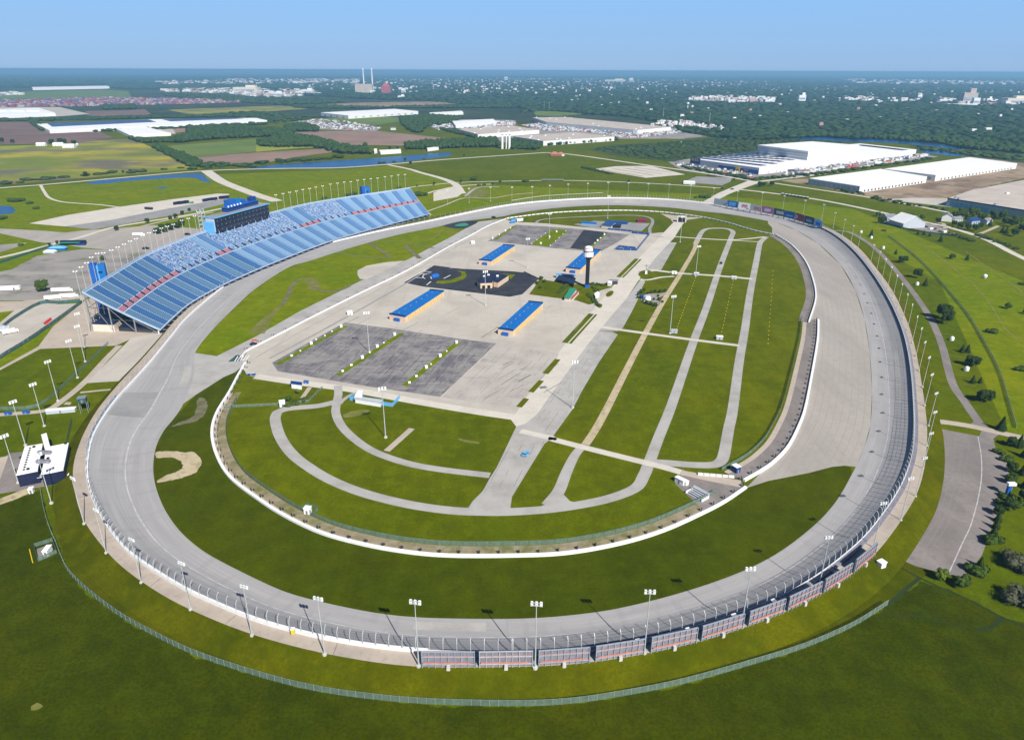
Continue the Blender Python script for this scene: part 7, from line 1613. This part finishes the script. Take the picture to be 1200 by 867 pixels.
EAST = [('conifer', 1020.6, 277.5, 9, 'beside the first white tank'), ('conifer', 1049.5, 298, 6, 'small, alone below the first white tanks'), ('dark', 1055, 308, 8, 'left of a touching pair below the east fence'), ('dark', 1060, 308, 8, 'right of a touching pair below the east fence'),
        ('dark', 1074, 326, 10.5, 'wide, above the fourth white tank'), ('conifer', 1084, 335, 8, 'right of the fourth white tank'), ('dark', 1104, 374, 14, 'upper one of the large oval pair by the service path'), ('dark', 1109, 380, 13, 'lower one of the large oval pair by the service path'),
        ('round', 1115.7, 303.5, 7, 'in the open east field with a long shadow'), ('conifer', 1133, 305, 7, 'slim, right of the open field tree'), ('round', 1181, 362, 6.5, 'alone far right in the east field'), ('bush', 1162.7, 390, 4, 'small in the middle of the east field'),
        ('conifer', 1127, 413, 6.5, 'left of the pair above the fifth tank'), ('conifer', 1133.5, 413, 6.5, 'right of the pair above the fifth tank'), ('dark', 1137, 429, 8.5, 'left of the cluster below the fifth tank'), ('dark', 1143, 430, 8, 'right of the cluster below the fifth tank'),
        ('conifer', 1139.5, 449, 6, 'left of the low pair'), ('conifer', 1148, 449, 4.5, 'right of the low pair'), ('dark', 1150, 471, 8.5, 'left of the big pair above the car park road'), ('dark', 1157, 471, 8.5, 'right of the big pair above the car park road'),
        ('conifer', 1172.8, 504, 9, 'above the car park road near the right edge'), ('conifer', 1102, 283.5, 9, 'by the yard fence with a long shadow'), ('bush', 1196, 434, 3.5, 'at the right edge of the east field'), ('bush', 1198, 334, 3, 'tiny at the right edge near the dirt track'), ('round', 1201, 368, 5, 'cut by the right edge')]
for kd, x, y, h, w in EAST: place(kd, x, y, h, KINDS[kd][1] + ' ' + w, 'trees in the east field')
LOT = [('conifer', 1194, 524, 10), ('dark', 1185, 523, 8), ('conifer', 1201, 536, 10), ('bush', 1171, 531, 3.4), ('bush', 1180, 540, 4), ('dark', 1184, 553, 8), ('round', 1187, 562, 6), ('round', 1182, 566, 7), ('conifer', 1198, 556, 9), ('conifer', 1202, 572, 10), ('dark', 1199, 588, 9), ('bush', 1190, 592, 4), ('dark', 1182, 598, 8), ('bush', 1172, 590, 3), ('bush', 1176, 583, 3), ('dark', 1169, 603, 7), ('conifer', 1169, 611, 7), ('conifer', 1167, 619, 7), ('conifer', 1164, 627, 7), ('bush', 1162, 635, 5),
       ('conifer', 1148, 664, 6.5), ('bush', 1144, 671, 5), ('round', 1125, 688, 7.5), ('round', 1131, 684, 6), ('light', 1101, 678.5, 7.5), ('round', 1186, 588, 5)]
LOT.sort(key=lambda q: (q[2], q[0]))
for k, (kd, x, y, h) in enumerate(LOT): place(kd, x, y, h * .78, '%s on the edge of the right car park, %s counting down the photo' % (KINDS[kd][1], ordw(k)), 'trees round the right car park')
place('brush', 1192, 664, 7, 'large grey twiggy bush at the right edge below the car park'); place('brush', 1198, 708, 7.5, 'second grey twiggy bush, at the very right edge, lower')
NE = [('dark', 1031.5, 262, 10), ('dark', 1036, 261, 8), ('round', 1029, 254, 8), ('round', 1069.5, 256, 7.5), ('round', 1080, 257.5, 8), ('conifer', 1075.5, 275, 6), ('conifer', 1082.5, 275.5, 6), ('conifer', 1089.5, 277, 6), ('bush', 1036, 271, 2.6), ('dark', 1099, 262, 7), ('big', 1120, 256, 12), ('big', 1128, 253, 12), ('big', 1141, 254, 14), ('round', 1134, 257, 9), ('big', 1150, 258, 11), ('big', 1164, 257, 13), ('big', 1174, 257, 13), ('dark', 1118, 265, 8), ('dark', 1125, 268, 9), ('dark', 1133, 270, 10), ('dark', 1142, 271, 10), ('dark', 1149, 268, 8), ('conifer', 1160, 265, 9), ('dark', 1177, 263, 10), ('dark', 1184, 266, 12), ('big', 1192, 263, 13), ('dark', 1198, 272, 12), ('conifer', 1174, 273, 9), ('conifer', 1179, 274, 9), ('dark', 1188, 277, 11), ('dark', 1205, 268, 12),
      ('bush', 1127, 279, 4), ('bush', 1133, 281, 4), ('bush', 1139, 283, 4), ('bush', 1147, 277, 4), ('bush', 1153, 279, 4.5), ('bush', 1160, 281, 4), ('bush', 1168, 284, 4), ('bush', 1175, 286, 3.4), ('bush', 1182, 289, 3.4), ('bush', 1190, 292, 3.4), ('dark', 1212, 260, 12), ('bush', 1121, 276, 3)]
NE.sort(key=lambda q: q[1])
for k, (kd, x, y, h) in enumerate(NE): place(kd, x, y, h, '%s around the houses at the upper right, %s from the left' % (KINDS[kd][1], ordw(k)), 'trees around the east houses')
MISC = [('big', 50, 341.5, 11, 'alone on the gravel yard at the left'), ('round', 121, 305, 6, 'among the stand masts by the gravel yard'), ('bush', 24, 288, 3, 'on the left road verge, nearest the left edge'), ('dark', 58, 288.5, 4.5, 'left of the pair by the pale road'), ('dark', 67.5, 286, 4.5, 'right of the pair by the pale road'), ('dark', 137, 270.5, 7, 'over the road junction behind the stand'), ('dark', 172.5, 261.5, 7, 'on the verge by the lone dark container'), ('dark', 200, 257.5, 6, 'on the verge left of the dark pair'), ('dark', 206, 256, 7, 'on the verge, left of a dark pair near the suites'), ('dark', 214, 251.5, 6, 'on the verge, right of the dark pair near the suites'), ('dark', 222, 248, 5.5, 'nearest the suites on the verge'),
        ('bush', 16, 236.5, 7, 'wide one above the left pond'), ('bush', 24, 236, 6, 'right of the wide one above the left pond'), ('bush', 35, 239, 5, 'between the pond and the field path'), ('bush', 43, 245, 4, 'lowest between the pond and the field path'), ('bush', 3, 257, 5.5, 'below the left pond'), ('bush', 52, 330, 2.4, 'small at the foot of the gravel yard tree'),
        ('dark', 2.5, 167.5, 15, 'at the left edge beyond the brown field'), ('dark', 15, 168.5, 13, 'left of the farm'), ('dark', 61, 170, 17, 'between the two white farm buildings, left'), ('dark', 71, 169.5, 18, 'tallest at the farm'), ('dark', 76, 169.5, 16, 'right behind the farm'), ('dark', 87, 171, 16, 'at the right end of the farm'), ('dark', 100.5, 207, 10, 'on the west road verge, largest'), ('bush', 78, 208.5, 5, 'on the west road verge, left'), ('dark', 144.6, 203, 6, 'left of the verge pair'), ('dark', 153, 202.5, 7, 'right of the verge pair'), ('bush', 168, 201, 6, 'right of the verge pair, smaller'),
        ('dark', 481, 193, 8, 'at the road fork by the lake'), ('dark', 475, 189.5, 9, 'on the lake shore by the fork'), ('dark', 456.7, 176, 10, 'left of two behind the long white shed'), ('dark', 466, 175.5, 9, 'right of two behind the long white shed'), ('big', 428, 174, 16, 'standing tall left of the white shed'), ('dark', 544, 183.5, 6, 'alone on the meadow behind the road'), ('bush', 445, 191.5, 4.5, 'left clump on the lake edge'), ('bush', 450, 191.2, 4, 'second clump on the lake edge'), ('bush', 462, 190.3, 4, 'third clump on the lake edge'), ('bush', 497, 187, 4, 'fourth clump on the lake edge'),
        ('bush', 489.5, 229.5, 8, 'dense by the far end of the grandstand'), ('bush', 495, 229.5, 7, 'dense by the far end of the grandstand, right one'), ('dark', 509, 217, 6, 'on the perimeter road behind the stand end'), ('dark', 489, 219, 4, 'small on the perimeter road'), ('dark', 540, 214.5, 6, 'at the road fork above the plaza'), ('dark', 586, 214.5, 5.5, 'at the right end of the fork loop'), ('bush', 555, 211, 7, 'pale in the meadow above the loop'), ('bush', 616, 213.5, 5.5, 'dark in the middle of the perimeter road'), ('bush', 561, 218, 3.4, 'in the fork loop, left'), ('bush', 567, 217.5, 3.4, 'in the fork loop, middle'), ('bush', 578, 216, 3.6, 'in the fork loop, right'), ('dark', 736.7, 214.5, 6, 'on the far perimeter road'),
        ('bush', 824, 232, 6, 'left of the bush pair above the far turn'), ('bush', 829, 232, 6, 'right of the bush pair above the far turn'), ('bush', 815, 232, 3, 'low, left of the bush pair'), ('dark', 890, 219.5, 11, 'left of the road island pair'), ('dark', 895, 219, 9, 'filling the left road island clump'), ('dark', 904.5, 218.5, 10, 'on the right road island'), ('dark', 860, 212, 5, 'in the corner of the grey lot by the main road'), ('bush', 408, 230, 5, 'dark behind the stand masts, left'), ('bush', 414, 228.5, 5.5, 'dark behind the stand masts, right'), ('bush', 380, 233, 4, 'small behind the stand masts'), ('bush', 468, 221, 4, 'at the far top corner of the stand'),
        ('round', 333, 471.5, 4, 'in the shrub bed near the pit entrance, left'), ('round', 338, 470, 4.5, 'in the shrub bed near the pit entrance, middle'), ('bush', 345, 474, 3, 'in the shrub bed near the pit entrance, right'), ('bush', 355, 470, 2.6, 'beside the little path of the shrub bed'), ('bush', 337, 476, 2.4, 'pale at the front of the shrub bed'), ('light', 349, 461.5, 3.6, 'beside the white building of the near turf'),
        ('round', 634, 328, 4.6, 'left on the infield lawn corner'), ('round', 629, 333, 3.6, 'lower left on the infield lawn corner'), ('round', 638, 331, 3.4, 'inner one on the infield lawn corner'), ('round', 633, 338, 3.4, 'lowest on the infield lawn corner')]
for kd, x, y, h, w in MISC: place(kd, x, y, h, KINDS[kd][1] + ' ' + w, 'scattered trees and bushes')
for k in range(9): place('dark' if k % 3 else 'round', 183 + k * 3.8, 273.5 - k * 1.1 + (k % 2) * 2, 8 + k % 3, '%s in the clump behind the stand left of the suites, %s from left' % (KINDS['dark' if k % 3 else 'round'][1], ordw(k)), 'clump behind the grandstand')
HG = [(655.5, 343), (657.5, 341), (659.5, 339), (661.5, 337), (664, 335), (694, 333.5), (700, 334), (706, 335), (712, 334), (718, 332.5), (690, 346), (693, 349), (695, 352), (698, 355), (701, 358), (696, 338), (699, 341)]
for k, (x, y) in enumerate(sorted(HG)): place('bush', x, y, 2.4, 'low clipped shrub around the scoring tower garden, %s from the left' % ordw(k), 'garden shrubs by the tower')
RG = [(747, 350), (748, 346.5), (751, 343.5), (755, 341), (759, 345), (763, 344), (768, 342.5), (774, 343), (779, 342), (753, 354), (758, 356), (763, 357.5), (768, 359), (771, 348), (766, 352), (772, 352), (776, 355)]
for k, (x, y) in enumerate(sorted(RG)): place('round' if k % 3 else 'dark', x, y, 2.6 + (k % 3) * .8, 'small tree or shrub in the ring around the infield pump building, %s from the left' % ordw(k), 'shrub ring in the infield')
for k in range(7): place('dark', 829 + k * 1.6, 206.4 + k * .25, 3, 'small shrub in the short row above the grey lot, %s from the left' % ordw(k), 'shrub row by the grey lot')
# ================================================================ SKY, SUN, HAZE, CAMERA
def haze():
    m = bpy.data.materials.new('haze_air'); m.use_nodes = True; n = m.node_tree.nodes; l = m.node_tree.links; n.clear(); out = n.new('ShaderNodeOutputMaterial'); v = n.new('ShaderNodeVolumePrincipled')
    v.inputs['Color'].default_value = (.34, .68, 1.0, 1); v.inputs['Density'].default_value = 7.5e-5; v.inputs['Anisotropy'].default_value = .1; l.new(v.outputs[0], out.inputs['Volume']); MATS['haze_air'] = m
    b = MB(); b.box((0, 0, -1.2), (2, 2, 2)); b.v = [(x * 61000, (y * 33000 + 28000), (-1.2 if z < 0 else CAM_H + 2.5)) for x, y, z in b.v]; o = b.build('haze', 'haze_air'); o['kind'] = 'stuff'; o['label'] = 'thin blue haze over the whole plain'; o['category'] = 'haze'
haze()
w = bpy.data.worlds.new('World'); S.world = w; w.use_nodes = True; n = w.node_tree.nodes; l = w.node_tree.links
sky = n.new('ShaderNodeTexSky'); sky.sky_type = 'NISHITA'; sky.sun_disc = False; SUN_EL = 41; SUN_AZ = -61
sv = Vector((math.cos(R(SUN_AZ)) * math.cos(R(SUN_EL)), math.sin(R(SUN_AZ)) * math.cos(R(SUN_EL)), math.sin(R(SUN_EL))))
sky.sun_elevation = R(SUN_EL); sky.sun_rotation = math.atan2(sv.x, sv.y); sky.altitude = 0; sky.air_density = 1.0; sky.dust_density = .3; sky.ozone_density = 3.0
mx = n.new('ShaderNodeMix'); mx.data_type = 'RGBA'; mx.inputs[0].default_value = .92; l.new(sky.outputs[0], mx.inputs[6])
tc = n.new('ShaderNodeTexCoord'); sp = n.new('ShaderNodeSeparateXYZ'); l.new(tc.outputs['Generated'], sp.inputs[0]); cr = n.new('ShaderNodeValToRGB'); l.new(sp.outputs[2], cr.inputs[0])
el = cr.color_ramp.elements; el[0].position = 0; el[0].color = (.25, .42, .67, 1); el[1].position = .13; el[1].color = (.22, .48, .88, 1); k_ = el.new(.28); k_.color = (.035, .07, .17, 1)  # last stop: unseen upper sky darkened to cut ambient fill and deepen shadows
sc_ = n.new('ShaderNodeVectorMath'); sc_.operation = 'SCALE'; sc_.inputs['Scale'].default_value = 10.0; l.new(cr.outputs[0], sc_.inputs[0]); l.new(sc_.outputs[0], mx.inputs[7])
l.new(mx.outputs[2], n['Background'].inputs['Color']); n['Background'].inputs['Strength'].default_value = .08
sun = bpy.data.lights.new('sun', 'SUN'); sun.energy = 4.8; sun.angle = R(.5); sun.color = (1, .955, .87); so = bpy.data.objects.new('sun', sun); COL.objects.link(so); so.rotation_euler = (-sv).to_track_quat('-Z', 'Y').to_euler()
cam = bpy.data.cameras.new('camera'); cam.sensor_width = 36; cam.lens = F / 1200 * 36; cam.clip_end = 120000; cam.clip_start = 1; co = bpy.data.objects.new('camera', cam); COL.objects.link(co)
fw = Vector((0, math.cos(PITCH), -math.sin(PITCH))); rot = fw.to_track_quat('-Z', 'Y').to_matrix().to_4x4() @ Matrix.Rotation(ROLL, 4, 'Z'); co.matrix_world = Matrix.Translation((0, 0, CAM_H)) @ rot; S.camera = co
S.view_settings.view_transform = 'Standard'; S.view_settings.look = 'None'; S.view_settings.exposure = .55; S.view_settings.gamma = 1
S.render.engine = 'CYCLES'; S.cycles.volume_bounces = 0; S.cycles.max_bounces = 6; S.cycles.transparent_max_bounces = 12
for o in bpy.data.objects:
    if o.type == 'EMPTY': o.empty_display_size = 1
